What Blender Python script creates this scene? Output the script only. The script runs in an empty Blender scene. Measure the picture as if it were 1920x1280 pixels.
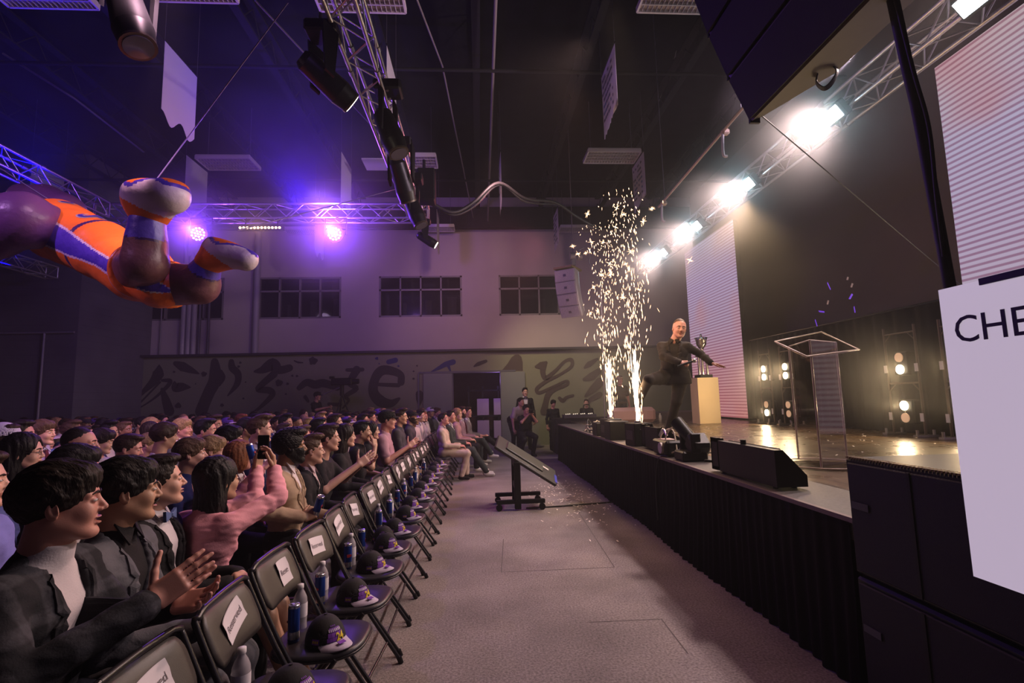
import bpy, math, random
import numpy as np
from mathutils import Vector, Matrix
random.seed(7); rng = np.random.default_rng(7)
S = bpy.context.scene
COL = S.collection
PI = math.pi

# ---------------------------------------------------------------- camera
FPX = 940.0; EYE = np.array([0.0, 0.0, 1.55])
_y = np.array([(900-960)/FPX, -(748-640)/FPX, -1.0]); _y /= np.linalg.norm(_y)
_z = np.cross(np.array([1, .026, 0]), _y); _z /= np.linalg.norm(_z)
if _z[1] < 0: _z = -_z
_x = np.cross(_y, _z)
RC = np.array([_x, _y, _z])
cam_d = bpy.data.cameras.new('camera'); cam = bpy.data.objects.new('camera', cam_d); COL.objects.link(cam)
cam_d.sensor_width = 36; cam_d.lens = FPX/1920*36; cam_d.clip_start = .05; cam_d.clip_end = 80
mw = Matrix.Identity(4)
for i in range(3):
    for j in range(3): mw[i][j] = RC[i, j]
    mw[i][3] = EYE[i]
cam.matrix_world = mw
S.camera = cam
def at(px, py, axis, val):          # the point of a real plane (axis = val) seen at a photo position
    d = RC @ np.array([(px-960)/FPX, -(py-640)/FPX, -1.0])
    return EYE + (val-EYE[axis])/d[axis]*d
def proj(p):
    c = RC.T @ (np.array(p, float)-EYE)
    return 960+FPX*c[0]/-c[2], 640-FPX*c[1]/-c[2], -c[2]

# ---------------------------------------------------------------- view, world
vs = S.view_settings
S.display_settings.display_device = 'sRGB'
vs.view_transform = 'Standard'; vs.look = 'None'; vs.gamma = 1; vs.exposure = 0.0; vs.use_curve_mapping = False
S.cycles.use_denoising = True
try: S.cycles.denoiser = 'OPENIMAGEDENOISE'
except Exception: pass
S.cycles.max_bounces = 5; S.cycles.diffuse_bounces = 2; S.cycles.glossy_bounces = 3
S.cycles.transmission_bounces = 5; S.cycles.transparent_max_bounces = 8; S.cycles.volume_bounces = 0
S.cycles.caustics_reflective = False; S.cycles.caustics_refractive = False
S.cycles.sample_clamp_indirect = 3.0
S.cycles.use_adaptive_sampling = True; S.cycles.adaptive_threshold = .025
S.cycles.volume_step_rate = 5; S.cycles.volume_max_steps = 48
W = bpy.data.worlds.new('world'); S.world = W; W.use_nodes = True
W.node_tree.nodes['Background'].inputs[0].default_value = (.02, .016, .03, 1)
W.node_tree.nodes['Background'].inputs[1].default_value = .04
HAZE = .0035

def lamp(name, kind, loc, target=None, col=(1, 1, 1), energy=100, size=.1, cone=60, blend=.4, vol=1.0, parent=None, diff=1.0):
    d = bpy.data.lights.new(name, kind); o = bpy.data.objects.new(name, d); COL.objects.link(o)
    d.energy = energy; d.color = col
    if kind == 'SPOT': d.spot_size = math.radians(cone); d.spot_blend = blend; d.shadow_soft_size = size
    elif kind == 'AREA': d.size = size
    else: d.shadow_soft_size = size
    o.location = loc
    if target is not None:
        o.rotation_euler = (Vector(target)-Vector(loc)).to_track_quat('-Z', 'Y').to_euler()
    if parent is not None:
        o.parent = parent
    d.volume_factor = vol; d.diffuse_factor = diff
    return o

# stage-right wash truss: cool white wash lights over the aisle and the audience
WASH = [(4.4, 3.75, 4.93), (4.4, 5.5, 4.91), (4.4, 7.45, 4.90), (4.4, 9.36, 4.88), (4.4, 11.17, 4.88)]
for i, w in enumerate(WASH):
    lamp('wash_beam', 'SPOT', (w[0]-.18, w[1], w[2]-.06), (-1.6, w[1]-1.3, 0), (1.0, .73, .69), 430, .16, 88, .5, 0)
    lamp('wash_glow', 'POINT', (w[0]-.10, w[1]-.03, w[2]-.04), None, (.50, .86, 1.0), 13, .05, vol=1.2, diff=.5)
# violet par lights on the far truss, aimed over the audience at the near end
PARS = [tuple(at(375, 440, 1, 9.6)), tuple(at(629, 440, 1, 9.6))]
for i, w in enumerate(PARS):
    lamp('par_beam', 'SPOT', (w[0], w[1]-.25, w[2]), (w[0]*.6, 1.0, .5), (.36, .12, 1.0), 110, .1, 75, .8, .25)
    lamp('par_glow', 'POINT', (w[0], w[1]-.34, w[2]), None, (.21, .05, 1.0), (90, 210)[i], .06, vol=1.0, diff=.35)
# blue beams into the ceiling on the audience side
lamp('blue_up', 'SPOT', (-7.0, 8.2, 5.1), (-6.5, 5.5, 9), (0, 0, 1.0), 300, .2, 120, 1, 7.0, diff=.7)
lamp('blue_up', 'SPOT', (-3.4, 9.5, 5.2), (-3.5, 8.5, 9), (.02, 0, 1.0), 340, .2, 110, 1, 14.0, diff=.15)
lamp('blue_up', 'SPOT', (-10.5, 12.0, 4.8), (-9, 9, 9), (0, 0, 1.0), 300, .2, 130, 1, 5.0, diff=.7)
lamp('blue_beam', 'SPOT', (-2.4, 3.9, 6.2), (-1.9, 9.0, 4.9), (.10, .06, 1.0), 60, .05, 20, .8, 3.0, diff=.2)
# violet and mauve light on the far wall and the crowd
lamp('wall_wash', 'SPOT', (-3.0, 9.3, 5.4), (-3.4, 17, 6.2), (.40, .16, 1.0), 1000, .3, 80, 1, 0)
lamp('wall_wash', 'SPOT', (.4, 9.0, 6.2), (.4, 17, 4.6), (1.0, .54, .54), 760, .3, 60, 1, 0)
lamp('wall_wash', 'SPOT', (-7.5, 9.6, 5.6), (-9.5, 17, 5.0), (.70, .48, .90), 90, .3, 80, 1, 0)
lamp('mural_fill', 'SPOT', (.4, 12.4, 5.8), (2.9, 16.7, 1.8), (1.0, .84, .42), 620, .2, 62, 1, 0)  # added warm spot without a fixture, stands in for stage warmth on the mural
lamp('crowd_wash', 'SPOT', (1.8, 12.6, 5.6), (-5.0, 7.5, .8), (1.0, .22, .32), 800, .2, 85, .8, 0)
lamp('crowd_wash', 'SPOT', (-1.0, 3.4, 5.0), (-4.4, 5.2, .9), (.42, .18, 1.0), 60, .12, 100, .8, 0)
lamp('crowd_fill', 'SPOT', (1.1, 4.4, 4.9), (-1.8, 2.3, 1.0), (1.0, .62, .52), 330, .12, 50, .8, 0)  # added lamp with no fixture, brightens the nearest faces
lamp('banner_fill', 'SPOT', (4.3, 5.0, 5.3), (-3.0, 9.4, 6.8), (1.0, .70, .90), 950, .15, 60, .7, 0)  # added spot, no lamp body here; lifts the pale banners
lamp('aisle_warm_fill', 'SPOT', (1.2, 6.0, 5.6), (1.8, 3.8, 0), (1.0, .50, .28), 170, .15, 60, .9, 0)  # added warm spill for the floor strip beside the stage
# warm tungsten light on the stage, low blinders and the sparks
lamp('stage_key', 'SPOT', (5.2, 9.0, 5.2), (3.6, 7.4, .9), (1.0, .66, .36), 420, .12, 80, .7, .1)
lamp('stage_key', 'SPOT', (1.4, 4.6, 5.6), (3.3, 8.4, 1.9), (1.0, .66, .38), 620, .12, 34, .7, .05)
lamp('stage_back', 'SPOT', (5.6, 13.6, 5.2), (6.9, 9.5, 3.5), (1.0, .55, .34), 160, .3, 110, 1, .6)
SPK = [(2.12, 8.15, 1.23), (2.12, 6.72, 1.23)]
for w in SPK:
    lamp('spark_light', 'POINT', (w[0], w[1], w[2]+.45), None, (1.0, .60, .30), 24, .12, vol=1)
    lamp('spark_light', 'POINT', (w[0], w[1], w[2]+1.7), None, (1.0, .60, .32), 26, .3, vol=1)

# ---------------------------------------------------------------- materials
MATS = {}
def mat(name, col=(.5, .5, .5), rough=.6, metal=0., emis=None, es=1., alpha=None, noise=None, bump=None, trans=None, spec=.5, vary=None, sheen=0, coat=0):
    if name in MATS: return MATS[name]
    m = bpy.data.materials.new(name); m.use_nodes = True; MATS[name] = m
    N = m.node_tree.nodes; L = m.node_tree.links; b = N['Principled BSDF']
    b.inputs['Base Color'].default_value = (*col, 1); b.inputs['Roughness'].default_value = rough
    b.inputs['Metallic'].default_value = metal; b.inputs['Specular IOR Level'].default_value = spec
    if sheen: b.inputs['Sheen Weight'].default_value = sheen
    if coat: b.inputs['Coat Weight'].default_value = coat
    if emis: b.inputs['Emission Color'].default_value = (*emis, 1); b.inputs['Emission Strength'].default_value = es
    if trans: b.inputs['Transmission Weight'].default_value = trans
    if alpha is not None: b.inputs['Alpha'].default_value = alpha
    tc = N.new('ShaderNodeTexCoord')
    if noise:      # (scale, amount)
        n = N.new('ShaderNodeTexNoise'); n.inputs['Scale'].default_value = noise[0]; n.inputs['Detail'].default_value = 5
        L.new(tc.outputs['Object'], n.inputs['Vector'])
        r = N.new('ShaderNodeMapRange'); r.inputs[1].default_value = .3; r.inputs[2].default_value = .7
        r.inputs[3].default_value = 1-noise[1]; r.inputs[4].default_value = 1+noise[1]
        L.new(n.outputs['Fac'], r.inputs[0])
        mx = N.new('ShaderNodeVectorMath'); mx.operation = 'SCALE'; mx.inputs[0].default_value = col
        L.new(r.outputs[0], mx.inputs['Scale']); L.new(mx.outputs[0], b.inputs['Base Color'])
    if bump:       # (scale, strength, distance)
        n = N.new('ShaderNodeTexNoise'); n.inputs['Scale'].default_value = bump[0]; n.inputs['Detail'].default_value = 4
        L.new(tc.outputs['Object'], n.inputs['Vector'])
        bp = N.new('ShaderNodeBump'); bp.inputs['Strength'].default_value = bump[1]; bp.inputs['Distance'].default_value = bump[2]
        L.new(n.outputs['Fac'], bp.inputs['Height']); L.new(bp.outputs[0], b.inputs['Normal'])
    return m
def glow(name, col, es):            # a lamp's face or a spark: shown bright, its light is cast by the lamp placed with it
    m = mat(name, (.02, .02, .02), .5, 0, col, es)
    m.cycles.emission_sampling = 'NONE'
    return m
black_metal = mat('black_metal', (.007, .007, .008), .5, .0, spec=.3)
black_plastic = mat('black_plastic', (.005, .005, .006), .42, spec=.35)
alu = mat('truss_aluminium', (.62, .60, .62), .32, .9)
steel = mat('bare_steel', (.5, .5, .5), .3, .9)
white_paint = mat('white_paint', (.62, .60, .62), .5)

# ---------------------------------------------------------------- mesh helpers
def basis(d):
    d = Vector(d).normalized(); u = d.orthogonal().normalized(); return d, u, d.cross(u)
class MB:
    def __init__(s): s.v = []; s.f = []; s.m = []; s.smooth = []
    def add(s, vs, fs, mi=0, sm=False):
        k = len(s.v); s.v.extend([tuple(p) for p in vs])
        for f in fs: s.f.append(tuple(k+i for i in f)); s.m.append(mi); s.smooth.append(sm)
        return s
    def box(s, c, d, mi=0, rot=None, bev=0):
        x, y, z = d[0]/2, d[1]/2, d[2]/2; c = Vector(c); R = rot or Matrix.Identity(3)
        if bev:
            b = min(bev, x*.9, y*.9, z*.9); P = []
            for sz in (-1, 1):
                for (sx, sy) in ((-1, -1), (1, -1), (1, 1), (-1, 1)):
                    P += [(sx*x, sy*(y-b), sz*(z-b)), (sx*(x-b), sy*y, sz*(z-b)), (sx*(x-b), sy*(y-b), sz*z)]
            V = [c+R@Vector(p) for p in P]
            F = []
            def q(k, j): return k*3+j
            F.append([q(0,2), q(3,2), q(2,2), q(1,2)]); F.append([q(4,2), q(5,2), q(6,2), q(7,2)])
            F.append([q(0,1), q(1,1), q(5,1), q(4,1)]); F.append([q(3,1), q(7,1), q(6,1), q(2,1)])
            F.append([q(1,0), q(2,0), q(6,0), q(5,0)]); F.append([q(0,0), q(4,0), q(7,0), q(3,0)])
            F += [[q(0,1), q(0,2), q(1,2), q(1,1)], [q(2,1), q(2,2), q(3,2), q(3,1)], [q(1,0), q(1,2), q(2,2), q(2,0)], [q(3,0), q(3,2), q(0,2), q(0,0)]]
            F += [[q(4,1), q(5,1), q(5,2), q(4,2)], [q(6,1), q(7,1), q(7,2), q(6,2)], [q(5,0), q(6,0), q(6,2), q(5,2)], [q(7,0), q(4,0), q(4,2), q(7,2)]]
            F += [[q(0,0), q(0,1), q(4,1), q(4,0)], [q(1,1), q(1,0), q(5,0), q(5,1)], [q(2,0), q(2,1), q(6,1), q(6,0)], [q(3,1), q(3,0), q(7,0), q(7,1)]]
            for k in range(8): F.append([q(k,0), q(k,1), q(k,2)])
            return s.add(V, F, mi)
        V = [c+R@Vector((a*x, b*y, e*z)) for e in (-1, 1) for (a, b) in ((-1, -1), (1, -1), (1, 1), (-1, 1))]
        return s.add(V, [(3, 2, 1, 0), (4, 5, 6, 7), (0, 1, 5, 4), (1, 2, 6, 5), (2, 3, 7, 6), (3, 0, 4, 7)], mi)
    def cyl(s, a, b, r, n=10, r2=None, mi=0, sm=True, cap=True):
        r2 = r if r2 is None else r2; a = Vector(a); b = Vector(b); d, u, w = basis(b-a); V = []
        for (p, q) in ((a, r), (b, r2)):
            V += [p+(u*math.cos(2*PI*i/n)+w*math.sin(2*PI*i/n))*q for i in range(n)]
        s.add(V, [(i, (i+1) % n, n+(i+1) % n, n+i) for i in range(n)], mi, sm)
        if cap: s.add(V, [tuple(range(n-1, -1, -1)), tuple(range(n, 2*n))], mi)
        return s
    def tube(s, pts, r, n=8, mi=0, sub=0, rs=None):
        P = [Vector(p) for p in pts]
        if sub: P, rs = catmull(P, sub, rs)
        V = []; k = len(P)
        ref = None
        for i, p in enumerate(P):
            d = (P[min(i+1, k-1)]-P[max(i-1, 0)])
            if d.length < 1e-7: d = Vector((0, 0, 1))
            d.normalize()
            if ref is None: ref = d.orthogonal().normalized()
            u = (ref-d*ref.dot(d))
            u = u.normalized() if u.length > 1e-5 else d.orthogonal().normalized()
            ref = u; w = d.cross(u); q = rs[i] if rs else r
            V += [p+(u*math.cos(2*PI*j/n)+w*math.sin(2*PI*j/n))*q for j in range(n)]
        F = [(i*n+j, i*n+(j+1) % n, (i+1)*n+(j+1) % n, (i+1)*n+j) for i in range(k-1) for j in range(n)]
        s.add(V, F, mi, True); s.add(V, [tuple(range(n-1, -1, -1)), tuple((k-1)*n+j for j in range(n))], mi)
        return s
    def lathe(s, o, prof, n=20, axis=(0, 0, 1), mi=0, sm=True):
        d, u, w = basis(axis); o = Vector(o); V = []
        for (r, z) in prof: V += [o+d*z+(u*math.cos(2*PI*j/n)+w*math.sin(2*PI*j/n))*max(r, 1e-4) for j in range(n)]
        k = len(prof)
        return s.add(V, [(i*n+j, i*n+(j+1) % n, (i+1)*n+(j+1) % n, (i+1)*n+j) for i in range(k-1) for j in range(n)], mi, sm)
    def prism(s, poly, d, mi=0):      # polygon of 3D points pushed along vector d
        P = [Vector(p) for p in poly]; d = Vector(d); n = len(P)
        V = P+[p+d for p in P]
        return s.add(V, [tuple(range(n)), tuple(range(2*n-1, n-1, -1))]+[(i, n+i, n+(i+1) % n, (i+1) % n) for i in range(n)], mi)
    def build(s, name, m, parent=None, loc=None, **kw):
        me = bpy.data.meshes.new(name); me.from_pydata(s.v, [], s.f)
        ms = m if isinstance(m, (list, tuple)) else [m]
        for x in ms: me.materials.append(x)
        me.polygons.foreach_set('material_index', s.m); me.polygons.foreach_set('use_smooth', s.smooth)
        me.update()
        o = bpy.data.objects.new(name, me); COL.objects.link(o)
        if loc is not None: o.location = loc
        if parent is not None: o.parent = parent
        tag(o, **kw); return o
def catmull(P, sub, rs=None):
    out = []; ro = [] if rs else None; n = len(P)
    for i in range(n-1):
        p0, p1, p2, p3 = P[max(i-1, 0)], P[i], P[i+1], P[min(i+2, n-1)]
        for k in range(sub):
            t = k/sub
            out.append(.5*((2*p1)+(p2-p0)*t+(2*p0-5*p1+4*p2-p3)*t*t+(3*p1-p0-3*p2+p3)*t**3))
            if rs: ro.append(rs[i]*(1-t)+rs[i+1]*t)
    out.append(P[-1])
    if rs: ro.append(rs[-1])
    return out, ro
def tag(o, label=None, cat=None, group=None, kind=None):
    if label: o['label'] = label
    if cat: o['category'] = cat
    if group: o['group'] = group
    if kind: o['kind'] = kind
    return o
def thing(name, label, cat, loc=(0, 0, 0), rz=0., group=None, rot=None):
    o = bpy.data.objects.new(name, None); COL.objects.link(o); o.empty_display_size = .1
    o.location = loc; o.rotation_euler = rot if rot else (0, 0, rz)
    return tag(o, label, cat, group)
def kids(o): return [c for c in KID.get(o.name, [])]
def copy_tree(root, parent=None, tree=None):
    c = root.copy(); COL.objects.link(c)
    if parent is not None: c.parent = parent
    for ch in list(root.children): copy_tree(ch, c)
    return c
def text_mesh(txt, size, mt, name, parent, M, extrude=.002, shear=0, bold=0.):
    cu = bpy.data.curves.new(name, 'FONT'); cu.body = txt; cu.size = size; cu.extrude = extrude; cu.align_x = 'CENTER'; cu.align_y = 'CENTER'
    cu.shear = shear; cu.offset = bold; cu.resolution_u = 3
    o = bpy.data.objects.new(name, cu); COL.objects.link(o)
    dg = bpy.context.evaluated_depsgraph_get(); me = bpy.data.meshes.new_from_object(o.evaluated_get(dg))
    bpy.data.objects.remove(o); bpy.data.curves.remove(cu)
    me.transform(M); me.materials.clear(); me.materials.append(mt); me.name = name
    q = bpy.data.objects.new(name, me); COL.objects.link(q)
    if parent is not None: q.parent = parent
    return q
def frame(origin, xa, ya):           # 4x4 with the given x and y axes
    xa = Vector(xa).normalized(); ya = Vector(ya); ya = (ya-xa*ya.dot(xa)).normalized(); za = xa.cross(ya)
    return Matrix(((xa.x, ya.x, za.x, origin[0]), (xa.y, ya.y, za.y, origin[1]), (xa.z, ya.z, za.z, origin[2]), (0, 0, 0, 1)))

# ================================================================ THE SETTING
def st(mb, name, m, parent=None): return mb.build(name, m, parent, kind='structure')
# thin haze filling the whole place
_v = W.node_tree.nodes.new('ShaderNodeVolumeScatter'); _v.inputs['Density'].default_value = HAZE; _v.inputs['Anisotropy'].default_value = .25
W.node_tree.links.new(_v.outputs[0], W.node_tree.nodes['World Output'].inputs['Volume'])

# thicker drifts of haze: smoke, plus puffs added at lamps to shape halos
def drift(label, c, r, dens, power=2., noise=0., nscale=1.5):
    m = bpy.data.materials.new('haze_drift'); m.use_nodes = True; N = m.node_tree.nodes; L = m.node_tree.links; N.clear()
    o = N.new('ShaderNodeOutputMaterial'); v = N.new('ShaderNodeVolumeScatter'); v.inputs['Anisotropy'].default_value = .2; L.new(v.outputs[0], o.inputs['Volume'])
    tc = N.new('ShaderNodeTexCoord'); ln = N.new('ShaderNodeVectorMath'); ln.operation = 'LENGTH'; L.new(tc.outputs['Object'], ln.inputs[0])
    mr = N.new('ShaderNodeMapRange'); mr.inputs[1].default_value = 0; mr.inputs[2].default_value = 1; mr.inputs[3].default_value = 1; mr.inputs[4].default_value = 0; L.new(ln.outputs['Value'], mr.inputs[0])
    pw = N.new('ShaderNodeMath'); pw.operation = 'POWER'; pw.inputs[1].default_value = power; L.new(mr.outputs[0], pw.inputs[0])
    mu = N.new('ShaderNodeMath'); mu.operation = 'MULTIPLY'; mu.inputs[1].default_value = dens; L.new(pw.outputs[0], mu.inputs[0]); last = mu.outputs[0]
    if noise:
        n = N.new('ShaderNodeTexNoise'); n.inputs['Scale'].default_value = nscale; n.inputs['Detail'].default_value = 3; n.inputs['Distortion'].default_value = .6; L.new(tc.outputs['Object'], n.inputs[0])
        q = N.new('ShaderNodeMapRange'); q.inputs[1].default_value = .5-noise*.25; q.inputs[2].default_value = .5+noise*.22; L.new(n.outputs['Fac'], q.inputs[0])
        m3 = N.new('ShaderNodeMath'); m3.operation = 'MULTIPLY'; L.new(last, m3.inputs[0]); L.new(q.outputs[0], m3.inputs[1]); last = m3.outputs[0]
    L.new(last, v.inputs['Density'])
    mb = MB(); k, h = 16, 8
    mb.add([(math.sin(PI*j/h)*math.cos(2*PI*i/k), math.sin(PI*j/h)*math.sin(2*PI*i/k), math.cos(PI*j/h)) for j in range(h+1) for i in range(k)], [(j*k+i, (j+1)*k+i, (j+1)*k+(i+1) % k, j*k+(i+1) % k) for j in range(h) for i in range(k)])
    ob = mb.build('haze', m, loc=c, label=label, cat='haze', kind='stuff'); ob.scale = r; return ob
for i, w in enumerate(WASH[1:]): drift('stage haze glowing around the %s wash lamp of the stage truss' % ['second', 'third', 'fourth', 'farthest'][i], (w[0]-.15, w[1], w[2]-.05), (1.4, 1.4, 1.3), .55, 1.8)
for i, w in enumerate(PARS): drift(('violet haze around the lamp behind the inflatable shoes', 'violet haze around the lamp below the cross truss')[i], (w[0], w[1]-.3, w[2]), (1.7, 1.2, 1.5), .8, 1.9)
drift('violet smoke drifting above the cross truss', (-3.1, 9.3, 5.9), (2.6, 1.8, 1.8), .22, 1.0, .9, 1.6)
drift('blue smoke over the middle of the cross truss', (-2.9, 8.4, 6.7), (2.4, 2.2, 1.8), .16, 1.0, .8, 1.4)
drift('deep blue smoke under the ceiling on the audience side', (-6.8, 9.8, 6.8), (5.0, 4.0, 2.2), .06, .8, .7, 1.4)
drift('pale smoke around the spark fountains', (2.15, 7.5, 2.6), (1.3, 1.9, 2.2), .07, 1.2, .5, 2)
drift('warm haze in front of the blinder towers by the podium', (5.75, 6.7, 1.75), (.9, 1.3, 1.1), .22, 1.4)
drift('warm haze in front of the blinder towers by the striped wall', (5.75, 9.8, 1.75), (.9, 1.3, 1.1), .22, 1.4)
drift('pale smoke under the stage truss', (5.2, 8.6, 4.3), (2.2, 5.5, 2.0), .055, 1.0, .6, 1.5)

# floor: short grey carpet with seams
fm = mat('carpet', (.25, .215, .21), .95, bump=(160, .5, .01))
def carpet_nodes():
    N = fm.node_tree.nodes; L = fm.node_tree.links; b = N['Principled BSDF']; tc = [n for n in N if n.type == 'TEX_COORD'][0]
    n1 = N.new('ShaderNodeTexNoise'); n1.inputs['Scale'].default_value = 1.1; n1.inputs['Detail'].default_value = 3
    n2 = N.new('ShaderNodeTexNoise'); n2.inputs['Scale'].default_value = 70; n2.inputs['Detail'].default_value = 3
    for n in (n1, n2): L.new(tc.outputs['Object'], n.inputs['Vector'])
    r1 = N.new('ShaderNodeMapRange'); r1.inputs[1].default_value = .35; r1.inputs[2].default_value = .65; r1.inputs[3].default_value = .72; r1.inputs[4].default_value = 1.15
    r2 = N.new('ShaderNodeMapRange'); r2.inputs[1].default_value = .3; r2.inputs[2].default_value = .7; r2.inputs[3].default_value = .6; r2.inputs[4].default_value = 1.4
    L.new(n1.outputs['Fac'], r1.inputs[0]); L.new(n2.outputs['Fac'], r2.inputs[0])
    mu = N.new('ShaderNodeMath'); mu.operation = 'MULTIPLY'; L.new(r1.outputs[0], mu.inputs[0]); L.new(r2.outputs[0], mu.inputs[1])
    v = N.new('ShaderNodeVectorMath'); v.operation = 'SCALE'; v.inputs[0].default_value = (.25, .215, .21)
    L.new(mu.outputs[0], v.inputs['Scale']); L.new(v.outputs[0], b.inputs['Base Color'])
carpet_nodes()
st(MB().box((-4, 7.5, -.05), (24, 23, .1)), 'floor', fm)
seam = mat('carpet_seam', (.10, .085, .085), .95)
mb = MB()
for a, b in [((940, 1072), (1152, 1063)), ((1152, 1063), (1085, 960)), ((940, 1072), (944, 1010)), ((1105, 1166), (1240, 1160)), ((1240, 1160), (1290, 1225))]:
    p, q = at(*a, 2, .001), at(*b, 2, .001); d = Vector(q-p); n = Vector((-d.y, d.x, 0)).normalized()*.004
    p = Vector(p); q = Vector(q); mb.add([p-n, q-n, q+n, p+n], [(0, 1, 2, 3)])
for i in range(len(mb.v)): pass
mb.build('carpet_seam', seam, kind='structure')

# ceiling: dark deck, joists and pipes
cm = mat('ceiling_deck', (.007, .007, .0075), .9, noise=(3, .3), spec=.1)
st(MB().box((-4, 7.5, 8.65), (24, 23, .1)), 'ceiling', cm)
jm = mat('joist_paint', (.013, .013, .0135), .8, spec=.2)
for x in (-12.6, -10.4, -8.2, -6, -3.9, -1.8, .05, 2.2, 4.3, 6.2):
    mb = MB().box((x, 7.5, 8.55), (.16, 22, .04)).box((x, 7.5, 8.05), (.14, 22, .04))
    for k in range(28):
        y = -3+k*.79; mb.cyl((x, y, 8.07), (x, y+.4, 8.54), .014, 5).cyl((x, y+.4, 8.54), (x, y+.79, 8.07), .014, 5)
    st(mb, 'trim_1', jm)
for y, z in ((8.9, 7.75), (13.3, 7.55), (16.4, 7.3)):
    st(MB().cyl((-15, y, z), (7.4, y, z), .035, 8), 'trim_2', jm)
st(MB().box((-4, 16.75, 7.75), (23, .3, .7)), 'trim_3', jm)
pm = mat('conduit_paint', (.20, .17, .17), .5)
st(MB().tube([(-1.2, 2, 8.0), (-1.15, 6, 7.95), (-.6, 9, 7.9), (-.1, 16.9, 7.7)], .018, 6), 'trim_4', pm)
st(MB().tube([(.35, -1, 8.0), (.38, 16.9, 7.6)], .03, 6), 'trim_5', pm)

# far wall with its window band
wallm = mat('far_wall_paint', (.40, .335, .345), .85, noise=(.8, .05), bump=(40, .1, .01))
Y0 = 17.0
wins = [(-10.95, -8.45), (-7.35, -4.62), (-3.36, -.55), (.72, 3.5)]
wz0, wz1 = 4.38, 5.80
mb = MB(); mb.box((-8.45, Y0+.15, wz0/2), (15.1, .3, wz0)); mb.box((4.35, Y0+.15, wz0/2), (7.3, .3, wz0)); mb.box((-.1, Y0+.15, (2.45+wz0)/2), (1.6, .3, wz0-2.45)); mb.box((-4, Y0+.15, (wz1+8.6)/2), (24, .3, 8.6-wz1))
xs = [-16]+[v for w in wins for v in w]+[8]
for i in range(0, len(xs), 2): mb.box(((xs[i]+xs[i+1])/2, Y0+.15, (wz0+wz1)/2), (xs[i+1]-xs[i], .3, wz1-wz0))
st(mb, 'wall_far', wallm)
st(MB().box((-4, Y0+3.2, 5), (24, .1, 3)).box((-4, Y0+1.7, 6.4), (24, 3, .1)).box((-4, Y0+1.7, 3.9), (24, 3, .1)), 'wall_room', mat('room_behind', (.035, .032, .04), .9))
glass = mat('window_glass', (.02, .02, .025), .05, spec=.8, alpha=.45)
frm = mat('window_frame_paint', (.17, .15, .155), .5)
for i, (a, b) in enumerate(wins):
    root = MB().box(((a+b)/2, Y0+.1, (wz0+wz1)/2), (b-a, .01, wz1-wz0)).build('window_%d' % (i+1), glass, kind='structure')
    f = MB(); w = .06
    for k in range(5): f.box((a+w/2+(b-a-w)*k/4, Y0+.05, (wz0+wz1)/2), (w if k in (0, 4) else .05, .1, wz1-wz0))
    for z in (wz0+w/2, wz0+(wz1-wz0)*.66, wz1-w/2): f.box(((a+b)/2, Y0+.05, z), (b-a, .1, w))
    f.build('window_frame', frm, root)
    if i in (1, 2, 3):     # room things faintly seen behind the glass
        g = MB()
        for k in range(3): g.box((a+.5+k*.85+.1*i, Y0+1.2, wz0+.35+.1*k), (.12+.1*k, .1, .7))
        g.build('window_board', mat('board_behind', (.16, .14, .16), .7), root)

# wall pillar block on the audience side, and side walls
dark = mat('side_wall_paint', (.105, .095, .12), .85, noise=(1.2, .1))
def brickish(m, sx, sz):
    N = m.node_tree.nodes; L = m.node_tree.links
    tc = [n for n in N if n.type == 'TEX_COORD'][0]; b = N['Principled BSDF']
    sp = N.new('ShaderNodeSeparateXYZ'); cb = N.new('ShaderNodeCombineXYZ'); L.new(tc.outputs['Object'], sp.inputs[0])
    L.new(sp.outputs['X'], cb.inputs['X']); L.new(sp.outputs['Z'], cb.inputs['Y'])
    br = N.new('ShaderNodeTexBrick'); br.inputs['Scale'].default_value = 1; br.inputs['Brick Width'].default_value = sx; br.inputs['Row Height'].default_value = sz
    br.inputs['Mortar Size'].default_value = .012; br.inputs['Color1'].default_value = (1, 1, 1, 1); br.inputs['Color2'].default_value = (1, 1, 1, 1); br.inputs['Mortar'].default_value = (0, 0, 0, 1)
    L.new(cb.outputs[0], br.inputs['Vector'])
    bp = N.new('ShaderNodeBump'); bp.inputs['Distance'].default_value = .012; bp.inputs['Strength'].default_value = .8
    L.new(br.outputs['Color'], bp.inputs['Height']); L.new(bp.outputs[0], b.inputs['Normal'])
brickish(dark, .4, .2)
st(MB().box((-13.3, 15.5, 4.3), (5.2, 3, 8.6)), 'wall_block', dark)
st(MB().box((-15.95, 7.5, 4.3), (.1, 23, 8.6)), 'wall_left', dark)
st(MB().box((-4, -3.95, 4.3), (24, .1, 8.6)), 'wall_near', dark)
st(MB().box((7.75, 7.5, 4.3), (.1, 23, 8.6)), 'wall_right', mat('stage_wall_paint', (.13, .10, .09), .8, noise=(.6, .1)))
st(MB().box((-11.35, 16.1, 1.5), (1.1, 1.7, 3.0)), 'wall_nook', mat('nook_paint', (.05, .045, .06), .9))
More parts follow.
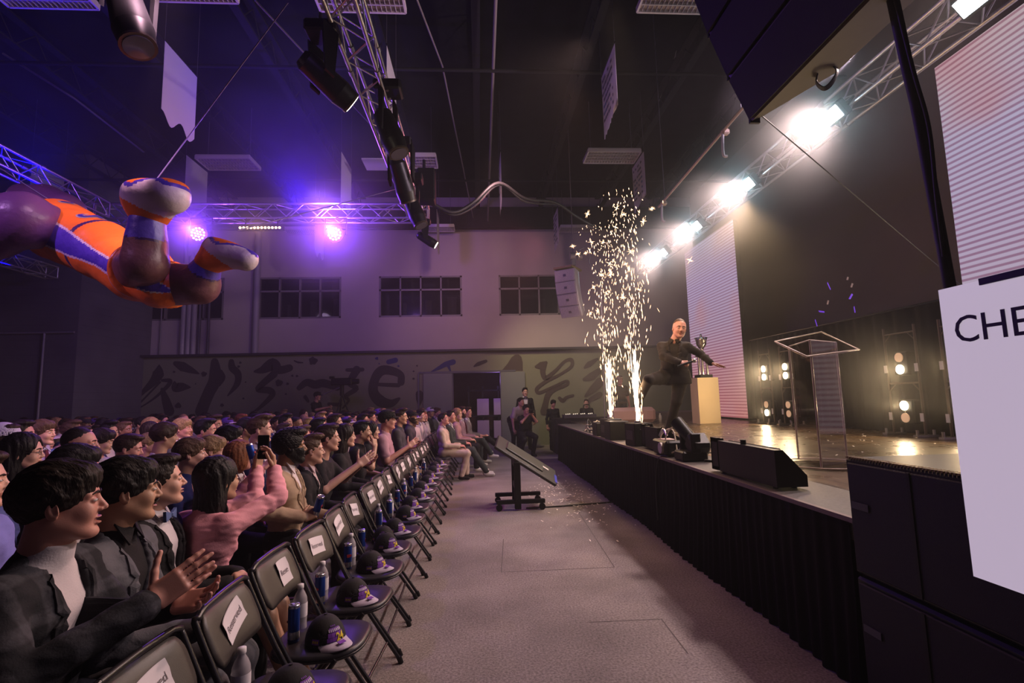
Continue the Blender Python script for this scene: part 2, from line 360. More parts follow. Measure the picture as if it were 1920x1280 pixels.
# conduits and pipes on the far wall
for nm, px in (('trim_6', (345, 355, 365)), ('trim_7', (480,)), ('trim_8', (275, 303)), ('trim_9', (375, 392))):
    mb = MB()
    for x in px:
        X = at(x, 600, 1, 16.95)[0]; mb.cyl((X, 16.93, 3.2), (X, 16.93, 8), {'trim_6': .085, 'trim_7': .11, 'trim_8': .02, 'trim_9': .04}[nm], 8)
    st(mb, nm, mat(nm+'_paint', {'trim_6': (.36, .32, .36), 'trim_7': (.26, .23, .28), 'trim_8': (.2, .18, .2), 'trim_9': (.08, .07, .09)}[nm], .5))
st(MB().cyl((-15, 13.95, 3.6), (-10.75, 13.95, 3.6), .03, 6).cyl((-11.5, 13.95, 0), (-11.5, 13.95, 3.6), .03, 6), 'trim_10', mat('conduit_grey', (.22, .2, .24), .5))
mb = MB()
for pts in ([(150, 575), (170, 610), (195, 650), (240, 665)], [(150, 580), (180, 620), (215, 655), (240, 668)], [(155, 548), (190, 560), (215, 564), (222, 550)]):
    mb.tube([at(x, y, 1, 16.96) for x, y in pts], .018, 6, sub=5)
tag(mb.build('wall_cable', mat('cable_black', (.01, .01, .012), .5)), 'black cables looping down the pale far wall left of the windows', 'cable')

# mural wall: lower wall in front of the far wall, painted green-grey with dark brush shapes
YM = 16.7; zt = 3.14
mural = mat('mural_ground_paint', (.19, .19, .13), .8, noise=(.5, .06))
mx0 = -11.35; dx0, dx1, dz1 = -.9, .69, 2.45
mb = MB(); mb.box(((mx0+dx0)/2, YM+.15, zt/2), (dx0-mx0, .3, zt)); mb.box(((dx1+7.7)/2, YM+.15, zt/2), (7.7-dx1, .3, zt)); mb.box(((dx0+dx1)/2, YM+.15, (dz1+zt)/2), (dx1-dx0, .3, zt-dz1))
wm = st(mb, 'wall_mural', mural)
st(MB().box(((mx0+7.7)/2, YM-.0, zt+.03), (7.7-mx0, .4, .07)), 'trim_11', mat('ledge_paint', (.03, .025, .03), .6))
paint = mat('mural_dark_paint', (.035, .028, .028), .8); paint2 = mat('mural_blue_paint', (.03, .03, .12), .8); paint3 = mat('mural_brown_paint', (.10, .06, .045), .8)
def mp(cx, cy, which, dy=0.):
    sc, ox, oy = ((3.84, 200, 640), (4.571, 700, 640))[which]
    return at(ox+cx/sc, oy+cy/sc, 1, YM-.004-dy)
strokes = [
 (0, 0, [(378,172,12),(372,230,85),(335,290,60),(270,355,34),(212,412,26),(190,462,12)]), (0, 0, [(186,468,8),(232,448,13),(300,380,13),(385,292,15)]),
 (0, 0, [(225,485,8),(330,418,14),(425,335,28),(458,285,34),(400,280,20)]), (0, 0, [(400,345,26),(425,420,60),(450,500,76)]),
 (0, 0, [(495,158,34),(545,180,70),(605,205,48),(665,232,8)]), (0, 0, [(488,285,4),(498,328,74),(550,326,58),(605,330,5)]),
 (0, 0, [(778,148,56),(782,210,82),(775,290,90),(740,360,84),(705,440,84),(680,505,88)]), (0, 0, [(815,225,50),(840,260,30),(805,305,40)]),
 (0, 0, [(898,146,40),(905,190,54),(945,235,52),(938,305,44),(872,390,8)]), (0, 0, [(1066,216,16),(1120,205,52),(1195,168,98),(1245,205,60),(1316,190,52)]),
 (0, 0, [(1205,235,54),(1130,298,46),(1090,345,40),(1170,352,50),(1192,385,42),(1110,470,26),(1060,505,12)]), (0, 0, [(1385,335,36),(1440,295,52),(1500,310,60),(1560,300,60),(1660,330,50)]),
 (0, 0, [(1430,400,30),(1450,430,20)]), (0, 0, [(1730,205,24),(1785,205,30),(1842,202,28)]), (0, 0, [(1800,205,60),(1752,298,42),(1798,338,36),(1722,392,32),(1742,425,18),(1700,480,12)]),
 (0, 0, [(1600,450,24),(1680,455,30)]), (0, 0, [(1350,138,8),(1378,150,14),(1412,152,8)]),
 (1, 0, [(215,375,36),(130,372,34),(40,368,30)]), (1, 0, [(238,350,60),(232,285,60),(150,250,74),(70,250,84),(15,320,76),(0,430,84),(60,510,100),(150,530,70),(220,490,24)]),
 (1, 1, [(130,175,40),(190,160,44)]), (1, 1, [(490,262,4),(560,228,30),(620,195,44),(685,175,46)]), (1, 1, [(640,200,30),(660,252,14)]),
 (1, 0, [(862,214,8),(900,192,34),(965,168,26)]), (1, 0, [(395,450,64),(395,500,56),(395,545,16)]),
 (1, 2, [(1395,215,24),(1440,205,66),(1480,180,26)]), (1, 2, [(1462,195,52),(1452,260,46),(1478,312,40),(1560,250,28),(1640,170,24),(1698,158,34),(1695,215,26),(1600,282,22),(1475,345,30),(1402,405,34),(1425,438,28),(1540,388,22),(1655,338,22),(1660,368,26),(1560,408,32),(1502,450,50),(1478,520,46),(1462,600,64)]),
 (1, 2, [(1596,486,30),(1625,506,32),(1655,478,24),(1712,462,22)]), (1, 2, [(1920,150,20),(1850,195,50),(1812,225,20)]), (1, 2, [(1808,325,30),(1870,300,70),(1930,255,50)]),
 (1, 2, [(1815,470,14),(1870,420,60),(1940,350,80)]), (1, 2, [(1815,555,8),(1860,500,40),(1940,455,50)])]
dots = [(0,1485,140,31),(0,700,235,20),(0,1240,298,26),(0,170,298,25),(0,120,225,14),(0,228,235,9),(0,135,352,11),(0,485,218,9),(0,962,152,9),(0,950,180,10),(0,1337,246,9),(0,1370,248,9),(0,1302,304,10),(0,165,182,8),(0,1000,292,6),
        (0,515,460,22),(0,830,458,14),(0,985,410,8),(0,1290,378,7),(0,640,305,5),(1,30,145,14),(1,50,190,6),(1,215,210,9),(1,375,208,8),(1,345,255,8),(1,345,318,10)]
mb = MB(); depth = 0
for wh, mi, pts in strokes:
    depth += .0004; P = [Vector((p[0], p[1], 0)) for p in pts]; C, Wd = catmull(P, 6, [p[2] for p in pts])
    Lf, Rt = [], []
    for i, c in enumerate(C):
        d = C[min(i+1, len(C)-1)]-C[max(i-1, 0)]; d.normalize(); n = Vector((-d.y, d.x, 0))*Wd[i]*.5
        Lf.append(mp(c.x+n.x, c.y+n.y, wh, depth)); Rt.append(mp(c.x-n.x, c.y-n.y, wh, depth))
    k = len(C); mb.add(Lf+Rt, [(i, i+1, k+i+1, k+i) for i in range(k-1)], mi)
    for e in (0, -1):
        depth += .0001
        mb.add([mp(C[e].x+Wd[e]*.5*math.cos(t), C[e].y+Wd[e]*.5*math.sin(t), wh, depth) for t in np.linspace(0, 2*PI, 12, False)], [tuple(range(12))], mi)
for wh, x, y, r in dots:
    mb.add([mp(x+r*(1+.2*math.sin(3*t+x))*math.cos(t), y+r*math.sin(t)*(.9+.15*math.cos(5*t+y)), wh, .02) for t in np.linspace(0, 2*PI, 16, False)], [tuple(range(16))], 1 if (wh == 1 and x < 230) else 0)
mb.add([mp(x, y, 1, .001) for x, y in [(1098,252),(1150,190),(1185,135),(1215,113),(1245,110),(1268,130),(1280,175),(1282,252)]], [tuple(range(8))], 2)
mb.build('brush_painting', [paint, paint2, paint2 if False else mat('mural_umber_paint', (.075, .055, .048), .8)], wm)
# sliding door leaves and the store room in the doorway
leaf = mat('door_leaf_paint', (.17, .18, .17), .6)
st(MB().box((-1.37, YM-.08, 1.21), (.93, .06, 2.42)), 'door_1', leaf)
st(MB().box((1.10, YM-.08, 1.21), (.80, .06, 2.42)), 'door_2', leaf)
st(MB().box((-2.0, YM-.03, 1.21), (.05, .04, 2.42)).box((-.4, YM-.03, 2.46), (3.2, .05, .06)), 'trim_12', mat('door_rail', (.08, .08, .10), .5))
rm = mat('store_room_paint', (.09, .06, .05), .9)
st(MB().box((-.1, 19.6, 1.3), (3, .1, 2.6)).box((-1.6, 18.3, 1.3), (.1, 2.6, 2.6)).box((1.4, 18.3, 1.3), (.1, 2.6, 2.6)).box((-.1, 18.3, 2.65), (3, 2.6, .1)), 'wall_store', rm)
rk = thing('storage_rack', 'dark storage rack standing inside the open doorway', 'rack', (.35, 18.2, 0))
mb = MB()
for x in (-.75, -.25, .3, .8):
    for y in (-.25, .25): MB().box((x, y, 1.0), (.05, .05, 2.0)).build('upright', black_metal, rk)
for k, z in enumerate((.15, .95, 1.85)): MB().box((0, 0, z), (1.6, .55, .05)).build('shelf', black_metal, rk)
lamp('store_lamp', 'POINT', (.6, 17.4, 2.2), None, (.45, .25, 1.0), 9, .1, vol=.1)
bxm = mat('store_box_card', (.42, .34, .46), .7)
for i, (x, z, w, h) in enumerate([(.0, .18, .42, .62), (.58, .18, .42, .6), (.0, .98, .42, .58), (.58, .98, .40, .58)]):
    tag(MB().box((.35+x-.25, 18.1, z+h/2), (w, .4, h), bev=.01).box((.35+x-.25, 17.898, z+h*.8), (w*.4, .006, .04), 0).build('store_box', bxm),
        'pale storage box on the %s shelf of the doorway rack, %s side' % (('lower', 'upper')[i//2], ('near the audience', 'near the stage')[i % 2]), 'box', 'boxes on the doorway rack')

# ---------------------------------------------------------------- stage
SX, SH = 1.95, .88
woodm = mat('stage_deck_boards', (.115, .078, .05), .22, spec=.6)
def deck_nodes():
    N = woodm.node_tree.nodes; L = woodm.node_tree.links; b = N['Principled BSDF']; tc = [n for n in N if n.type == 'TEX_COORD'][0]
    mp_ = N.new('ShaderNodeMapping'); mp_.inputs['Scale'].default_value = (5, .7, 1); L.new(tc.outputs['Object'], mp_.inputs[0])
    n = N.new('ShaderNodeTexNoise'); n.inputs['Scale'].default_value = 2.2; n.inputs['Detail'].default_value = 6; L.new(mp_.outputs[0], n.inputs['Vector'])
    cr = N.new('ShaderNodeValToRGB'); cr.color_ramp.elements[0].color = (.05, .034, .024, 1); cr.color_ramp.elements[0].position = .35
    cr.color_ramp.elements[1].color = (.16, .11, .07, 1); cr.color_ramp.elements[1].position = .7
    L.new(n.outputs['Fac'], cr.inputs[0]); L.new(cr.outputs[0], b.inputs['Base Color'])
    n2 = N.new('ShaderNodeTexNoise'); n2.inputs['Scale'].default_value = 3; L.new(tc.outputs['Object'], n2.inputs['Vector'])
    r = N.new('ShaderNodeMapRange'); r.inputs[3].default_value = .16; r.inputs[4].default_value = .42; L.new(n2.outputs['Fac'], r.inputs[0]); L.new(r.outputs[0], b.inputs['Roughness'])
    bp = N.new('ShaderNodeBump'); bp.inputs['Strength'].default_value = .12; bp.inputs['Distance'].default_value = .01; L.new(n.outputs['Fac'], bp.inputs['Height']); L.new(bp.outputs[0], b.inputs['Normal'])
deck_nodes()
sty = (-2.5, 12.6)
stg = st(MB().box(((2.45+7.6)/2, (sty[0]+15.2)/2, SH-.06), (7.6-2.45, 15.2-sty[0], .12)), 'stage_deck', woodm)
st(MB().box((2.2, (sty[0]+sty[1])/2, SH-.06), (.5, sty[1]-sty[0], .118)), 'trim_13', mat('stage_edge_boards', (.09, .082, .075), .55, noise=(60, .25), bump=(90, .3, .004)))
st(MB().box((5, 5, .4), (4.8, 14.8, .7)), 'stage_base', black_metal)
st(MB().box((SX-.005, (sty[0]+sty[1])/2, SH-.012), (.03, sty[1]-sty[0], .026)), 'trim_14', mat('stage_edge_strip', (.16, .11, .105), .5))
# pleated black skirt along the stage edge
mb = MB(); n = 1500; V = []; sk0 = 2.63
for i in range(n+1):
    y = sk0+(sty[1]-sk0)*i/n; a = .008*math.sin(y*62+2*math.sin(y*3.1))+.005*math.sin(y*23+1)
    V += [(SX-.012-abs(a)*.4, y, SH-.02), (SX-.018+a*.9, y, .45), (SX-.035+a*1.6+.02*math.sin(y*2.3), y, .004)]
mb.add(V, [(3*i+j, 3*i+j+1, 3*i+j+4, 3*i+j+3) for i in range(n) for j in range(2)], 0, True)
V = [(SX+.02, sk0, 0), (SX+.02, sty[1], 0), (SX+.02, sty[1], SH-.02), (SX+.02, sk0, SH-.02)]
mb.add(V, [(0, 1, 2, 3)])
tag(mb.build('stage_skirt', mat('skirt_cloth', (.007, .005, .005), .95, spec=.1)), 'pleated black cloth skirt hanging along the front of the stage', 'stage skirt')
st(MB().box((4.6, 12.6, .43), (5.3, .04, .86)), 'trim_15', mat('skirt_end', (.014, .012, .012), .9))
# black drape along the back of the stage
mb = MB(); V = []; n = 1000; XC = 6.42
for i in range(n+1):
    y = -2+13.4*i/n; a = .022*math.sin(y*13+1.5*math.sin(y*1.7))+.012*math.sin(y*31)
    V += [(XC+a*.4, y, 2.74), (XC+a, y, 1.8), (XC+a*1.3, y, SH+.005)]
mb.add(V, [(3*i+j, 3*i+j+1, 3*i+j+4, 3*i+j+3) for i in range(n) for j in range(2)], 0, True)
dr = thing('stage_drape', 'long black pipe-and-drape curtain along the back of the stage', 'curtain')
mb.build('curtain', mat('drape_cloth', (.016, .014, .012), .9, spec=.2), dr)
MB().cyl((XC+.02, -2, 2.75), (XC+.02, 11.5, 2.75), .025, 8).build('rail', black_metal, dr)
mb = MB()
for y in (11.45, 8.5, 5.5, 2.5): MB().cyl((XC+.1, y, SH), (XC+.1, y, 2.78), .025, 8).box((XC+.12, y, SH+.01), (.35, .35, .015)).build('upright', black_metal, dr)

# ================================================================ STAGE THINGS
# LED walls
def led(name, y0, y1, z0, z1, label, seedoff, cols):
    m = bpy.data.materials.new(name+'_picture'); m.use_nodes = True; N = m.node_tree.nodes; L = m.node_tree.links; N.clear()
    out = N.new('ShaderNodeOutputMaterial'); em = N.new('ShaderNodeEmission'); tc = N.new('ShaderNodeTexCoord'); sp = N.new('ShaderNodeSeparateXYZ')
    L.new(tc.outputs['Object'], sp.inputs[0])
    def math_(op, a, b=None):
        n = N.new('ShaderNodeMath'); n.operation = op
        for i, v in enumerate((a, b)):
            if v is None: continue
            if isinstance(v, (int, float)): n.inputs[i].default_value = v
            else: L.new(v, n.inputs[i])
        return n.outputs[0]
    fr = math_('FRACT', math_('DIVIDE', sp.outputs['Z'], .076))
    tri = math_('ABSOLUTE', math_('SUBTRACT', fr, .5))
    sm = N.new('ShaderNodeMapRange'); sm.interpolation_type = 'SMOOTHSTEP'; sm.inputs[1].default_value = .12; sm.inputs[2].default_value = .30; L.new(tri, sm.inputs[0])
    g = N.new('ShaderNodeMapRange'); g.inputs[1].default_value = z0; g.inputs[2].default_value = z1; L.new(sp.outputs['Z'], g.inputs[0])
    cr = N.new('ShaderNodeValToRGB'); e = cr.color_ramp.elements
    e[0].position = 0; e[0].color = (*cols[0], 1); e[1].position = 1; e[1].color = (*cols[-1], 1)
    for i, c in enumerate(cols[1:-1]): q = e.new((i+1)/(len(cols)-1)); q.color = (*c, 1)
    L.new(g.outputs[0], cr.inputs[0])
    no = N.new('ShaderNodeTexNoise'); no.inputs['Scale'].default_value = .75; no.inputs['Detail'].default_value = 1.5
    mpn = N.new('ShaderNodeMapping'); mpn.inputs['Location'].default_value = (seedoff, seedoff, 0); L.new(tc.outputs['Object'], mpn.inputs[0]); L.new(mpn.outputs[0], no.inputs['Vector'])
    r2 = N.new('ShaderNodeMapRange'); r2.inputs[1].default_value = .50; r2.inputs[2].default_value = .80; L.new(no.outputs['Fac'], r2.inputs[0])
    mx = N.new('ShaderNodeMix'); mx.data_type = 'RGBA'; L.new(r2.outputs[0], mx.inputs[0]); L.new(cr.outputs[0], mx.inputs[6]); mx.inputs[7].default_value = (.74, .40, .46, 1)
    dk = N.new('ShaderNodeMix'); dk.data_type = 'RGBA'; dk.blend_type = 'MULTIPLY'; dk.inputs[0].default_value = 1; L.new(mx.outputs[2], dk.inputs[6]); dk.inputs[7].default_value = (.62, .42, .50, 1)
    m2 = N.new('ShaderNodeMix'); m2.data_type = 'RGBA'; L.new(sm.outputs[0], m2.inputs[0]); L.new(dk.outputs[2], m2.inputs[6]); L.new(mx.outputs[2], m2.inputs[7])
    L.new(m2.outputs[2], em.inputs[0]); em.inputs[1].default_value = .62; L.new(em.outputs[0], out.inputs[0])
    r = thing(name, label, 'led wall')
    MB().box((6.35, (y0+y1)/2, (z0+z1)/2), (.02, y1-y0, z1-z0)).build('screen', m, r)
    MB().box((6.42, (y0+y1)/2, (z0+z1)/2), (.10, y1-y0-.02, z1-z0-.02)).build('casing', black_plastic, r)
    fb = MB()
    for y in np.arange(y0+.25, y1, 1.2): fb.box((6.52, y, (SH+z1)/2), (.06, .06, z1-SH-.1))
    fb.box((6.5, (y0+y1)/2, (SH+z0)/2), (.2, y1-y0, z0-SH))
    fb.build('support_frame', black_metal, r)
    return r
led('led_wall', 11.68, 14.6, .93, 5.83, 'tall pink and lavender striped video wall beyond the trophy', 3.1, [(.80, .32, .30), (.72, .36, .42), (.62, .46, .66), (.60, .48, .78), (.66, .58, .86)])
led('led_wall', 2.2, 6.06, .93, 5.92, 'huge bright striped video wall nearest the camera, behind the white sign', 8.4, [(.66, .50, .62), (.70, .55, .68), (.66, .54, .76), (.66, .58, .82), (.74, .62, .66)])
# trophy on its pedestal
pc = at(1325, 790, 0, 5.1)
MBp = MB(); pw = .46
MBp.prism([(pc[0]-.24, pc[1]-.2, SH), (pc[0]+.24, pc[1]-.2, SH), (pc[0]+.24, pc[1]+.2, SH), (pc[0]-.24, pc[1]+.2, SH)], (0, 0, 1.02))
tag(MBp.build('pedestal', mat('pedestal_cream', (.78, .60, .36), .5, noise=(3, .04))), 'plain cream box pedestal under the silver trophy', 'pedestal')
tz = SH+1.02
tr = thing('trophy', 'tall silver cup trophy with handles on the cream pedestal', 'trophy', (pc[0], pc[1], tz))
silver = mat('trophy_silver', (.75, .72, .68), .22, 1.)
MB().box((0, 0, .035), (.30, .30, .07), bev=.01).build('base', black_plastic, tr)
mb = MB()
for a in (0, 1, 2): mb.cyl((.10*math.cos(a*2.1), .10*math.sin(a*2.1), .07), (.10*math.cos(a*2.1), .10*math.sin(a*2.1), .48), .028, 10)
mb.lathe((0, 0, .48), [(0, 0), (.15, 0), (.15, .03), (.04, .06), (.03, .16), (.05, .19), (.03, .21)], 16); mb.build('column', silver, tr)
MB().lathe((0, 0, .66), [(.02, 0), (.06, .02), (.11, .10), (.12, .20), (.15, .26), (.14, .26), (.10, .19), (.05, .05), (0, .04)], 20).build('cup', silver, tr)
for s in (-1, 1): MB().tube([(0, s*.11, .90), (0, s*.19, .91), (0, s*.20, .82), (0, s*.10, .76)], .012, 6, sub=5).build('handle', silver, tr)
MB().lathe((0, 0, .88), [(.10, 0), (.06, .03), (.015, .05), (.03, .08), (.02, .11), (.0, .14)], 12).build('finial', silver, tr)

# clear acrylic podium
ac = bpy.data.materials.new('clear_acrylic'); ac.use_nodes = True; N = ac.node_tree.nodes; L = ac.node_tree.links; N.clear()
o_ = N.new('ShaderNodeOutputMaterial'); t_ = N.new('ShaderNodeBsdfTransparent'); g_ = N.new('ShaderNodeBsdfGlossy'); x_ = N.new('ShaderNodeMixShader'); f_ = N.new('ShaderNodeFresnel')
f_.inputs[0].default_value = 1.35; g_.inputs['Roughness'].default_value = .06; g_.inputs[0].default_value = (.9, .8, .7, 1); t_.inputs[0].default_value = (.93, .93, .93, 1)
fm_ = N.new('ShaderNodeMath'); fm_.operation = 'MULTIPLY'; fm_.inputs[1].default_value = .17; L.new(f_.outputs[0], fm_.inputs[0]); L.new(fm_.outputs[0], x_.inputs[0]); L.new(t_.outputs[0], x_.inputs[1]); L.new(g_.outputs[0], x_.inputs[2]); L.new(x_.outputs[0], o_.inputs[0])
edge = mat('acrylic_polished_edge', (.85, .72, .62), .25, 0, alpha=.75)
pd = thing('podium', 'clear acrylic podium with a slanted top standing on the stage', 'podium')
P = lambda x, y, Y: Vector(at(x, y, 1, Y))
# plan of the stand: an angled column open at the back
A, B, C = Vector((3.0, 4.66, 0)), Vector((2.83, 4.10, 0)), Vector((3.24, 4.34, 0))
b0, t0 = SH+.03, 1.98
for nm, (a, b) in (('side_panel', (A, B)), ('side_panel', (B, C))):
    n_ = (b-a).cross(Vector((0, 0, 1))).normalized()*.012
    mb = MB(); mb.prism([a+Vector((0, 0, b0)), b+Vector((0, 0, b0)), b+Vector((0, 0, t0)), a+Vector((0, 0, t0))], n_); mb.build(nm, ac, pd)
mb = MB()
for a in (A, B, C): mb.cyl(a+Vector((0, 0, b0)), a+Vector((0, 0, t0)), .009, 6)
mb.tube([A+Vector((0, 0, t0)), B+Vector((0, 0, t0)), C+Vector((0, 0, t0))], .006, 6); mb.build('edge_strip', edge, pd)
T = [Vector(at(1453, 640, 1, 4.55)), Vector(at(1540, 622, 1, 5.0)), Vector(at(1611, 655, 1, 4.25)), Vector(at(1513, 668, 1, 3.95))]
nn = (T[1]-T[0]).cross(T[2]-T[0]).normalized()*.014
mb = MB(); mb.prism(T, nn); mb.build('reading_top', ac, pd)
mb = MB().tube(T+[T[0]], .007, 6); mb.build('edge_strip', edge, pd)
mb = MB(); cc = Vector((3.05, 4.40, SH)); ring = [cc+Vector((.36*math.cos(t), .36*math.sin(t), 0)) for t in np.linspace(0, 2*PI, 28, False)]
mb.prism(ring, (0, 0, .02)); mb.build('base_plate', ac, pd)
MB().tube([p+Vector((0, 0, .02)) for p in ring]+[ring[0]+Vector((0, 0, .02))], .006, 5).build('edge_strip', edge, pd)

# blinder towers in front of the drape
warm = glow('blinder_lamp_lit', (1.0, .80, .50), 14); dim = mat('blinder_lamp_dim', (.75, .5, .32), .4, 0, (1., .6, .35), .35)
def tower(y0, y1, zlit, label, x=6.0, wdt=None):
    r = thing('light_tower', label, 'light tower', (x, (y0+y1)/2, SH), group='blinder light towers'); h = 1.55; w = abs(y1-y0)/2
    for s in (-1, 1):
        MB().cyl((0, s*w, 0), (0, s*w, h), .017, 8).build('post', mat('tower_tube', (.12, .09, .07), .45, .5), r)
        MB().box((0, s*w, .02), (.3, .08, .03)).cyl((.12, s*w, 0), (.12, s*w, .1), .02, 6).cyl((-.12, s*w, 0), (-.12, s*w, .1), .02, 6).build('foot', steel, r)
        for z in (.27, .95): MB().box((-.03, s*w, z), (.01, .05, .11)).build('tape_mark', white_paint, r)
    for z in (h-.1, .74):
        MB().cyl((0, -w, z), (0, w, z), .012, 6).cyl((0, -w, z-.12), (0, -w+.12, z), .008, 5).cyl((0, w, z-.12), (0, w-.12, z), .008, 5).build('cross_bar', mat('tower_tube', ), r)
    for zz, lit in zlit:
        b = MB().box((.05, 0, zz), (.14, .26, .34), bev=.02).build('blinder_body', black_metal, r)
        for k, on in enumerate(lit):
            z = zz+.085-.17*k
            MB().cyl((-.03, 0, z), (-.045, 0, z), .066, 18).build('lamp', warm if on else dim, b)
            if on: lamp('blinder_light', 'SPOT', (x-.06, (y0+y1)/2, SH+z), (x-3, (y0+y1)/2-.5, SH+z), (1.0, .70, .38), 44, .06, 150, .7, 1.2)
    return r
tower(6.5, 7.02, [(1.02, (0, 1)), (.34, (1, 0))], 'steel tube tower with blinder lamps, nearest pair behind the podium toward the sign')
tower(5.6, 6.12, [(1.02, (0, 1)), (.34, (1, 0))], 'steel tube tower with blinder lamps half hidden by the white sign')
tower(10.0, 10.4, [(1.06, (1, 1)), (.32, (0, 1))], 'steel tube tower with blinder lamps just right of the striped video wall')
tower(9.25, 9.65, [(1.06, (1, 1)), (.32, (0, 0))], 'steel tube tower with blinder lamps between its neighbour and the podium')

# subwoofer stack beside the stage
sub = mat('sub_front', (.006, .006, .005), .7, noise=(300, .4), bump=(350, .5, .002))
for k, (yc, zc) in enumerate([(1.95, .30), (1.95, .90), (.62, .30), (.62, .90)]):
    r = thing('subwoofer', ('%s black subwoofer cabinet of the %s stack beside the stage' % (('lower', 'upper')[k % 2], ('farther', 'nearest')[k//2])), 'speaker', (2.3, yc, zc), group='black subwoofers stacked beside the stage')
    MB().box((0, 0, 0), (.74, 1.31, .585), bev=.012).build('cabinet', black_plastic, r)
    MB().box((-.375, 0, 0), (.02, 1.25, .54), bev=.005).build('grille', sub, r)
    MB().box((-.388, .24, 0), (.006, .015, .54)).build('grille_seam', black_metal, r)
    MB().box((-.390, .55, .06), (.006, .11, .035)).build('badge', mat('sub_badge', (.05, .05, .065), .4), r)
mb = MB()
for i in range(70): mb.box((-.35, -.64+i*.0185, .296), (.05, .008, .008))
tag(mb.build('edge_trim', mat('edge_gold', (.22, .16, .09), .4, .3), loc=(2.3, 1.95, .90)), 'serrated metal edge trim along the top of the far sub', 'trim')

# big white display sign in front of the subs (its code is left out)
sg = thing('display_sign', 'tall white display board reading CHE, cut off by the photo edge', 'sign', (1.62, .97, 0))
XS = 1.62
c0 = at(1762, 544, 0, XS); c1 = at(1835, 1082, 0, XS)
yb = c0[1]; z0_, z1_ = c1[2], c0[2]; wS = .78
lcd = mat('display_white', (.5, .45, .5), .3, 0, (.72, .60, .76), .60)
MB().box((0, yb-wS/2-.97, (z0_+z1_)/2), (.012, wS, z1_-z0_)).build('screen', lcd, sg)
MB().box((.03, yb-wS/2-.97, (z0_+z1_)/2), (.046, wS-.004, z1_-z0_-.004)).build('casing', black_plastic, sg)
MB().box((-.009, yb-.46-.97, z1_-.006), (.008, .62, .022)).build('header_bar', black_plastic, sg)
sc_ = (z1_-z0_)/1.0
inkm = mat('display_ink', (.01, .01, .015), .5)
c_a = at(1800, 625, 0, XS); c_b = at(1905, 610, 0, XS)
hgt = (at(1835, 588, 0, XS)[2]-at(1835, 640, 0, XS)[2])
text_mesh('CHE', hgt*1.42, inkm, 'lettering', sg, frame((-.0085, at(1861, 612, 0, XS)[1]-.97, (at(1835, 616, 0, XS)[2])), (0, -1, 0), (0, 0, 1)), .001)
MB().cyl((.1, yb-.97-.35, .02), (.1, yb-.97-.35, z0_+.2), .03, 12).box((.08, yb-.97-.35, .012), (.5, .5, .024), bev=.006).box((.075, yb-.97-.35, z0_+.15), (.05, .2, .3)).build('stand', black_metal, sg)

# stage monitor wedges
def wedge(c, L_, h, d, label, rz=0., slot=True):
    r = thing('stage_monitor', label, 'speaker', c, rz, 'low black monitor speakers on the stage edge')
    mb = MB(); mb.prism([(-d/2, -L_/2, .02), (d/2, -L_/2, .02), (d/2, -L_/2, h*.35), (-d/2+.06, -L_/2, h), (-d/2, -L_/2, h)], (0, L_-.1, 0))
    mb.box((0, L_/2-.02, .035), (d, .12, .03)).box((-d/2+.015, L_/2-.02, h/2+.02), (.03, .12, h)).box((-d/2+.02, L_/2+.03, h/2+.02), (.04, .02, h)).box((-d/2+.03, L_/2-.02, h), (.06, .12, .03))
    mb.build('cabinet', black_plastic, r)
    MB().prism([(d/2+.002, -L_/2+.05, h*.36), (-d/2+.064, -L_/2+.05, h), (-d/2+.064, L_/2-.15, h), (d/2+.002, L_/2-.15, h*.36)], (.006, 0, .006)).build('grille', sub, r)
    mb = MB()
    for s in (-1, 1): mb.cyl((-d*.3, s*L_*.4, 0), (-d*.3, s*L_*.4, .03), .02, 8).cyl((d*.3, s*L_*.4, 0), (d*.3, s*L_*.4, .03), .02, 8)
    mb.build('foot', black_plastic, r)
    MB().cyl((-d/2+.03, 0, h), (-d/2+.03, 0, h+.035), .022, 10).build('pole_cap', black_plastic, r)
    return r
wedge((2.11, 3.83, SH), .92, .27, .22, 'long low black monitor speaker on the stage edge beside the podium', 0)
wedge((2.24, 6.10, SH), .56, .28, .36, 'short black monitor speaker behind the cable heap on the stage edge', 0)
# spark machines
for i, w in enumerate(SPK):
    r = thing('spark_machine', ('black spark machine box with a handle, farther of the two fountains', 'black spark machine box with a handle, nearer of the two fountains')[i], 'spark machine', (w[0], w[1], SH), rz=.15)
    MB().box((0, 0, .15), (.26, .30, .30), bev=.008).build('case', black_plastic, r)
    MB().cyl((0, 0, .30), (0, 0, .325), .05, 16).build('nozzle', steel, r)
    MB().tube([(-.05, -.152, .22), (-.05, -.175, .22), (.05, -.175, .22), (.05, -.152, .22)], .006, 6).build('handle', steel, r)
    MB().box((-.131, 0, .14), (.004, .2, .12)).build('control_panel', mat('dark_panel', (.05, .045, .04), .4), r)
tag(MB().box((2.1, 7.75, SH+.14), (.3, .36, .28), bev=.01).build('equipment_case', black_plastic), 'plain black box between the two spark machines', 'case')
tag(MB().box((2.1, 8.62, SH+.11), (.3, .34, .22), bev=.01).build('equipment_case', black_plastic), 'plain black box beyond the farther spark machine', 'case')
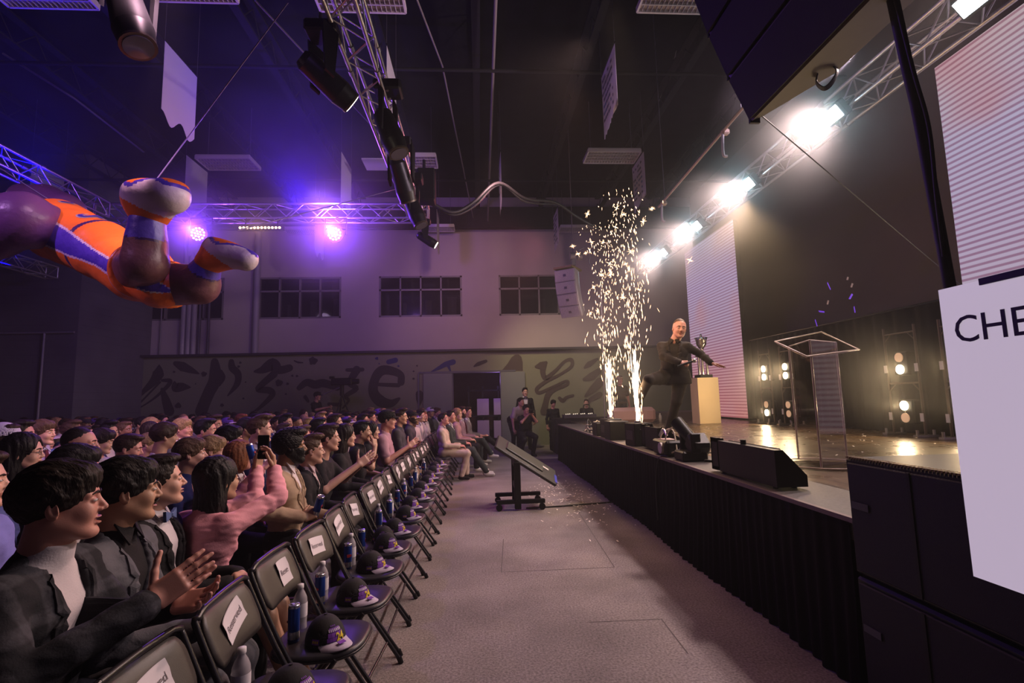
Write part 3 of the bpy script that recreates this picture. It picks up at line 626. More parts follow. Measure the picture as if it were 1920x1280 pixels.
# sparks: two fountains of glowing streaks
sparkm = glow('spark_glow', (1.0, .60, .34), 5); coreM = glow('spark_core', (1.0, .80, .62), 7)
for i, w in enumerate(SPK):
    mb = MB(); o = Vector((w[0], w[1], SH+.33)); H_ = 3.3-.1*i
    def streak(p, d, ln, wd, mi):
        d, u, v = basis(d); a, b, c = p-d*ln*.5, p+d*ln*.5, p
        mb.add([a, c+u*wd, c+v*wd, c-u*wd, c-v*wd, b], [(0, 2, 1), (0, 3, 2), (0, 4, 3), (0, 1, 4), (5, 1, 2), (5, 2, 3), (5, 3, 4), (5, 4, 1)], mi)
    for k in range(430):
        t = random.random()**.85; z = t*H_; rad = .035+.17*min(t*2.6, 1)**1.1+.12*t
        g = (random.gauss(0, .48), random.gauss(0, .48)); sw = .05*math.sin(z*3+i*2)
        p = o+Vector((g[0]*rad+sw, g[1]*rad+(.10 if i == 0 else -.02)*t, z))
        up = Vector((g[0]*.22+random.gauss(0, .05+.25*t*t), g[1]*.22+random.gauss(0, .05+.25*t*t), 1.0 if random.random() < .9-.5*t else -.8))
        ln = random.uniform(.04, .15)*(1-.62*t); wd = random.uniform(.0026, .0068)*(1.1-.1*t)
        streak(p, up, ln, wd, 0)
    for k in range(95):      # dense hot root
        t = random.random()**1.3*.85; z = t*1.0; rad = .012+.045*t
        p = o+Vector((random.gauss(0, .55)*rad, random.gauss(0, .55)*rad, z+.02))
        streak(p, (random.gauss(0, .03), random.gauss(0, .03), 1), random.uniform(.12, .26), random.uniform(.004, .009)*(1.1-t*.6), 1)
    for k in range(14):       # crackling stars
        t = random.uniform(.5, .95); p = o+Vector((random.gauss(0, .28), random.gauss(0, .28), t*H_))
        for q in range(7): streak(p+Vector((0, 0, 0)), (random.gauss(0, 1), random.gauss(0, 1), random.gauss(0, 1)), random.uniform(.07, .14), .0035, 0)
    tag(mb.build('spark_fountain', [sparkm, coreM]), ('tall fountain of golden sparks from the farther machine', 'tall fountain of golden sparks from the nearer machine by the man')[i], 'sparks', kind='stuff')
# confetti
conf = mat('confetti_paper', (.75, .66, .60), .5)
mb = MB()
for k in range(430):
    if k % 2: x, y, z = random.uniform(2.3, 5.8), random.gauss(7.4, 1.7), SH+.006
    else: x, y, z = random.gauss(1.35, .28), random.gauss(7.9, .9), .008
    if z < .1 and x > 1.85: continue
    if z > .5 and not 2.3 < y < 12: continue
    a = random.uniform(0, PI); s, t = random.uniform(.008, .02), random.uniform(.005, .01); c, q = math.cos(a), math.sin(a); dz = random.uniform(.0, .012)
    mb.add([(x+s*c-t*q, y+s*q+t*c, z+dz), (x-s*c-t*q, y-s*q+t*c, z), (x-s*c+t*q, y-s*q-t*c, z), (x+s*c+t*q, y+s*q-t*c, z+dz)], [(0, 1, 2, 3)])
tag(mb.build('confetti', conf), 'pale confetti bits scattered over the stage boards and aisle floor', 'confetti', kind='stuff')
for k, (px, py, c, ang) in enumerate([(1530,605,0,.3),(1540,584,0,1.3),(1552,567,1,2.6),(1554,536,0,.4),(1595,556,0,2.3),(1597,535,1,2.5),(1602,580,0,.1),(1589,522,1,2.6)]):
    p = Vector(at(px, py, 0, 5.2)); l_ = (.055, .03)[c]*random.uniform(.7, 1.2)
    d = Vector((0, math.sin(ang), math.cos(ang))); u = Vector((.3, math.cos(ang), -math.sin(ang))).normalized()
    tag(MB().prism([p-d*l_-u*.012, p+d*l_-u*.010, p+d*l_*.8+u*.012, p-d*l_+u*.010], (.004, 0, 0)).build('confetti_piece', (mat('confetti_violet', (.20, .07, .9), .4, 0, (.2, .06, 1.), .5), conf)[c]),  # violet scraps get a faint glow of their own to look lit
        '%s confetti scrap drifting in front of the drape, %s' % (('violet', 'white')[c], ['lowest of the shower', 'low, farthest from the sign', 'left of the middle', 'upper left violet one', 'upper right violet one', 'upper right pale one', 'lower right faint one', 'highest of all'][k]), 'confetti', 'confetti drifting above the stage')
# moving head on the stage edge with its cable
mh = at(1283, 850, 0, 2.15)
r = thing('moving_head_light', 'black moving head lamp lying among cables on the stage edge', 'stage light', (2.12, 5.05, SH))
MB().box((0, 0, .05), (.26, .24, .10), bev=.015).build('base', black_plastic, r)
MB().box((-.0, -.13, .18), (.10, .04, .2), bev=.01).box((0, .13, .18), (.10, .04, .2), bev=.01).build('yoke', black_plastic, r)
MB().cyl((.05, -.02, .16), (-.05, .20, .38), .055, 16, .07).box((.06, -.05, .16), (.2, .2, .18), rot=Matrix.Rotation(.7, 3, 'X'), bev=.03).build('lamp_head', black_plastic, r)
cab = mat('cable_black', )
def cable(pts, r_, label, name='cable', m=cab, sub_=6, group=None):
    return tag(MB().tube(pts, r_, 6, sub=sub_).build(name, m), label, 'cable', group)
z = SH+.012
cable([(2.2, 4.9, z), (2.4, 4.7, z), (2.3, 4.5, z), (2.28, 4.3, z)], .012, 'thick black cable running from the moving head to the long monitor speaker')
cable([(2.18, 5.2, z+.02), (2.38, 5.35, z+.1), (2.55, 5.1, z+.12), (2.45, 4.85, z+.02), (2.2, 4.95, z), (2.3, 5.3, z), (2.55, 5.25, z+.05), (2.5, 4.95, z+.04)], .009, 'coiled grey cable loop beside the moving head lamp', m=mat('cable_grey', (.28, .25, .2), .5))
cable([(2.0, 5.45, z+.02), (2.05, 5.5, z+.22), (2.1, 5.35, z+.3), (2.08, 5.2, z+.1), (2.0, 5.5, z+.02), (2.03, 5.62, z+.2), (2.1, 5.45, z+.27), (2.08, 5.3, z+.03)], .008, 'pale cable looping up behind the moving head lamp', m=mat('cable_pale', (.5, .44, .34), .5))
cable([(1.99, 5.35, z), (1.93, 5.45, SH-.02), (1.90, 5.5, .6), (1.9, 5.5, .2)], .01, 'thin dark cable hanging over the stage edge into the pleats')
r = thing('power_box', 'black stage box with a round white socket on the stage edge', 'box', (2.07, 5.55, SH))
MB().box((0, 0, .09), (.2, .42, .16), bev=.02).build('case', black_plastic, r)
MB().cyl((-.10, -.1, .09), (-.125, -.1, .09), .06, 16).build('socket', mat('socket_grey', (.5, .45, .4), .4), r)
MB().box((0, .02, .172), (.14, .2, .006)).build('label_plate', mat('plate_pink', (.6, .45, .45), .5), r)
tag(MB().box((2.35, 4.95, SH+.02), (.02, .01, .02)).tube([(2.05, 5.72, SH+.2), (2.05, 5.6, SH+.28), (2.05, 5.5, SH+.22)], .014, 8, sub=4).build('clamp', steel), 'silver hook clamp on the black box at the stage edge', 'clamp')
mb = MB()
for k in range(16):
    y = 8.9+k*.06; mb.tube([(2.05+random.uniform(-.05, .3), y, SH+.01), (2.1+random.uniform(-.1, .3), y+.2, SH+random.uniform(.05, .22)), (2.1+random.uniform(-.1, .3), y+.3, SH+.01)], .012, 6, sub=4, mi=k % 2)
tag(mb.build('cable_heap', [cab, mat('cable_pale', )]), 'tangled heap of cables and clamps at the far stage edge', 'cables', kind='stuff')
# bench and table items behind the stage at the far end: seat and bottle
tag(MB().box((3.6, 11.9, SH+.2), (1.1, .4, .36), bev=.08).build('bench', mat('bench_pink', (.42, .25, .24), .7)), 'low padded pinkish bench at the far side of the stage', 'bench')
r = thing('water_bottle', 'water bottle standing by the pinkish bench on the stage', 'bottle', (4.3, 11.9, SH)); MB().lathe((0, 0, 0), [(0, 0), (.035, 0), (.035, .16), (.015, .2)], 12).build('bottle_body', mat('bottle_clear', (.5, .48, .5), .15), r); MB().cyl((0, 0, .2), (0, 0, .225), .016, 10).build('cap', white_paint, r)
# DJ booth and tables in the far corner
dj = mat('booth_cloth', (.02, .017, .016), .85)
tag(MB().box((2.9, 14.2, .48), (1.7, .7, .96), bev=.02).build('dj_booth', dj), 'black cloth covered booth at the far end of the stage', 'table')
tag(MB().box((4.6, 13.2, .55), (2.4, .5, 1.1), bev=.02).build('booth_screen', mat('booth_grey', (.085, .07, .06), .6)), 'grey panel screen in front of the crew behind the sparks', 'panel')
r = thing('mixer', 'mixing console with small lit knobs on the booth', 'mixer', (2.75, 14.0, .96))
MB().box((0, 0, .05), (.9, .4, .1), bev=.01).build('console', mat('mixer_grey', (.10, .09, .09), .4), r)
mb = MB()
for k in range(12): mb.cyl((-.38+k*.07, -.1+.1*(k % 3), .10), (-.38+k*.07, -.1+.1*(k % 3), .125), .012, 6)
mb.build('knob', glow('knob_lit', (1, .8, .6), 1.2), r)

# rolling confidence monitor in the aisle, screen toward the stage
cm_ = thing('rolling_monitor', 'big flat monitor tilted on a wheeled black stand in the aisle', 'monitor', (.5, 7.45, 0))
# panel: tilted so that its back faces the audience side and up
v1 = Vector((.91, .0, -.60)).normalized(); v2 = Vector((.30, .95, .05)).normalized(); v2 = (v2-v1*v1.dot(v2)).normalized()
R3 = Matrix((v1, v2, v1.cross(v2))).transposed()
pcen = Vector(at(986, 862, 1, 7.45))-Vector((.5, 7.45, 0))
MB().box(pcen, (1.02, .60, .05), rot=R3, bev=.012).build('screen_panel', mat('monitor_back', (.028, .030, .024), .35), cm_)
MB().box(pcen+R3@Vector((-.04, .0, .035)), (.62, .34, .04), rot=R3, bev=.012).build('rear_cover', mat('monitor_cover', (.06, .065, .05), .3), cm_)
MB().box(pcen+R3@Vector((.32, .08, .03)), (.10, .07, .01), rot=R3).build('sticker', white_paint, cm_)
MB().box(pcen+R3@Vector((.495, -.1, 0)), (.04, .3, .056), rot=R3).build('corner_guard', mat('guard_blue', (.01, .02, .45), .4), cm_)
for s in (-.28, .28):
    MB().box((.0, s, .34), (.09, .07, .64), bev=.008).build('post', black_metal, cm_)
    MB().box((.04, s, .12), (.68, .06, .055), bev=.006).build('foot_bar', black_metal, cm_)
    for q in (-.26, .34): MB().cyl((q, s-.02, .045), (q, s+.02, .045), .045, 14).box((q, s, .085), (.03, .05, .03)).build('caster', black_plastic, cm_)
MB().box((0, 0, .30), (.07, .6, .06)).box((0, 0, .60), (.07, .6, .06)).build('cross_bar', black_metal, cm_)
cable([(.62, 7.25, .012), (1.0, 7.27, .012), (1.5, 7.35, .012), (1.93, 7.42, .012)], .011, 'black cable across the aisle floor to the stage skirt')

# ================================================================ OVERHEAD: TRUSSES, LAMPS, BANNERS
def truss(A, B, label, w=.29, group=None, step=.30, pad=False):
    A, B = Vector(A), Vector(B); d, u, v = (B-A).normalized(), None, None
    v = Vector((0, 0, 1)); u = d.cross(v).normalized(); v = u.cross(d); L_ = (B-A).length
    r = thing('lighting_truss', label, 'truss', A, group=group)
    cs = [u*a*w/2+v*b*w/2 for a, b in ((-1, -1), (1, -1), (1, 1), (-1, 1))]
    for c in cs: MB().cyl(c, c+d*L_, .024, 8).build('chord', alu, r)
    mb = MB(); n = max(2, int(L_/step)); s = L_/n
    for f in range(4):
        p, q = cs[f], cs[(f+1) % 4]
        for k in range(n):
            a, b = (p, q) if (k+f) % 2 else (q, p)
            mb.cyl(a+d*s*k, b+d*s*(k+1), .010, 5, cap=False)
        for k in (0, n): mb.cyl(p+d*s*k, q+d*s*k, .018, 6)
    k = 0
    while k*2.4 < L_-.1 and k < 8:
        for c in cs: mb.cyl(c+d*(k*2.4-.03 if k else 0), c+d*(k*2.4+.05), .034, 8)
        k += 1
    mb.build('bracing', alu, r)
    return r
truss((4.62, 1.0, 5.07), (4.62, 13.5, 5.07), 'long aluminium truss over the stage carrying the white wash lamps')
truss((-1.22, .5, 5.35), (-1.22, 9.75, 5.35), 'aluminium truss over the front rows running away from the camera')
truss((-7.3, 9.9, 5.32), (-.98, 9.9, 5.32), 'aluminium cross truss glowing violet over the middle rows')
truss((-7.15, 1.0, 5.32), (-7.15, 9.7, 5.32), 'aluminium truss on the audience side above the inflatable player')
truss((-10.9, 8.0, 5.05), (-10.9, 13.3, 5.05), 'short dark aluminium truss by the side wall')
# wash panels on the stage truss
lit = glow('wash_lamp_lit', (.86, .96, 1.0), 30)
for i, w in enumerate(WASH):
    R3 = Matrix.Rotation(-.65, 3, 'Y')
    nm = ['nearest the camera at the top edge', 'second from the camera, the biggest glare', 'third from the camera', 'fourth from the camera', 'farthest and smallest'][i]
    r = thing('wash_light', 'cool white wash lamp on the stage truss, '+nm, 'stage light', w, group='white wash lamps on the stage truss')
    MB().box((0, 0, 0), (.12, .31, .22), rot=R3, bev=.02).build('housing', black_plastic, r)
    MB().box(R3@Vector((-.066, 0, 0)), (.012, .25, .16), rot=R3, bev=.005).build('lamp_face', lit, r)
    MB().tube([(.02, -.18, 0), (.1, -.18, .1), (.1, .18, .1), (.02, .18, 0)], .012, 6).cyl((.1, 0, .1), (.14, 0, .10), .02, 6).build('yoke', black_metal, r)
# violet pars on the cross truss
vio = glow('par_lamp_lit', (.60, .42, 1.0), 4)
for i, w in enumerate(PARS):
    r = thing('par_light', ('round violet led par lamp behind the inflatable shoes', 'round violet led par lamp glowing in haze near the cross truss middle')[i], 'stage light', w)
    dn = Vector((.05, -1, -.12)).normalized(); _, u, v = basis(dn)
    MB().cyl(-dn*.18, dn*.04, .10, 20, .17).cyl(dn*.04, dn*.07, .17, 20).build('housing', black_plastic, r)
    mb = MB()
    for a, q in ((1, 0), (6, .055), (12, .11)):
        for k in range(a): c = dn*.072+(u*math.cos(2*PI*k/a)+v*math.sin(2*PI*k/a))*q; mb.cyl(c, c+dn*.012, .021, 8)
    mb.build('lamp_cell', vio, r)
    MB().tube([(-.2, 0, 0), (-.2, .03, .34), (.2, .03, .34), (.2, 0, 0)], .014, 6).cyl((0, .03, .34), (0, .155, 5.2-w[2]), .02, 6).build('yoke', black_metal, r)
# warm led bar
p, q = Vector(at(452, 428, 1, 9.7)), Vector(at(527, 427, 1, 9.7))
r = thing('led_bar', 'warm white led bar hanging under the cross truss', 'stage light', (p+q)/2)
MB().box((0, 0, 0), ((q-p).length+.1, .10, .09), bev=.01).build('housing', black_plastic, r)
mb = MB()
for k in range(12): mb.cyl(((k-5.5)*.067, -.051, -.01), ((k-5.5)*.067, -.06, -.012), .024, 8)
mb.build('lamp_cell', glow('bar_lamp_lit', (1, .66, .36), 5), r)
for s in (-1, 1): MB().cyl((s*.3, 0, .04), (s*.3, .055, 5.2-r.location.z), .012, 5).build('hanger', black_metal, r)
lamp('bar_glow', 'SPOT', (p+q)/2+Vector((0, -.1, 0)), (p+q)/2+Vector((.2, -3, -2)), (1, .5, .25), 26, .15, 150, .8, 2.2)
# moving heads
def moving_head(c, dirv, label, lit_m=None, s=1.0, hang=True, up=(0, 0, 1), dz=None):
    r = thing('moving_head_light', label, 'stage light', c); d = Vector(dirv).normalized()
    sd = d.cross(Vector((0, 0, 1))).normalized()
    MB().cyl(-d*.20*s, d*.22*s, .12*s, 20, .145*s).cyl(-d*.26*s, -d*.20*s, .08*s, 20, .12*s).cyl(d*.22*s, d*.36*s, .145*s, 20, .125*s).build('lamp_head', black_plastic, r)
    MB().cyl(d*.36*s, d*.385*s, .13*s, 20, .13*s).build('bezel', mat('bezel_brass', (.10, .08, .06), .35, .6), r)
    MB().cyl(d*.375*s, d*.392*s, .105*s, 20).build('lens', lit_m or mat('lens_dark', (.08, .07, .09), .08, spec=1), r)
    top = .46*s
    for q in (-1, 1): MB().prism([sd*q*.18*s+Vector((0, 0, -.07*s))-d*.05, sd*q*.18*s+Vector((0, 0, -.07*s))+d*.05, sd*q*.18*s+Vector((0, 0, top))+d*.09, sd*q*.18*s+Vector((0, 0, top))-d*.09], sd*q*.035*s).build('yoke_arm', black_plastic, r)
    MB().box((0, 0, top+.06*s), (.34*s, .28*s, .14*s), bev=.02).build('base', black_plastic, r)
    if dz: MB().cyl((0, -.08, top), (0, -.08, dz), .02, 6).cyl((0, .08, top), (0, .08, dz), .02, 6).build('clamp', steel, r)
    return r
litw = glow('beam_lens_lit', (1.0, .88, .62), 9)
c = at(628, 120, 2, 4.85); moving_head((c[0]-.12, c[1], 4.72), (.62, .50, -.42), 'big black moving head with a lit warm lens on the near truss', litw, .9, dz=.60)
lamp('beam', 'SPOT', (c[0]+.22, c[1]+.28, 4.5), (2.6, 8.5, 1.2), (1, .72, .4), 50, .03, 22, .6, 2.0)
c = at(240, 20, 2, 4.7); moving_head(c, (.35, -.15, -.9), 'large dark moving head at the top left with blue rim light', None, 1.0, dz=.65)
for i, (px, py, lab) in enumerate([(728, 215, 'black moving head below the near truss, nearest of the dark trio'), (752, 310, 'black moving head below the near truss, middle of the dark trio'), (775, 370, 'black moving head below the near truss, farthest of the dark trio')]):
    c = at(px, py, 2, 4.95); moving_head((c[0], c[1], 4.78), (.35, -.1, -.9) if i != 1 else (.2, .5, -.8), lab, None, .95, dz=.42)
c = at(797, 447, 1, 9.69); moving_head(c, (.75, .1, -.45), 'small moving head with a warm lit lens at the truss end', litw, .65, dz=5.2-c[2])
lamp('beam', 'SPOT', (c[0]+.25, c[1], c[2]-.12), (c[0]+3, c[1]+.3, c[2]-1.6), (1, .75, .4), 30, .03, 30, .6, 3.5)
c = at(3, 342, 1, 7.4); moving_head((-7.295, c[1], c[2]), (.8, -.3, -.2), 'half seen lamp with a warm lens at the left edge', litw, .6, dz=.9)
# hanging speaker box behind the near truss, cables
tag(MB().box(tuple(at(800, 350, 1, 9.0)), (.32, .3, .62), bev=.02).cyl(at(795, 300, 1, 9.0), at(795, 325, 1, 9.0), .03, 6).build('hanging_speaker', black_plastic), 'black box speaker hanging behind the far end of the near truss', 'speaker')
grey = mat('cable_bundle', (.03, .028, .03), .45)
cable([at(808, 380, 1, 9.6), at(850, 398, 1, 9.7), at(890, 378, 1, 9.8), at(935, 343, 1, 9.9), at(985, 372, 1, 10.5), at(1040, 379, 1, 11), at(1080, 405, 1, 11.5), at(1120, 428, 1, 12)], .035, 'thick grey cable bundle swagging across the ceiling', m=grey)
cable([at(808, 383, 1, 9.65), at(850, 403, 1, 9.75), at(890, 386, 1, 9.85), at(937, 346, 1, 9.95), at(985, 378, 1, 10.55), at(1042, 382, 1, 11.05)], .022, 'thinner grey cable following the swagged bundle', m=grey)
cable([at(1235, 190, 1, 11), at(1247, 158, 1, 10.6), at(1262, 120, 1, 9.8), at(1275, 60, 1, 8.9)], .015, 'thin loose cable hanging from the dark ceiling', m=mat('cable_thin_grey', (.12, .11, .11), .5))
steelw = mat('guy_wire', (.25, .2, .4), .4, .5)
cable([at(293, 337, 1, 5.3), at(540, 5, 1, 5.0)], .006, 'thin wire holding the inflatable shoe up to the ceiling', m=steelw, sub_=1)
cable([at(445, 432, 1, 5.0), at(760, 350, 1, 8.6)], .006, 'thin wire from the inflatable shoe to the near truss', m=steelw, sub_=1)
cable([at(90, 373, 1, 5.6), at(0, 315, 1, 5.8)], .006, 'thin wire from the inflatable back to the left', m=steelw, sub_=1)
cable([at(715, 255, 1, 9.5), at(478, 0, 1, 5.2)], .012, 'long dark ceiling cable over the blue haze', m=mat('cable_dim', (.10, .09, .12), .5), sub_=1)
cable([at(5, 100, 1, 9), at(140, 185, 1, 9.5), at(270, 285, 1, 11)], .02, 'dim straight cable crossing the blue ceiling', m=mat('cable_dim', ), sub_=1)
cable([at(1422, 212, 1, 3.1), at(1802, 535, 0, 6.3)], .0045, 'thin guy wire from the near line array down to the drape', m=mat('cable_black', ), sub_=1)

# banners: pale cloth sheets hung edge-on along the hall
cloth = bpy.data.materials.new('banner_cloth'); cloth.use_nodes = True
b = cloth.node_tree.nodes['Principled BSDF']; b.inputs['Base Color'].default_value = (.78, .74, .76, 1); b.inputs['Roughness'].default_value = .9
t2 = cloth.node_tree.nodes.new('ShaderNodeBsdfTranslucent'); t2.inputs[0].default_value = (.62, .56, .60, 1); m2 = cloth.node_tree.nodes.new('ShaderNodeMixShader'); m2.inputs[0].default_value = .35
cloth.node_tree.links.new(b.outputs[0], m2.inputs[1]); cloth.node_tree.links.new(t2.outputs[0], m2.inputs[2]); cloth.node_tree.links.new(m2.outputs[0], cloth.node_tree.nodes['Material Output'].inputs[0])
ink = mat('banner_ink', (.10, .10, .12), .7); ink2 = mat('banner_ink_blue', (.08, .16, .30), .7)
BAN = [(-4.73, 7.45, 0, 'largest pale banner hanging near the top left, blank side showing'), (-1.37, 7.45, 0, 'pale banner seen nearly edge-on behind the near truss'), (2.25, 7.3, 1, 'white printed banner high between the two stage-side strip lights'),
       (-6.45, 11.1, 0, 'pale banner hanging behind the raised inflatable shoe'), (-3.0, 10.9, 0, 'pale banner in the violet haze above the cross truss'), (.57, 10.85, 1, 'narrow edge-on banner in the middle of the ceiling'),
       (3.88, 10.8, 1, 'printed banner hanging right above the spark fountain'), (-9.95, 11.4, 0, 'pale banner behind the audience-side truss'), (-1.17, 14.3, 0, 'edge-on banner at the far end near the small moving head'),
       (2.40, 14.2, 1, 'small banner hanging above the far line array'), (-4.75, 14.6, 0, 'pale banner glowing violet below the cross truss'), (-8.3, 14.6, 0, 'pale banner hiding behind the violet lamp and inflatable shoe')]
for x, y, pr, lab in BAN:
    r = thing('hanging_banner', lab, 'banner', (x, y, 5.95), group='pale banners hanging from the ceiling'); n = 16; wd, ht = .88, 1.2
    V = []; jag = x > 1
    for side in (0, 1):
        for i in range(n+1):
            for j in range(9):
                v = j/8; low = 0
                if j == 0: low = (.09*math.sin(i*.7+x)+.06*(i/n)) if not jag else .13*abs(((i*3) % 7)/7-.5)+.18*(1-i/n)
                V.append((side*.004+.004*math.sin(i*.8+v*2)*(1-v), i*wd/n, ht*v+low+.05*math.sin(PI*i/n)*(1-v)*0))
    m = (n+1)*9; F = [(i*9+j, i*9+j+1, (i+1)*9+j+1, (i+1)*9+j) for i in range(n) for j in range(8)]; F += [tuple(m+k for k in reversed(f)) for f in F]
    MB().add(V, F, 0, True).build('cloth', cloth, r)
    MB().cyl((0, -.02, ht), (0, wd+.02, ht), .012, 6).build('top_rod', black_metal, r)
    for s in (0, wd): MB().cyl((0, s, ht), (0, s, 8.6-5.95), .004, 4).build('hanging_wire', mat('cable_dim', ), r)
    mb = MB()
    rr = random.Random(int(x*100))
    for k in range(7 if pr else 3):
        z_ = ht*.85-k*.12; yy = .14 if pr else .25
        while yy < wd-.16:
            l_ = rr.uniform(.03, .10)
            if rr.random() < .75: mb.box((-.022, yy+l_/2, z_), (.002, l_, .05 if pr else .03), 1 if (2 < k < 6 and rr.random() < .5) else 0)
            yy += l_+.02
    if pr: mb.build('print', [ink, ink2], r)
# square louvre panel
c = at(706, 308, 2, 6.9)
tag(MB().box((c[0], c[1], 6.9), (.55, .55, .03)).build('ceiling_vent', mat('vent_white', (.5, .47, .5), .6)), 'small square ceiling vent panel beside the near truss', 'vent')
# ceiling strip lights with louvre grids (unlit)
lv = mat('louvre_white', (.42, .37, .38), .45); body = mat('fixture_white', (.60, .53, .54), .5)
def fixture(x0, x1, y0, y1, z, lab):
    r = thing('ceiling_light', lab, 'ceiling light', ((x0+x1)/2, (y0+y1)/2, z), group='unlit louvred ceiling lights'); w, d = x1-x0, y1-y0
    MB().box((0, 0, .06), (w, d, .05)).box((0, -d/2, .02), (w, .03, .08)).box((0, d/2, .02), (w, .03, .08)).box((-w/2, 0, .02), (.03, d, .08)).box((w/2, 0, .02), (.03, d, .08)).build('housing', body, r)
    mb = MB()
    for k in range(1, 18): mb.box((-w/2+w*k/18, 0, .005), (.006, d, .04))
    for k in range(1, 4): mb.box((0, -d/2+d*k/4, .005), (w, .02, .045))
    mb.build('louvre', lv, r)
    for s in (-1, 1): MB().cyl((s*w*.4, 0, .08), (s*w*.4, 0, 8.6-z), .006, 4).build('hanging_wire', mat('cable_dim', ), r)
for a in [(2.62, 3.86, 10.92, 11.5, 'unlit strip light left of the spark fountain top'), (2.43, 3.66, 6.1, 6.7, 'unlit strip light at the top edge beside the near line array'), (-2.2, -.98, 6.25, 6.83, 'unlit strip light at the top edge behind the near truss'),
          (-2.15, -.93, 11.2, 11.8, 'unlit strip light crossing behind the near truss'), (-6.4, -5.2, 11.35, 11.95, 'unlit strip light left of the violet haze'), (-6.5, -5.3, 6.3, 6.9, 'unlit strip light at the top left edge'), (-4.45, -3.3, 6.2, 6.72, 'unlit strip light at the top edge over the biggest banner'),
          (2.8, 3.98, 16.1, 16.6, 'farthest unlit strip light above the sparks'), (-1.95, -.75, 16.0, 16.5, 'farthest unlit strip light in the middle above the windows'), (-6.3, -5.1, 16.2, 16.7, 'farthest unlit strip light above the left windows')]:
    fixture(*a[:4], 7.2, a[4])
# overhead pipe with hooks beside the near array
pA, pB = Vector(at(1235, 388, 1, 8.6)), Vector(at(1402, 192, 1, 5.4))
r = thing('rigging_pipe', 'thin rigging pipe rising behind the near line array', 'pipe', pA); pmt = mat('pipe_pinkish', (.30, .22, .20), .5)
MB().cyl((0, 0, 0), pB-pA, .02, 6).build('tube', pmt, r)
for t in (.1, .95): q = (pB-pA)*t; MB().cyl(q, (q.x, q.y, 8.62-pA.z), .006, 5).build('hanging_wire', mat('cable_dim', ), r)
for i, t in enumerate((.80, .06)):
    q = pA+(pB-pA)*t; r = thing('pipe_clamp', ('pale hook clamp hanging from the rigging pipe, nearer one', 'pale hook clamp hanging from the rigging pipe, farther one')[i], 'clamp', q-Vector((0, 0, .17)))
    MB().tube([(0, 0, .16), (-.01, 0, .10), (-.02, 0, -.1), (-.01, 0, -.17), (.03, 0, -.17)], .018, 6, sub=3).build('hook', mat('hook_pale', (.5, .44, .5), .5), r)
    MB().box((.03, 0, .16), (.10, .08, .08), bev=.02).build('jaw', mat('hook_tan', (.4, .28, .24), .5), r)

# near line array: curved stack of cabinets seen from below
arr = thing('line_array', 'huge black line array speaker hanging close at the top right', 'speaker', (1.9, 2.58, 3.4))
pos = Vector((0, 0, 0)); ang = math.radians(23)
for k in range(6):
    a = ang*(1-k*.13); dirf = Vector((math.sin(-a), 0, math.cos(a)))          # upward along the front
    back = Vector((math.cos(a), 0, math.sin(a))); hh = .34
    p0 = pos; p1 = pos+dirf*hh
    mb = MB(); V = []
    for pp, dep in ((p0, .46), (p1, .46)):
        for (ty, tx) in ((-.56, 0), (.56, 0), (.56, .18), (.30, 1), (-.30, 1), (-.56, .18)): V.append(pp+Vector((0, ty, 0))+back*(dep*tx))
    mb.add(V, [(0, 1, 2, 3, 4, 5), (11, 10, 9, 8, 7, 6)]+[(i, i+6, (i+1) % 6+6, (i+1) % 6) for i in range(6)])
    c_ = mb.build('cabinet', [mat('array_tan', (.10, .08, .045), .55, noise=(8, .1)) if k == 0 else black_plastic], arr)
    gp = p0+dirf*hh*.5-back*.012
    MB().box(gp, (.02, 1.10, hh-.03), rot=Matrix.Rotation(-a, 3, 'Y')).build('grille', sub, c_)
    MB().box(p0+back*.03+Vector((0, .575, .03)), (.07, .02, .10)).box(p0+back*.03+Vector((0, -.575, .03)), (.07, .02, .10)).build('rigging_plate', steel if False else black_metal, c_)
    pos = p1
mb = MB()
for k in range(4): mb.tube([np.array(at(x, y, 1, 2.75+.02*k))-np.array([1.9, 2.58, 3.4]) for x, y in [(1556, 120), (1568+k, 132), (1560, 150+3*k), (1545, 163+2*k), (1531, 152+2*k), (1533, 138)]], .005, 5, sub=5)
mb.build('cable_loop', cab, arr)
cable([at(1668, -30, 1, 2.15), at(1700, 120, 1, 2.2), at(1722, 215, 1, 2.25), at(1752, 380, 1, 2.3), at(1782, 545, 1, 2.3), at(1800, 640, 1, 2.35)], .030, 'thick black cable drop hanging beside the near line array', m=cab)
cable([at(1672, -30, 1, 2.1), at(1712, 130, 1, 2.15), at(1742, 240, 1, 2.2), at(1757, 380, 1, 2.25), at(1775, 520, 1, 2.3)], .010, 'thin black cable twisting along the thick cable drop', m=cab)
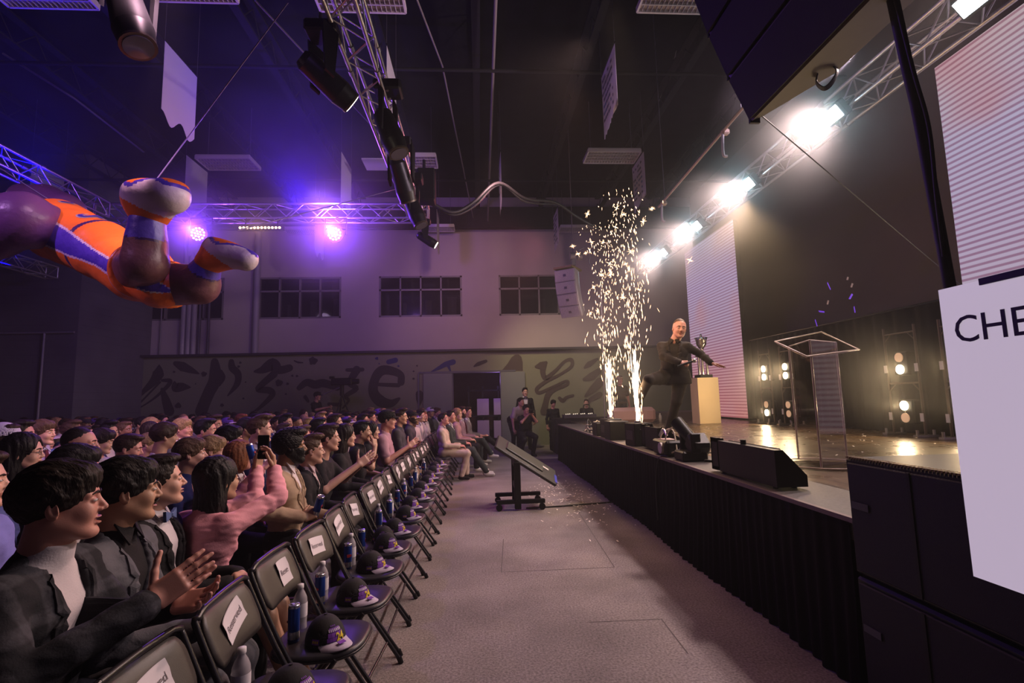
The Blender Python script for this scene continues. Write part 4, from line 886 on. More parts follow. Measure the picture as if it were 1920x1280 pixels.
# far line array
fa = Vector(at(1058, 505, 1, 12.2)); arr = thing('line_array', 'pale grey line array of four cabinets hanging at the far stage corner', 'speaker', fa)
a0 = 0; pos = Vector((0, 0, 0)); pale = mat('array_grey', (.42, .35, .36), .6); rz = Matrix.Rotation(.95, 3, 'Z')
for k in range(4):
    a = math.radians(4+k*8); dn_ = Vector((math.sin(a), 0, -math.cos(a))); back = Vector((math.cos(a), 0, math.sin(a))); hh = .30
    V = []
    for pp in (pos, pos+dn_*hh):
        for (ty, tx) in ((-.28, 0), (.28, 0), (.20, .42), (-.20, .42)): V.append(rz@(pp+Vector((0, ty, 0))+back*tx))
    c_ = MB().add(V, [(3, 2, 1, 0), (4, 5, 6, 7), (0, 1, 5, 4), (1, 2, 6, 5), (2, 3, 7, 6), (3, 0, 4, 7)]).build('cabinet', pale, arr)
    g = pos+dn_*hh*.5-back*.01
    MB().box(rz@g, (.012, .52, hh-.03), rot=rz@Matrix.Rotation(-a, 3, 'Y')).build('grille', mat('array_grille_grey', (.50, .42, .43), .7, noise=(60, .2)), c_)
    MB().box(rz@(g-back*.012+Vector((0, .0, 0))), (.01, .07, .06), rot=rz@Matrix.Rotation(-a, 3, 'Y')).build('badge', mat('badge_dark', (.08, .05, .08), .5), c_)
    MB().cyl(rz@(pos+back*.4+Vector((0, -.2, 0))), rz@(pos+dn_*hh+back*.4+Vector((0, -.2, 0))), .012, 6).build('rigging_bar', alu, c_)
    pos = pos+dn_*(hh+.012)
MB().box(rz@Vector((.2, 0, .04)), (.62, .5, .05), rot=rz).build('flying_frame', mat('frame_brass', (.30, .22, .05), .4, .5), arr)
MB().cyl((.12, -.2, .28), (.24, -.2, .28), .10, 12).cyl((.3, -.2, .28), (.42, -.2, .28), .10, 12).cyl((.2, -.2, .05), (.2, -.2, 4.6), .012, 5).box((.2, -.2, .12), (.1, .1, .14)).build('chain_hoist', mat('hoist_grey', (.25, .2, .23), .4, .4), arr)
MB().tube([(.3, -.2, .4), (.5, -.2, .5), (.62, -.2, .3), (.6, -.2, .1), (.8, -.2, -.3), (.85, -.2, -.7), (.8, -.2, -4.2)], .014, 6, sub=5).build('cable_drop', mat('cable_greyish', (.22, .18, .2), .5), arr)

# ================================================================ SMOOTH BODIES (distance fields turned into meshes)
f32 = np.float32
def cap(P, a, b, r1, r2=None):
    r2 = r1 if r2 is None else r2
    a = np.asarray(a, f32); b = np.asarray(b, f32); ab = b-a; L2 = float(ab@ab)+1e-9
    q = P-a; t = np.clip(q@ab/L2, 0, 1); d = q-t[:, None]*ab
    return np.sqrt((d*d).sum(1))-(r1+(r2-r1)*t)
def ell(P, c, r, R=None):
    q = P-np.asarray(c, f32)
    if R is not None: q = q@np.asarray(R, f32)
    r = np.asarray(r, f32); k0 = np.sqrt(((q/r)**2).sum(1)); k1 = np.sqrt(((q/(r*r))**2).sum(1))+1e-9
    return k0*(k0-1)/k1
def rbox(P, c, h, R=None, r=.01):
    q = P-np.asarray(c, f32)
    if R is not None: q = q@np.asarray(R, f32)
    q = np.abs(q)-np.asarray(h, f32)+r
    return np.sqrt((np.maximum(q, 0)**2).sum(1))+np.minimum(q.max(1), 0)-r
def smin(a, b, k): 
    h = np.clip(.5+.5*(b-a)/k, 0, 1); return b*(1-h)+a*h-k*h*(1-h)
def smax(a, b, k): return -smin(-a, -b, k)
def wob(P, s, seed=0.):
    x, y, z = P[:, 0]*s+seed, P[:, 1]*s+seed*1.7, P[:, 2]*s-seed
    return np.sin(x+1.7*np.sin(y*.9+z*.6))*np.sin(y*1.1+1.5*np.sin(z*1.2))*.6+np.sin(z*1.9+1.3*np.sin(x*1.6+y))*.4
def rotm(ax, a):
    c, s = math.cos(a), math.sin(a)
    return np.array({'x': [[1,0,0],[0,c,-s],[0,s,c]], 'y': [[c,0,s],[0,1,0],[-s,0,c]], 'z': [[c,-s,0],[s,c,0],[0,0,1]]}[ax])
def mesh_sdf(f, lo, hi, h, proj_it=1):
    B = 6; lo = np.array(lo, float)-h*2; n = np.maximum(1, np.ceil((np.array(hi)-lo+2*h)/(h*B)).astype(int))
    ii = np.stack(np.meshgrid(*[np.arange(k) for k in n], indexing='ij'), -1).reshape(-1, 3)
    cen = (lo+(ii+.5)*B*h).astype(f32); d = f(cen); keep = np.abs(d) < B*h*1.35
    N = n*B+1
    D = np.repeat(np.repeat(np.repeat(np.where(d > 0, 1., -1.).reshape(n).astype(f32), B, 0), B, 1), B, 2)
    D = np.pad(D, ((0, 1), (0, 1), (0, 1)), mode='edge')
    kk = ii[keep]; loc = np.stack(np.meshgrid(*[np.arange(B+1)]*3, indexing='ij'), -1).reshape(-1, 3)
    idx = (kk[:, None, :]*B+loc[None]).reshape(-1, 3)
    lin = np.unique((idx[:, 0]*N[1]+idx[:, 1])*N[2]+idx[:, 2])
    idx = np.stack([lin//(N[1]*N[2]), (lin//N[2]) % N[1], lin % N[2]], 1)
    Dv = np.empty(len(lin), f32); PP = (lo+idx*h).astype(f32)
    for s in range(0, len(lin), 200000): Dv[s:s+200000] = f(PP[s:s+200000])
    D.reshape(-1)[lin] = Dv
    I = D < 0
    c8 = [(a, b, c) for a in (0, 1) for b in (0, 1) for c in (0, 1)]
    sl = lambda A, o: A[o[0]:A.shape[0]-1+o[0], o[1]:A.shape[1]-1+o[1], o[2]:A.shape[2]-1+o[2]]
    cnt = np.zeros(tuple(N-1), np.uint8)
    for o in c8: cnt += sl(I, o)
    act = (cnt > 0) & (cnt < 8); ci = np.argwhere(act)
    if len(ci) == 0: return np.zeros((0, 3)), np.zeros((0, 4), int)
    vals = np.stack([D[ci[:, 0]+o[0], ci[:, 1]+o[1], ci[:, 2]+o[2]] for o in c8], 1)
    acc = np.zeros((len(ci), 3)); wn = np.zeros(len(ci))
    for i, a in enumerate(c8):
        for j, b in enumerate(c8):
            if j > i and sum(abs(a[k]-b[k]) for k in range(3)) == 1:
                va, vb = vals[:, i], vals[:, j]; m = (va < 0) != (vb < 0); t = np.where(m, va/(va-vb+1e-12), 0)
                acc += np.where(m[:, None], np.array(a)+t[:, None]*(np.array(b)-np.array(a)), 0); wn += m
    V = lo+(ci+acc/wn[:, None])*h
    vid = np.full(tuple(N-1), -1, np.int64); vid[act] = np.arange(len(ci)); F = []
    for ax in range(3):
        o = [0, 0, 0]; o[ax] = 1
        A = I[:I.shape[0]-o[0], :I.shape[1]-o[1], :I.shape[2]-o[2]]; Bq = I[o[0]:, o[1]:, o[2]:]
        e = np.argwhere(A != Bq); u, v = [(1, 2), (2, 0), (0, 1)][ax]
        ok = (e[:, u] > 0) & (e[:, v] > 0) & (e[:, u] < N[u]-1) & (e[:, v] < N[v]-1) & (e[:, ax] < N[ax]-1); e = e[ok]
        q = []
        for du, dv in ((1, 1), (0, 1), (0, 0), (1, 0)):
            c = e.copy(); c[:, u] -= du; c[:, v] -= dv; q.append(vid[c[:, 0], c[:, 1], c[:, 2]])
        q = np.stack(q, 1); fl = ~I[e[:, 0], e[:, 1], e[:, 2]]
        q[fl] = q[fl][:, ::-1]; F.append(q[(q >= 0).all(1)])
    F = np.concatenate(F)
    for _ in range(proj_it):
        e = h*.3; Vf = V.astype(f32); d0 = f(Vf); g = np.stack([f(Vf+np.array([e*(k == 0), e*(k == 1), e*(k == 2)], f32))-d0 for k in range(3)], 1)/e
        V = V-g*(d0/((g*g).sum(1)+1e-6)).clip(-h, h)[:, None]*.8
    return V, F
def np_obj(name, V, F, m, parent=None, mi=None, smooth=True, loc=None):
    me = bpy.data.meshes.new(name); V = np.asarray(V, np.float32); F = np.asarray(F, np.int32); nf = len(F); k = F.shape[1]
    me.vertices.add(len(V)); me.vertices.foreach_set('co', V.ravel()); me.loops.add(nf*k); me.loops.foreach_set('vertex_index', F.ravel())
    me.polygons.add(nf); me.polygons.foreach_set('loop_start', np.arange(0, nf*k, k, dtype=np.int32)); me.polygons.foreach_set('loop_total', np.full(nf, k, np.int32))
    for x in (m if isinstance(m, (list, tuple)) else [m]): me.materials.append(x)
    if mi is not None: me.polygons.foreach_set('material_index', np.asarray(mi, np.int32))
    me.polygons.foreach_set('use_smooth', np.full(nf, smooth)); me.update(calc_edges=True); me.validate()
    o = bpy.data.objects.new(name, me); COL.objects.link(o)
    if parent is not None: o.parent = parent
    if loc is not None: o.location = loc
    return o
def bounds(pts, pad): p = np.array(pts, float); return p.min(0)-pad, p.max(0)+pad

# ---------------------------------------------------------------- heads (x forward, z up, origin at the middle of the head)
def head_sdf(P, g=0., k=1.0, mouth=0.):
    # g: 0 adult man, 1 woman (softer jaw); k: fleshiness; mouth: how far open
    d = ell(P, (-.012, 0, .034), (.098, .074+.002*k, .085))
    d = smin(d, ell(P, (.022, 0, -.028), (.066, .058+.003*k, .088)), .03)
    for s in (-1, 1):
        d = smin(d, cap(P, (-.012, s*.052, -.045), (.058, s*.020, -.096), .018, .014), .03)
        d = smin(d, ell(P, (.058, s*.036, -.030), (.024, .022, .026)), .02)
        d = smin(d, cap(P, (.079, s*.014, .024), (.068, s*.046, .020), .011, .010), .014)
    d = smin(d, ell(P, (.071, 0, -.100+.002*g), (.018, .022-.005*g, .015)), .02)
    for s in (-1, 1): d = smax(d, -ell(P, (.092, s*.031, .004), (.017, .017, .011)), .014)
    d = smin(d, cap(P, (.084, 0, .012), (.1045-.004*g, 0, -.027), .0072, .0100), .012)
    for s in (-1, 1): d = smin(d, ell(P, (.093, s*.0110, -.032), (.010, .0075, .007)), .006)
    d = smin(d, ell(P, (.086, 0, -.056), (.012, .020, .0045)), .006)
    d = smin(d, ell(P, (.084, 0, -.0675-.6*mouth), (.012, .017, .005)), .006)
    d = smax(d, -ell(P, (.098, 0, -.061-.3*mouth), (.016, .022, .0022+mouth*.5)), .004)
    for s in (-1, 1):
        d = smin(d, ell(P, (.0765, s*.031, .002), (.0125, .0145, .0115)), .003)
        R = rotm('z', s*.35)@rotm('y', -.15)
        e = ell(P, (-.012, s*.079, -.006), (.018, .008, .031), R); e = smax(e, -ell(P, (-.006, s*.087, -.002), (.010, .006, .019), R), .005)
        d = smin(d, e, .006)
    return d
def eye_mesh(mb_w, s, C, R):
    pass
HAIRS = {}
def hair_sdf(style):
    def f(P):
        x, y, z = P[:, 0], P[:, 1], P[:, 2]
        cap_ = ell(P, (-.018, 0, .040), (.106, .086, .098))
        face = ell(P, (.088, 0, -.035), (.066, .090, .106))
        n = wob(P*np.array([.5, 2.4, .7], f32), 85, 1.)*.0030+wob(P*np.array([.5, 2.6, .8], f32), 210, 4.)*.0016
        if style == 'short':
            d = smin(cap_+.003, ell(P, (.030, 0, .104), (.070, .066, .030)), .02); d = smax(d, -face, .012); d = smax(d, -(z+.035+.9*(x-.0).clip(0, 1)*0), .01); d = smax(d, -(z-.9*(x-.02)+.015), .012)
        elif style == 'buzz':
            d = smax(cap_+.009, -face, .01); d = smax(d, -(z-.8*(x+.01)-.005), .012); n = n*.4
        elif style == 'curly':
            d = smin(cap_-.006, ell(P, (.040, 0, .108), (.074, .075, .036)), .02); d = smax(d, -ell(P, (.100, 0, -.035), (.068, .090, .092)), .012); d = smax(d, -(z-.8*(x-.03)+.015), .012); n = wob(P, 190, 2.)*.003+wob(P, 420, 4)*.0022
        elif style == 'fringe':
            d = smin(cap_-.004, ell(P, (.052, 0, .078), (.050, .070, .042)), .02); d = smax(d, -ell(P, (.102, 0, -.045), (.066, .090, .082)), .012); d = smax(d, -(z-.30*(x-.02)+.014), .014); n = wob(P*np.array([.5, 2.2, .45], f32), 70, 2.)*.0042+wob(P*np.array([.6, 2.8, .6], f32), 190, 4)*.0022
        elif style == 'quiff':
            d = smin(cap_+.004, ell(P, (.035, 0, .122), (.076, .062, .034)), .02); d = smax(d, -face, .01); d = smax(d, -(z-.8*(x-.01)+.005), .012); n = wob(P*np.array([.4, 2.2, .8], f32), 80, 2.)*.004+wob(P*np.array([.5, 2.6, .8], f32), 200, 4)*.002
        elif style == 'bob':
            d = smin(cap_-.008, ell(P, (-.035, 0, -.03), (.085, .098, .11)), .03); d = smax(d, -ell(P, (.100, 0, -.050), (.078, .070, .135)), .012); n = wob(P*np.array([1.6, 1.6, .2], f32), 85, 2.)*.004
        else:      # long
            d = smin(cap_-.008, ell(P, (-.045, 0, -.06), (.075, .098, .15)), .03); d = smin(d, ell(P, (-.07, .0, -.20), (.052, .095, .17)), .05)
            d = smax(d, -ell(P, (.104, 0, -.060), (.080, .068, .145)), .012); n = wob(P*np.array([1.5, 1.5, .12], f32), 70, 2.)*.004+wob(P*np.array([2, 2, .2], f32), 190, 3)*.0018
        return d+n
    return f
def hair_mesh(style, h):
    key = (style, h)
    if key not in HAIRS:
        lo, hi = ((-.15, -.125, -.40), (.12, .125, .17)) if style == 'long' else ((-.15, -.125, -.19), (.14, .125, .18))
        HAIRS[key] = mesh_sdf(hair_sdf(style), lo, hi, h)
    return HAIRS[key]

# ---------------------------------------------------------------- hands (x along the fingers, z = back of the hand, thumb on +y for side=+1)
def hand_prims(curl=(.3, .3, .3, .3), thumb=(.6, .3), spread=.05, side=1):
    pr = []          # capsules a, b, r1, r2 in hand frame, wrist at origin
    pr.append(('box', (.050, 0, 0), (.046, .040, .014)))
    L_ = [(.043, .026, .021), (.047, .030, .022), (.043, .028, .021), (.034, .021, .019)]
    for i in range(4):
        y = side*(.030-.020*i); p = np.array([.088-.004*abs(i-1), y, 0]); az = side*(1.4-i)*spread; el_ = 0
        for k, l_ in enumerate(L_[i]):
            el_ += curl[i]*(1.0, 1.15, .8)[k]
            q = p+l_*np.array([math.cos(el_)*math.cos(az), math.sin(az)*math.cos(el_), -math.sin(el_)])
            r = (.0092, .0083, .0074)[k]-(.001 if i == 3 else 0); pr.append(('cap', p, q, r, r-.0008)); p = q
    p = np.array([.018, side*.028, -.006]); a, b = thumb
    for k, (l_, r) in enumerate(((.045, .013), (.032, .0100), (.026, .009))):
        aa = a-k*.12; q = p+l_*np.array([math.cos(aa)*math.cos(b), side*math.sin(aa), -math.sin(b)*math.cos(aa)]); pr.append(('cap', p, q, r, r-.001)); p = q
    return pr
def hand_sdf(P, o, R, pr):
    q = ((P-np.asarray(o, f32))@np.asarray(R, f32)).astype(f32); d = None
    for p in pr:
        e = rbox(q, p[1], p[2], None, .013) if p[0] == 'box' else cap(q, p[1], p[2], p[3], p[4])
        d = e if d is None else smin(d, e, .006 if p[0] == 'cap' else .01)
    return d
def hframe(x, z):       # rotation with columns: fingers direction, thumb side, back of hand
    x = np.array(x, float); x /= np.linalg.norm(x); z = np.array(z, float); z -= x*(z@x); z /= np.linalg.norm(z)
    return np.stack([x, np.cross(z, x), z], 1)

# ---------------------------------------------------------------- people
SKIN = {'fair': (.60, .34, .25), 'pink': (.56, .27, .21), 'tan': (.44, .25, .16), 'brown': (.27, .14, .075), 'dark': (.12, .06, .035)}
HAIRC = {'black': (.006, .005, .005), 'dark brown': (.013, .008, .006), 'brown': (.030, .016, .010), 'light brown': (.075, .042, .024), 'blond': (.24, .155, .075), 'red': (.16, .055, .02), 'grey': (.22, .20, .19)}
def skin(n):
    m = mat('skin_'+n, SKIN[n], .48, noise=(9, .10), bump=(260, .12, .002)); b = m.node_tree.nodes['Principled BSDF']
    b.inputs['Subsurface Weight'].default_value = .12; b.inputs['Subsurface Radius'].default_value = (.012, .004, .002); return m
def hairm(n):
    key = 'hair_'+n.replace(' ', '_')
    if key in MATS: return MATS[key]
    m = mat(key, HAIRC[n], .55, spec=.25); N = m.node_tree.nodes; L = m.node_tree.links; b = N['Principled BSDF']; tc = [q for q in N if q.type == 'TEX_COORD'][0]
    mp_ = N.new('ShaderNodeMapping'); mp_.inputs['Scale'].default_value = (.35, 2.2, .5); L.new(tc.outputs['Object'], mp_.inputs[0])
    no = N.new('ShaderNodeTexNoise'); no.inputs['Scale'].default_value = 130; no.inputs['Detail'].default_value = 3; L.new(mp_.outputs[0], no.inputs[0])
    r = N.new('ShaderNodeMapRange'); r.inputs[1].default_value = .3; r.inputs[2].default_value = .7; r.inputs[3].default_value = .45; r.inputs[4].default_value = 1.6; L.new(no.outputs['Fac'], r.inputs[0])
    v = N.new('ShaderNodeVectorMath'); v.operation = 'SCALE'; v.inputs[0].default_value = HAIRC[n]; L.new(r.outputs[0], v.inputs['Scale']); L.new(v.outputs[0], b.inputs['Base Color'])
    bp = N.new('ShaderNodeBump'); bp.inputs['Strength'].default_value = .7; bp.inputs['Distance'].default_value = .004; L.new(no.outputs['Fac'], bp.inputs['Height']); L.new(bp.outputs[0], b.inputs['Normal'])
    return m
def cloth_mat(n, col=(.1, .1, .1), check=None):
    key = 'cloth_'+n.replace(' ', '_'); 
    if key in MATS: return MATS[key]
    m = mat(key, col, .85, noise=(2.5, .10), bump=(170, .35, .003), spec=.25)
    if check:
        N = m.node_tree.nodes; L = m.node_tree.links; tc = [q for q in N if q.type == 'TEX_COORD'][0]; sp = N.new('ShaderNodeSeparateXYZ'); L.new(tc.outputs['Object'], sp.inputs[0]); outs = []
        for ax, sc in ((1, 9.), (2, 8.)):
            mu = N.new('ShaderNodeMath'); mu.operation = 'MULTIPLY'; mu.inputs[1].default_value = sc*2*PI; L.new(sp.outputs[ax], mu.inputs[0])
            s = N.new('ShaderNodeMath'); s.operation = 'SINE'; L.new(mu.outputs[0], s.inputs[0]); r = N.new('ShaderNodeMapRange'); r.inputs[1].default_value = .5; r.inputs[2].default_value = .8; L.new(s.outputs[0], r.inputs[0]); outs.append(r.outputs[0])
        ad = N.new('ShaderNodeMath'); ad.operation = 'ADD'; L.new(outs[0], ad.inputs[0]); L.new(outs[1], ad.inputs[1])
        r = N.new('ShaderNodeMapRange'); r.inputs[2].default_value = 2; L.new(ad.outputs[0], r.inputs[0])
        mx = N.new('ShaderNodeMix'); mx.data_type = 'RGBA'; mx.inputs[6].default_value = (*col, 1); mx.inputs[7].default_value = (*check, 1)
        n2 = N.new('ShaderNodeTexNoise'); n2.inputs['Scale'].default_value = 60; L.new(tc.outputs['Object'], n2.inputs[0]); m2 = N.new('ShaderNodeMath'); m2.operation = 'MULTIPLY'; m2.use_clamp = True; n3 = N.new('ShaderNodeMath'); n3.operation = 'MULTIPLY'; n3.inputs[1].default_value = 2.0; L.new(n2.outputs['Fac'], n3.inputs[0]); L.new(r.outputs[0], m2.inputs[0]); L.new(n3.outputs[0], m2.inputs[1])
        L.new(m2.outputs[0], mx.inputs[0]); L.new(mx.outputs[2], N['Principled BSDF'].inputs['Base Color'])
    return m
eyew = mat('eye_white', (.55, .50, .48), .2); eyed = mat('eye_iris', (.03, .02, .015), .1); lipm = mat('lip', (.38, .15, .11), .45)

def person(name_label, loc, rz=0., cat='person', group=None, sk='fair', hair='brown', style='short', top='jacket', topc=('navy', (.02, .025, .06)), under=('white', (.7, .66, .66)),
           legs=('black', (.012, .012, .014)), bare_legs=False, lean=0.0, side=0.0, twist=0.0, head=(0., 0., 0.), pose='sit', J=None, hq=.012, bq=.018, cq=.016, hands=None, tie=None, cap_=None,
           beard=None, glasses=False, g=0., k=1., mouth=0., scale=1.0, shoes=('black', (.01, .01, .01)), fat=0., sleeves='long', handq=None, fold=1.0, neck=.0, mustache=False, hairm_=None, collar=False, hs=1.0):
    """x forward. pose joints (metres, origin on the floor under the pelvis) can be given in J."""
    J = dict(J or {}); r = thing('person', name_label, cat, loc, rz, group)
    if scale != 1: r.scale = (scale,)*3
    R = rotm('z', twist)@rotm('x', side)@rotm('y', -lean)      # torso frame: lean back > 0
    Pv = np.array(J.get('pelvis', (0, 0, .55 if pose == 'sit' else .95)), float)
    T = lambda x, y, z: Pv+R@np.array([x, y, z], float)
    nk = T(0, 0, .50); chest = T(0.01, 0, .32)
    shl = {s: T(-.005, s*(.168-.016*g), .418) for s in (-1, 1)}
    hy, hp, hr = head; RH = rotm('z', hy)@rotm('y', hp)@rotm('x', hr)       # hp > 0 looks down
    hc = np.array(J.get('head', nk+np.array([.035, 0, .150])), float)
    el, wr = {}, {}
    for s, nm in ((-1, 'R'), (1, 'L')):
        if pose == 'sit':
            el[s] = np.array(J.get('el'+nm, shl[s]+np.array([.07, s*.035, -.27]))); wr[s] = np.array(J.get('wr'+nm, Pv+np.array([.30, s*.10, .12])))
        else:
            el[s] = np.array(J.get('el'+nm, shl[s]+np.array([-.02, s*.07, -.29]))); wr[s] = np.array(J.get('wr'+nm, shl[s]+np.array([.04, s*.09, -.55])))
    hip = {s: Pv+np.array([0, s*.09, 0]) for s in (-1, 1)}; kn, an = {}, {}
    for s, nm in ((-1, 'R'), (1, 'L')):
        if pose == 'sit': kn[s] = np.array(J.get('kn'+nm, (.43, s*.12, .52))); an[s] = np.array(J.get('an'+nm, (.42, s*.13, .10)))
        else: kn[s] = np.array(J.get('kn'+nm, (.02, s*.10, .50))); an[s] = np.array(J.get('an'+nm, (-.01, s*.11, .09)))
    kf = 1+.25*fat
    def torso(P, o=0., low=True):
        d = cap(P, T(0, -.070, 0), T(0, .070, 0), .108*kf+o); d = smin(d, cap(P, T(.01+.03*fat, -.045, .17), T(.01+.03*fat, .045, .17), .100*kf+o), .06)
        d = smin(d, cap(P, T(.0, -.078, .33), T(.0, .078, .33), .096+o), .06); d = smin(d, cap(P, shl[-1], shl[1], .050+o), .05)
        return smin(d, cap(P, T(-.015, 0, .42), nk, .075+o, .060+o), .05)
    def arm(P, s, o=0., lo=1.0, taper=0.):
        m_ = el[s]+(wr[s]-el[s])*lo
        d = cap(P, shl[s], el[s], .050+o, .040+o); return smin(d, cap(P, el[s], m_, .040+o, .040*(1-lo)+.028*lo+o+taper), .02)
    def leg(P, s, o=0., lo=1.):
        d = cap(P, hip[s], kn[s], .088*kf+o, .058+o); return smin(d, cap(P, kn[s], kn[s]+(an[s]-kn[s])*lo, .056+o, .040+o), .03)
    # head + neck piece
    sm = skin(sk)
    def fh(P):
        q = ((P-hc.astype(f32))@RH.astype(f32)/f32(hs)).astype(f32); d = head_sdf(q, g, k, mouth)*hs
        nb = hc+RH@np.array([-.028, 0, -.06]); d = smin(d, cap(P, nb, nk+R@np.array([-.01, 0, -.02]), .050+.006*k-.008*g, .056+.006*k-.008*g), .022)
        return smin(d, cap(P, T(-.02, -.07, .435), T(-.02, .07, .435), .045), .03)
    pts = [hc+RH@np.array([.12, 0, 0]), hc-RH@np.array([.12, 0, 0]), hc+[0, .1, .13], hc-[0, .1, .13], nk-[.0, .10, .1], nk+[0, .10, 0]]
    VS, FS, off = [], [], 0
    def addp(V, F):
        nonlocal off
        VS.append(V); FS.append(F+off); off += len(V)
    V, F = mesh_sdf(fh, *bounds(pts, .03), hq); hv = len(V); addp(V, F)
    # lips: faces by position
    q = (V-hc)@RH/hs; c = q[F].mean(1)
    lip = (c[:, 0] > .074) & (np.abs(c[:, 1]) < .024) & (c[:, 2] > -.077-mouth) & (c[:, 2] < -.049) & (((c[:, 1]/.024)**2+((c[:, 2]+.0620+mouth*.4)/(.0100+mouth*.7))**2) < 1)
    mi = [np.where(lip, 1, 0)]
    hand = hands or {}
    handq = handq or max(hq*.8, .0055)
    for s, nm in ((-1, 'R'), (1, 'L')):
        hd = hand.get(nm, {}); dirv = hd.get('dir', tuple((wr[s]-el[s])+np.array([.05, -s*.08, 0]))); bk = hd.get('back', (0, s*.3, 1))
        RR = hframe(dirv, bk); pr = hand_prims(hd.get('curl', (.45, .5, .55, .6)), hd.get('thumb', (.5, .3)), hd.get('spread', .04), hd.get('side', -s))
        w0 = wr[s]; lo_f = .45 if sleeves == 'long' else (-.0 if sleeves == 'short' else -.6)
        st_ = el[s]+(wr[s]-el[s])*lo_f if sleeves != 'short' else shl[s]*.25+el[s]*.75
        def fa(P, s=s, RR=RR, pr=pr, w0=w0, st_=st_):
            d = hand_sdf(P, w0, RR, pr)
            if sleeves == 'long': e = cap(P, st_, w0, .031, .026)
            else: e = smin(cap(P, st_, el[s], .047, .040), cap(P, el[s], w0, .040, .026), .015)
            return smin(d, e, .02)
        pts = [st_, w0, el[s] if sleeves != 'long' else w0, w0+RR@np.array([.2, 0, 0]), w0+RR@np.array([.1, .09, 0]), w0+RR@np.array([.1, -.09, 0]), w0+RR@np.array([.1, 0, -.11])]
        V, F = mesh_sdf(fa, *bounds(pts, .045), handq); addp(V, F); mi.append(np.zeros(len(F), int))
    # hidden trunk keeps the body one figure under the clothes
    V, F = mesh_sdf(lambda P: smin(smin(torso(P, -.012), smin(arm(P, 1, -.012), arm(P, -1, -.012), .02), .03), smin(leg(P, 1, -.012), leg(P, -1, -.012), .02), .03), *bounds([shl[1], shl[-1], el[1], el[-1], wr[1], wr[-1], *hip.values(), *kn.values(), *an.values()], .13), max(bq*1.3, .022)); addp(V, F); mi.append(np.zeros(len(F), int))
    if bare_legs:
        V, F = mesh_sdf(lambda P: smin(leg(P, 1, .0), leg(P, -1, .0), .01), *bounds([*hip.values(), *kn.values(), *an.values()], .13), .011); addp(V, F); mi.append(np.zeros(len(F), int))
    np_obj('body', np.concatenate(VS), np.concatenate(FS), [sm, lipm], r, np.concatenate(mi))
    HW = lambda p: hc+RH@np.array(p, float)*hs
    # eyes and brows
    if hq < .0115:
        for s in (-1, 1):
            e = MB()
            for (cx_, rx, ry, rz_, mi_) in ((.0790, .0125, .0138, .0066, 0), (.0805, .0124, .0060, .0060, 1)):
                vv = [HW((cx_+rx*math.cos(t)*math.cos(u), s*.031+ry*math.sin(u)*math.cos(t)+(s*.001 if mi_ else 0), .0015+rz_*math.sin(t))) for t in np.linspace(-1.5, 1.5, 7) for u in np.linspace(-1.5, 1.5, 9)]
                e.add(vv, [(i*9+j, i*9+j+1, i*9+j+10, i*9+j+9) for i in range(6) for j in range(8)], mi_, True)
            e.build('eye', [eyew, eyed], r)
            e = MB().tube([HW((.094, s*.013, .021)), HW((.092, s*.028, .027)), HW((.080, s*.047, .021))], .003, 6, sub=3, rs=[.0034, .0036, .0022]); e.build('eyebrow', hairm(hair), r)
    if mustache: MB().tube([HW((.084, -.026, -.058)), HW((.097, -.010, -.046)), HW((.097, .010, -.046)), HW((.084, .026, -.058))], .004, 6, sub=3, rs=[.002, .005, .005, .002]).build('moustache', hairm(hair), r)
    if style != 'bald' :
        V, F = hair_mesh(style, max(.0045, hq*.85)); np_obj('hair', V@RH.T*hs+hc, F, hairm_ or hairm(hair), r)
    if beard:
        V, F = mesh_sdf(lambda P: smax(smax(head_sdf(P, g, k, mouth)-.006+wob(P, 260, 2)*.002, P[:, 2]+.035-(np.abs(P[:, 1]) > .04)*.03, .008), -ell(P, (.1, 0, -.060), (.03, .022, .011)), .006), (-.06, -.1, -.14), (.12, .1, .0), max(.006, hq)); np_obj('beard', V@RH.T*hs+hc, F, hairm(beard), r)
    if glasses:
        e = MB()
        for s in (-1, 1):
            cc = [HW((.100-.006*abs(math.cos(t)), s*.033+.021*math.cos(t), .0+.016*math.sin(t))) for t in np.linspace(0, 2*PI, 14)]; e.tube(cc, .0016, 5)
            e.tube([HW((.093, s*.054, .003)), HW((.03, s*.078, .006)), HW((-.012, s*.083, .0))], .0016, 5)
        e.tube([HW((.101, -.012, .003)), HW((.101, .012, .003))], .0016, 5); e.build('glasses', mat('glasses_frame', (.02, .015, .015), .3), r)
    if cap_:
        V, F = mesh_sdf(lambda P: smax(smax(ell(P, (-.012, 0, .050), (.116, .096, .098)), -(P[:, 2]-.030-.10*P[:, 0]), .006), -ell(P, (-.012, 0, .046), (.108, .088, .088)), .004), (-.15, -.12, .0), (.13, .12, .17), max(.008, hq*.8))
        co = np_obj('cap_crown', V@RH.T*hs+hc, F, cloth_mat('cap_'+cap_[0], cap_[1]), r)
        bV = []; bw = cap_[3] if len(cap_) > 3 else 1
        for zoff in (0, .004):
            for i in range(9):
                a = -1.0+2*i/8
                for q in (0, 1): bV.append(HW((bw*(.085*math.cos(a*.9)+.008+q*.072*math.cos(a)), .080*math.sin(a*1.1)*(1+.05*q), .048-.012*abs(a)**2-q*.014+zoff)))
        Fb = [(2*i, 2*i+1, 2*i+3, 2*i+2) for i in range(8)]; Fb += [tuple(18+j for j in reversed(f)) for f in Fb]+[(2*i+1, 19+2*i, 21+2*i, 2*i+3) for i in range(8)]
        MB().add(bV, Fb, 0, True).build('cap_brim', cloth_mat('brim_'+cap_[0], cap_[2]), r)
    # clothes
    tm = cloth_mat(*topc); um = cloth_mat(*under); fl = .004*fold
    cpts = [shl[1], shl[-1], el[1], el[-1], wr[1], wr[-1], T(0, 0, -.1), nk]
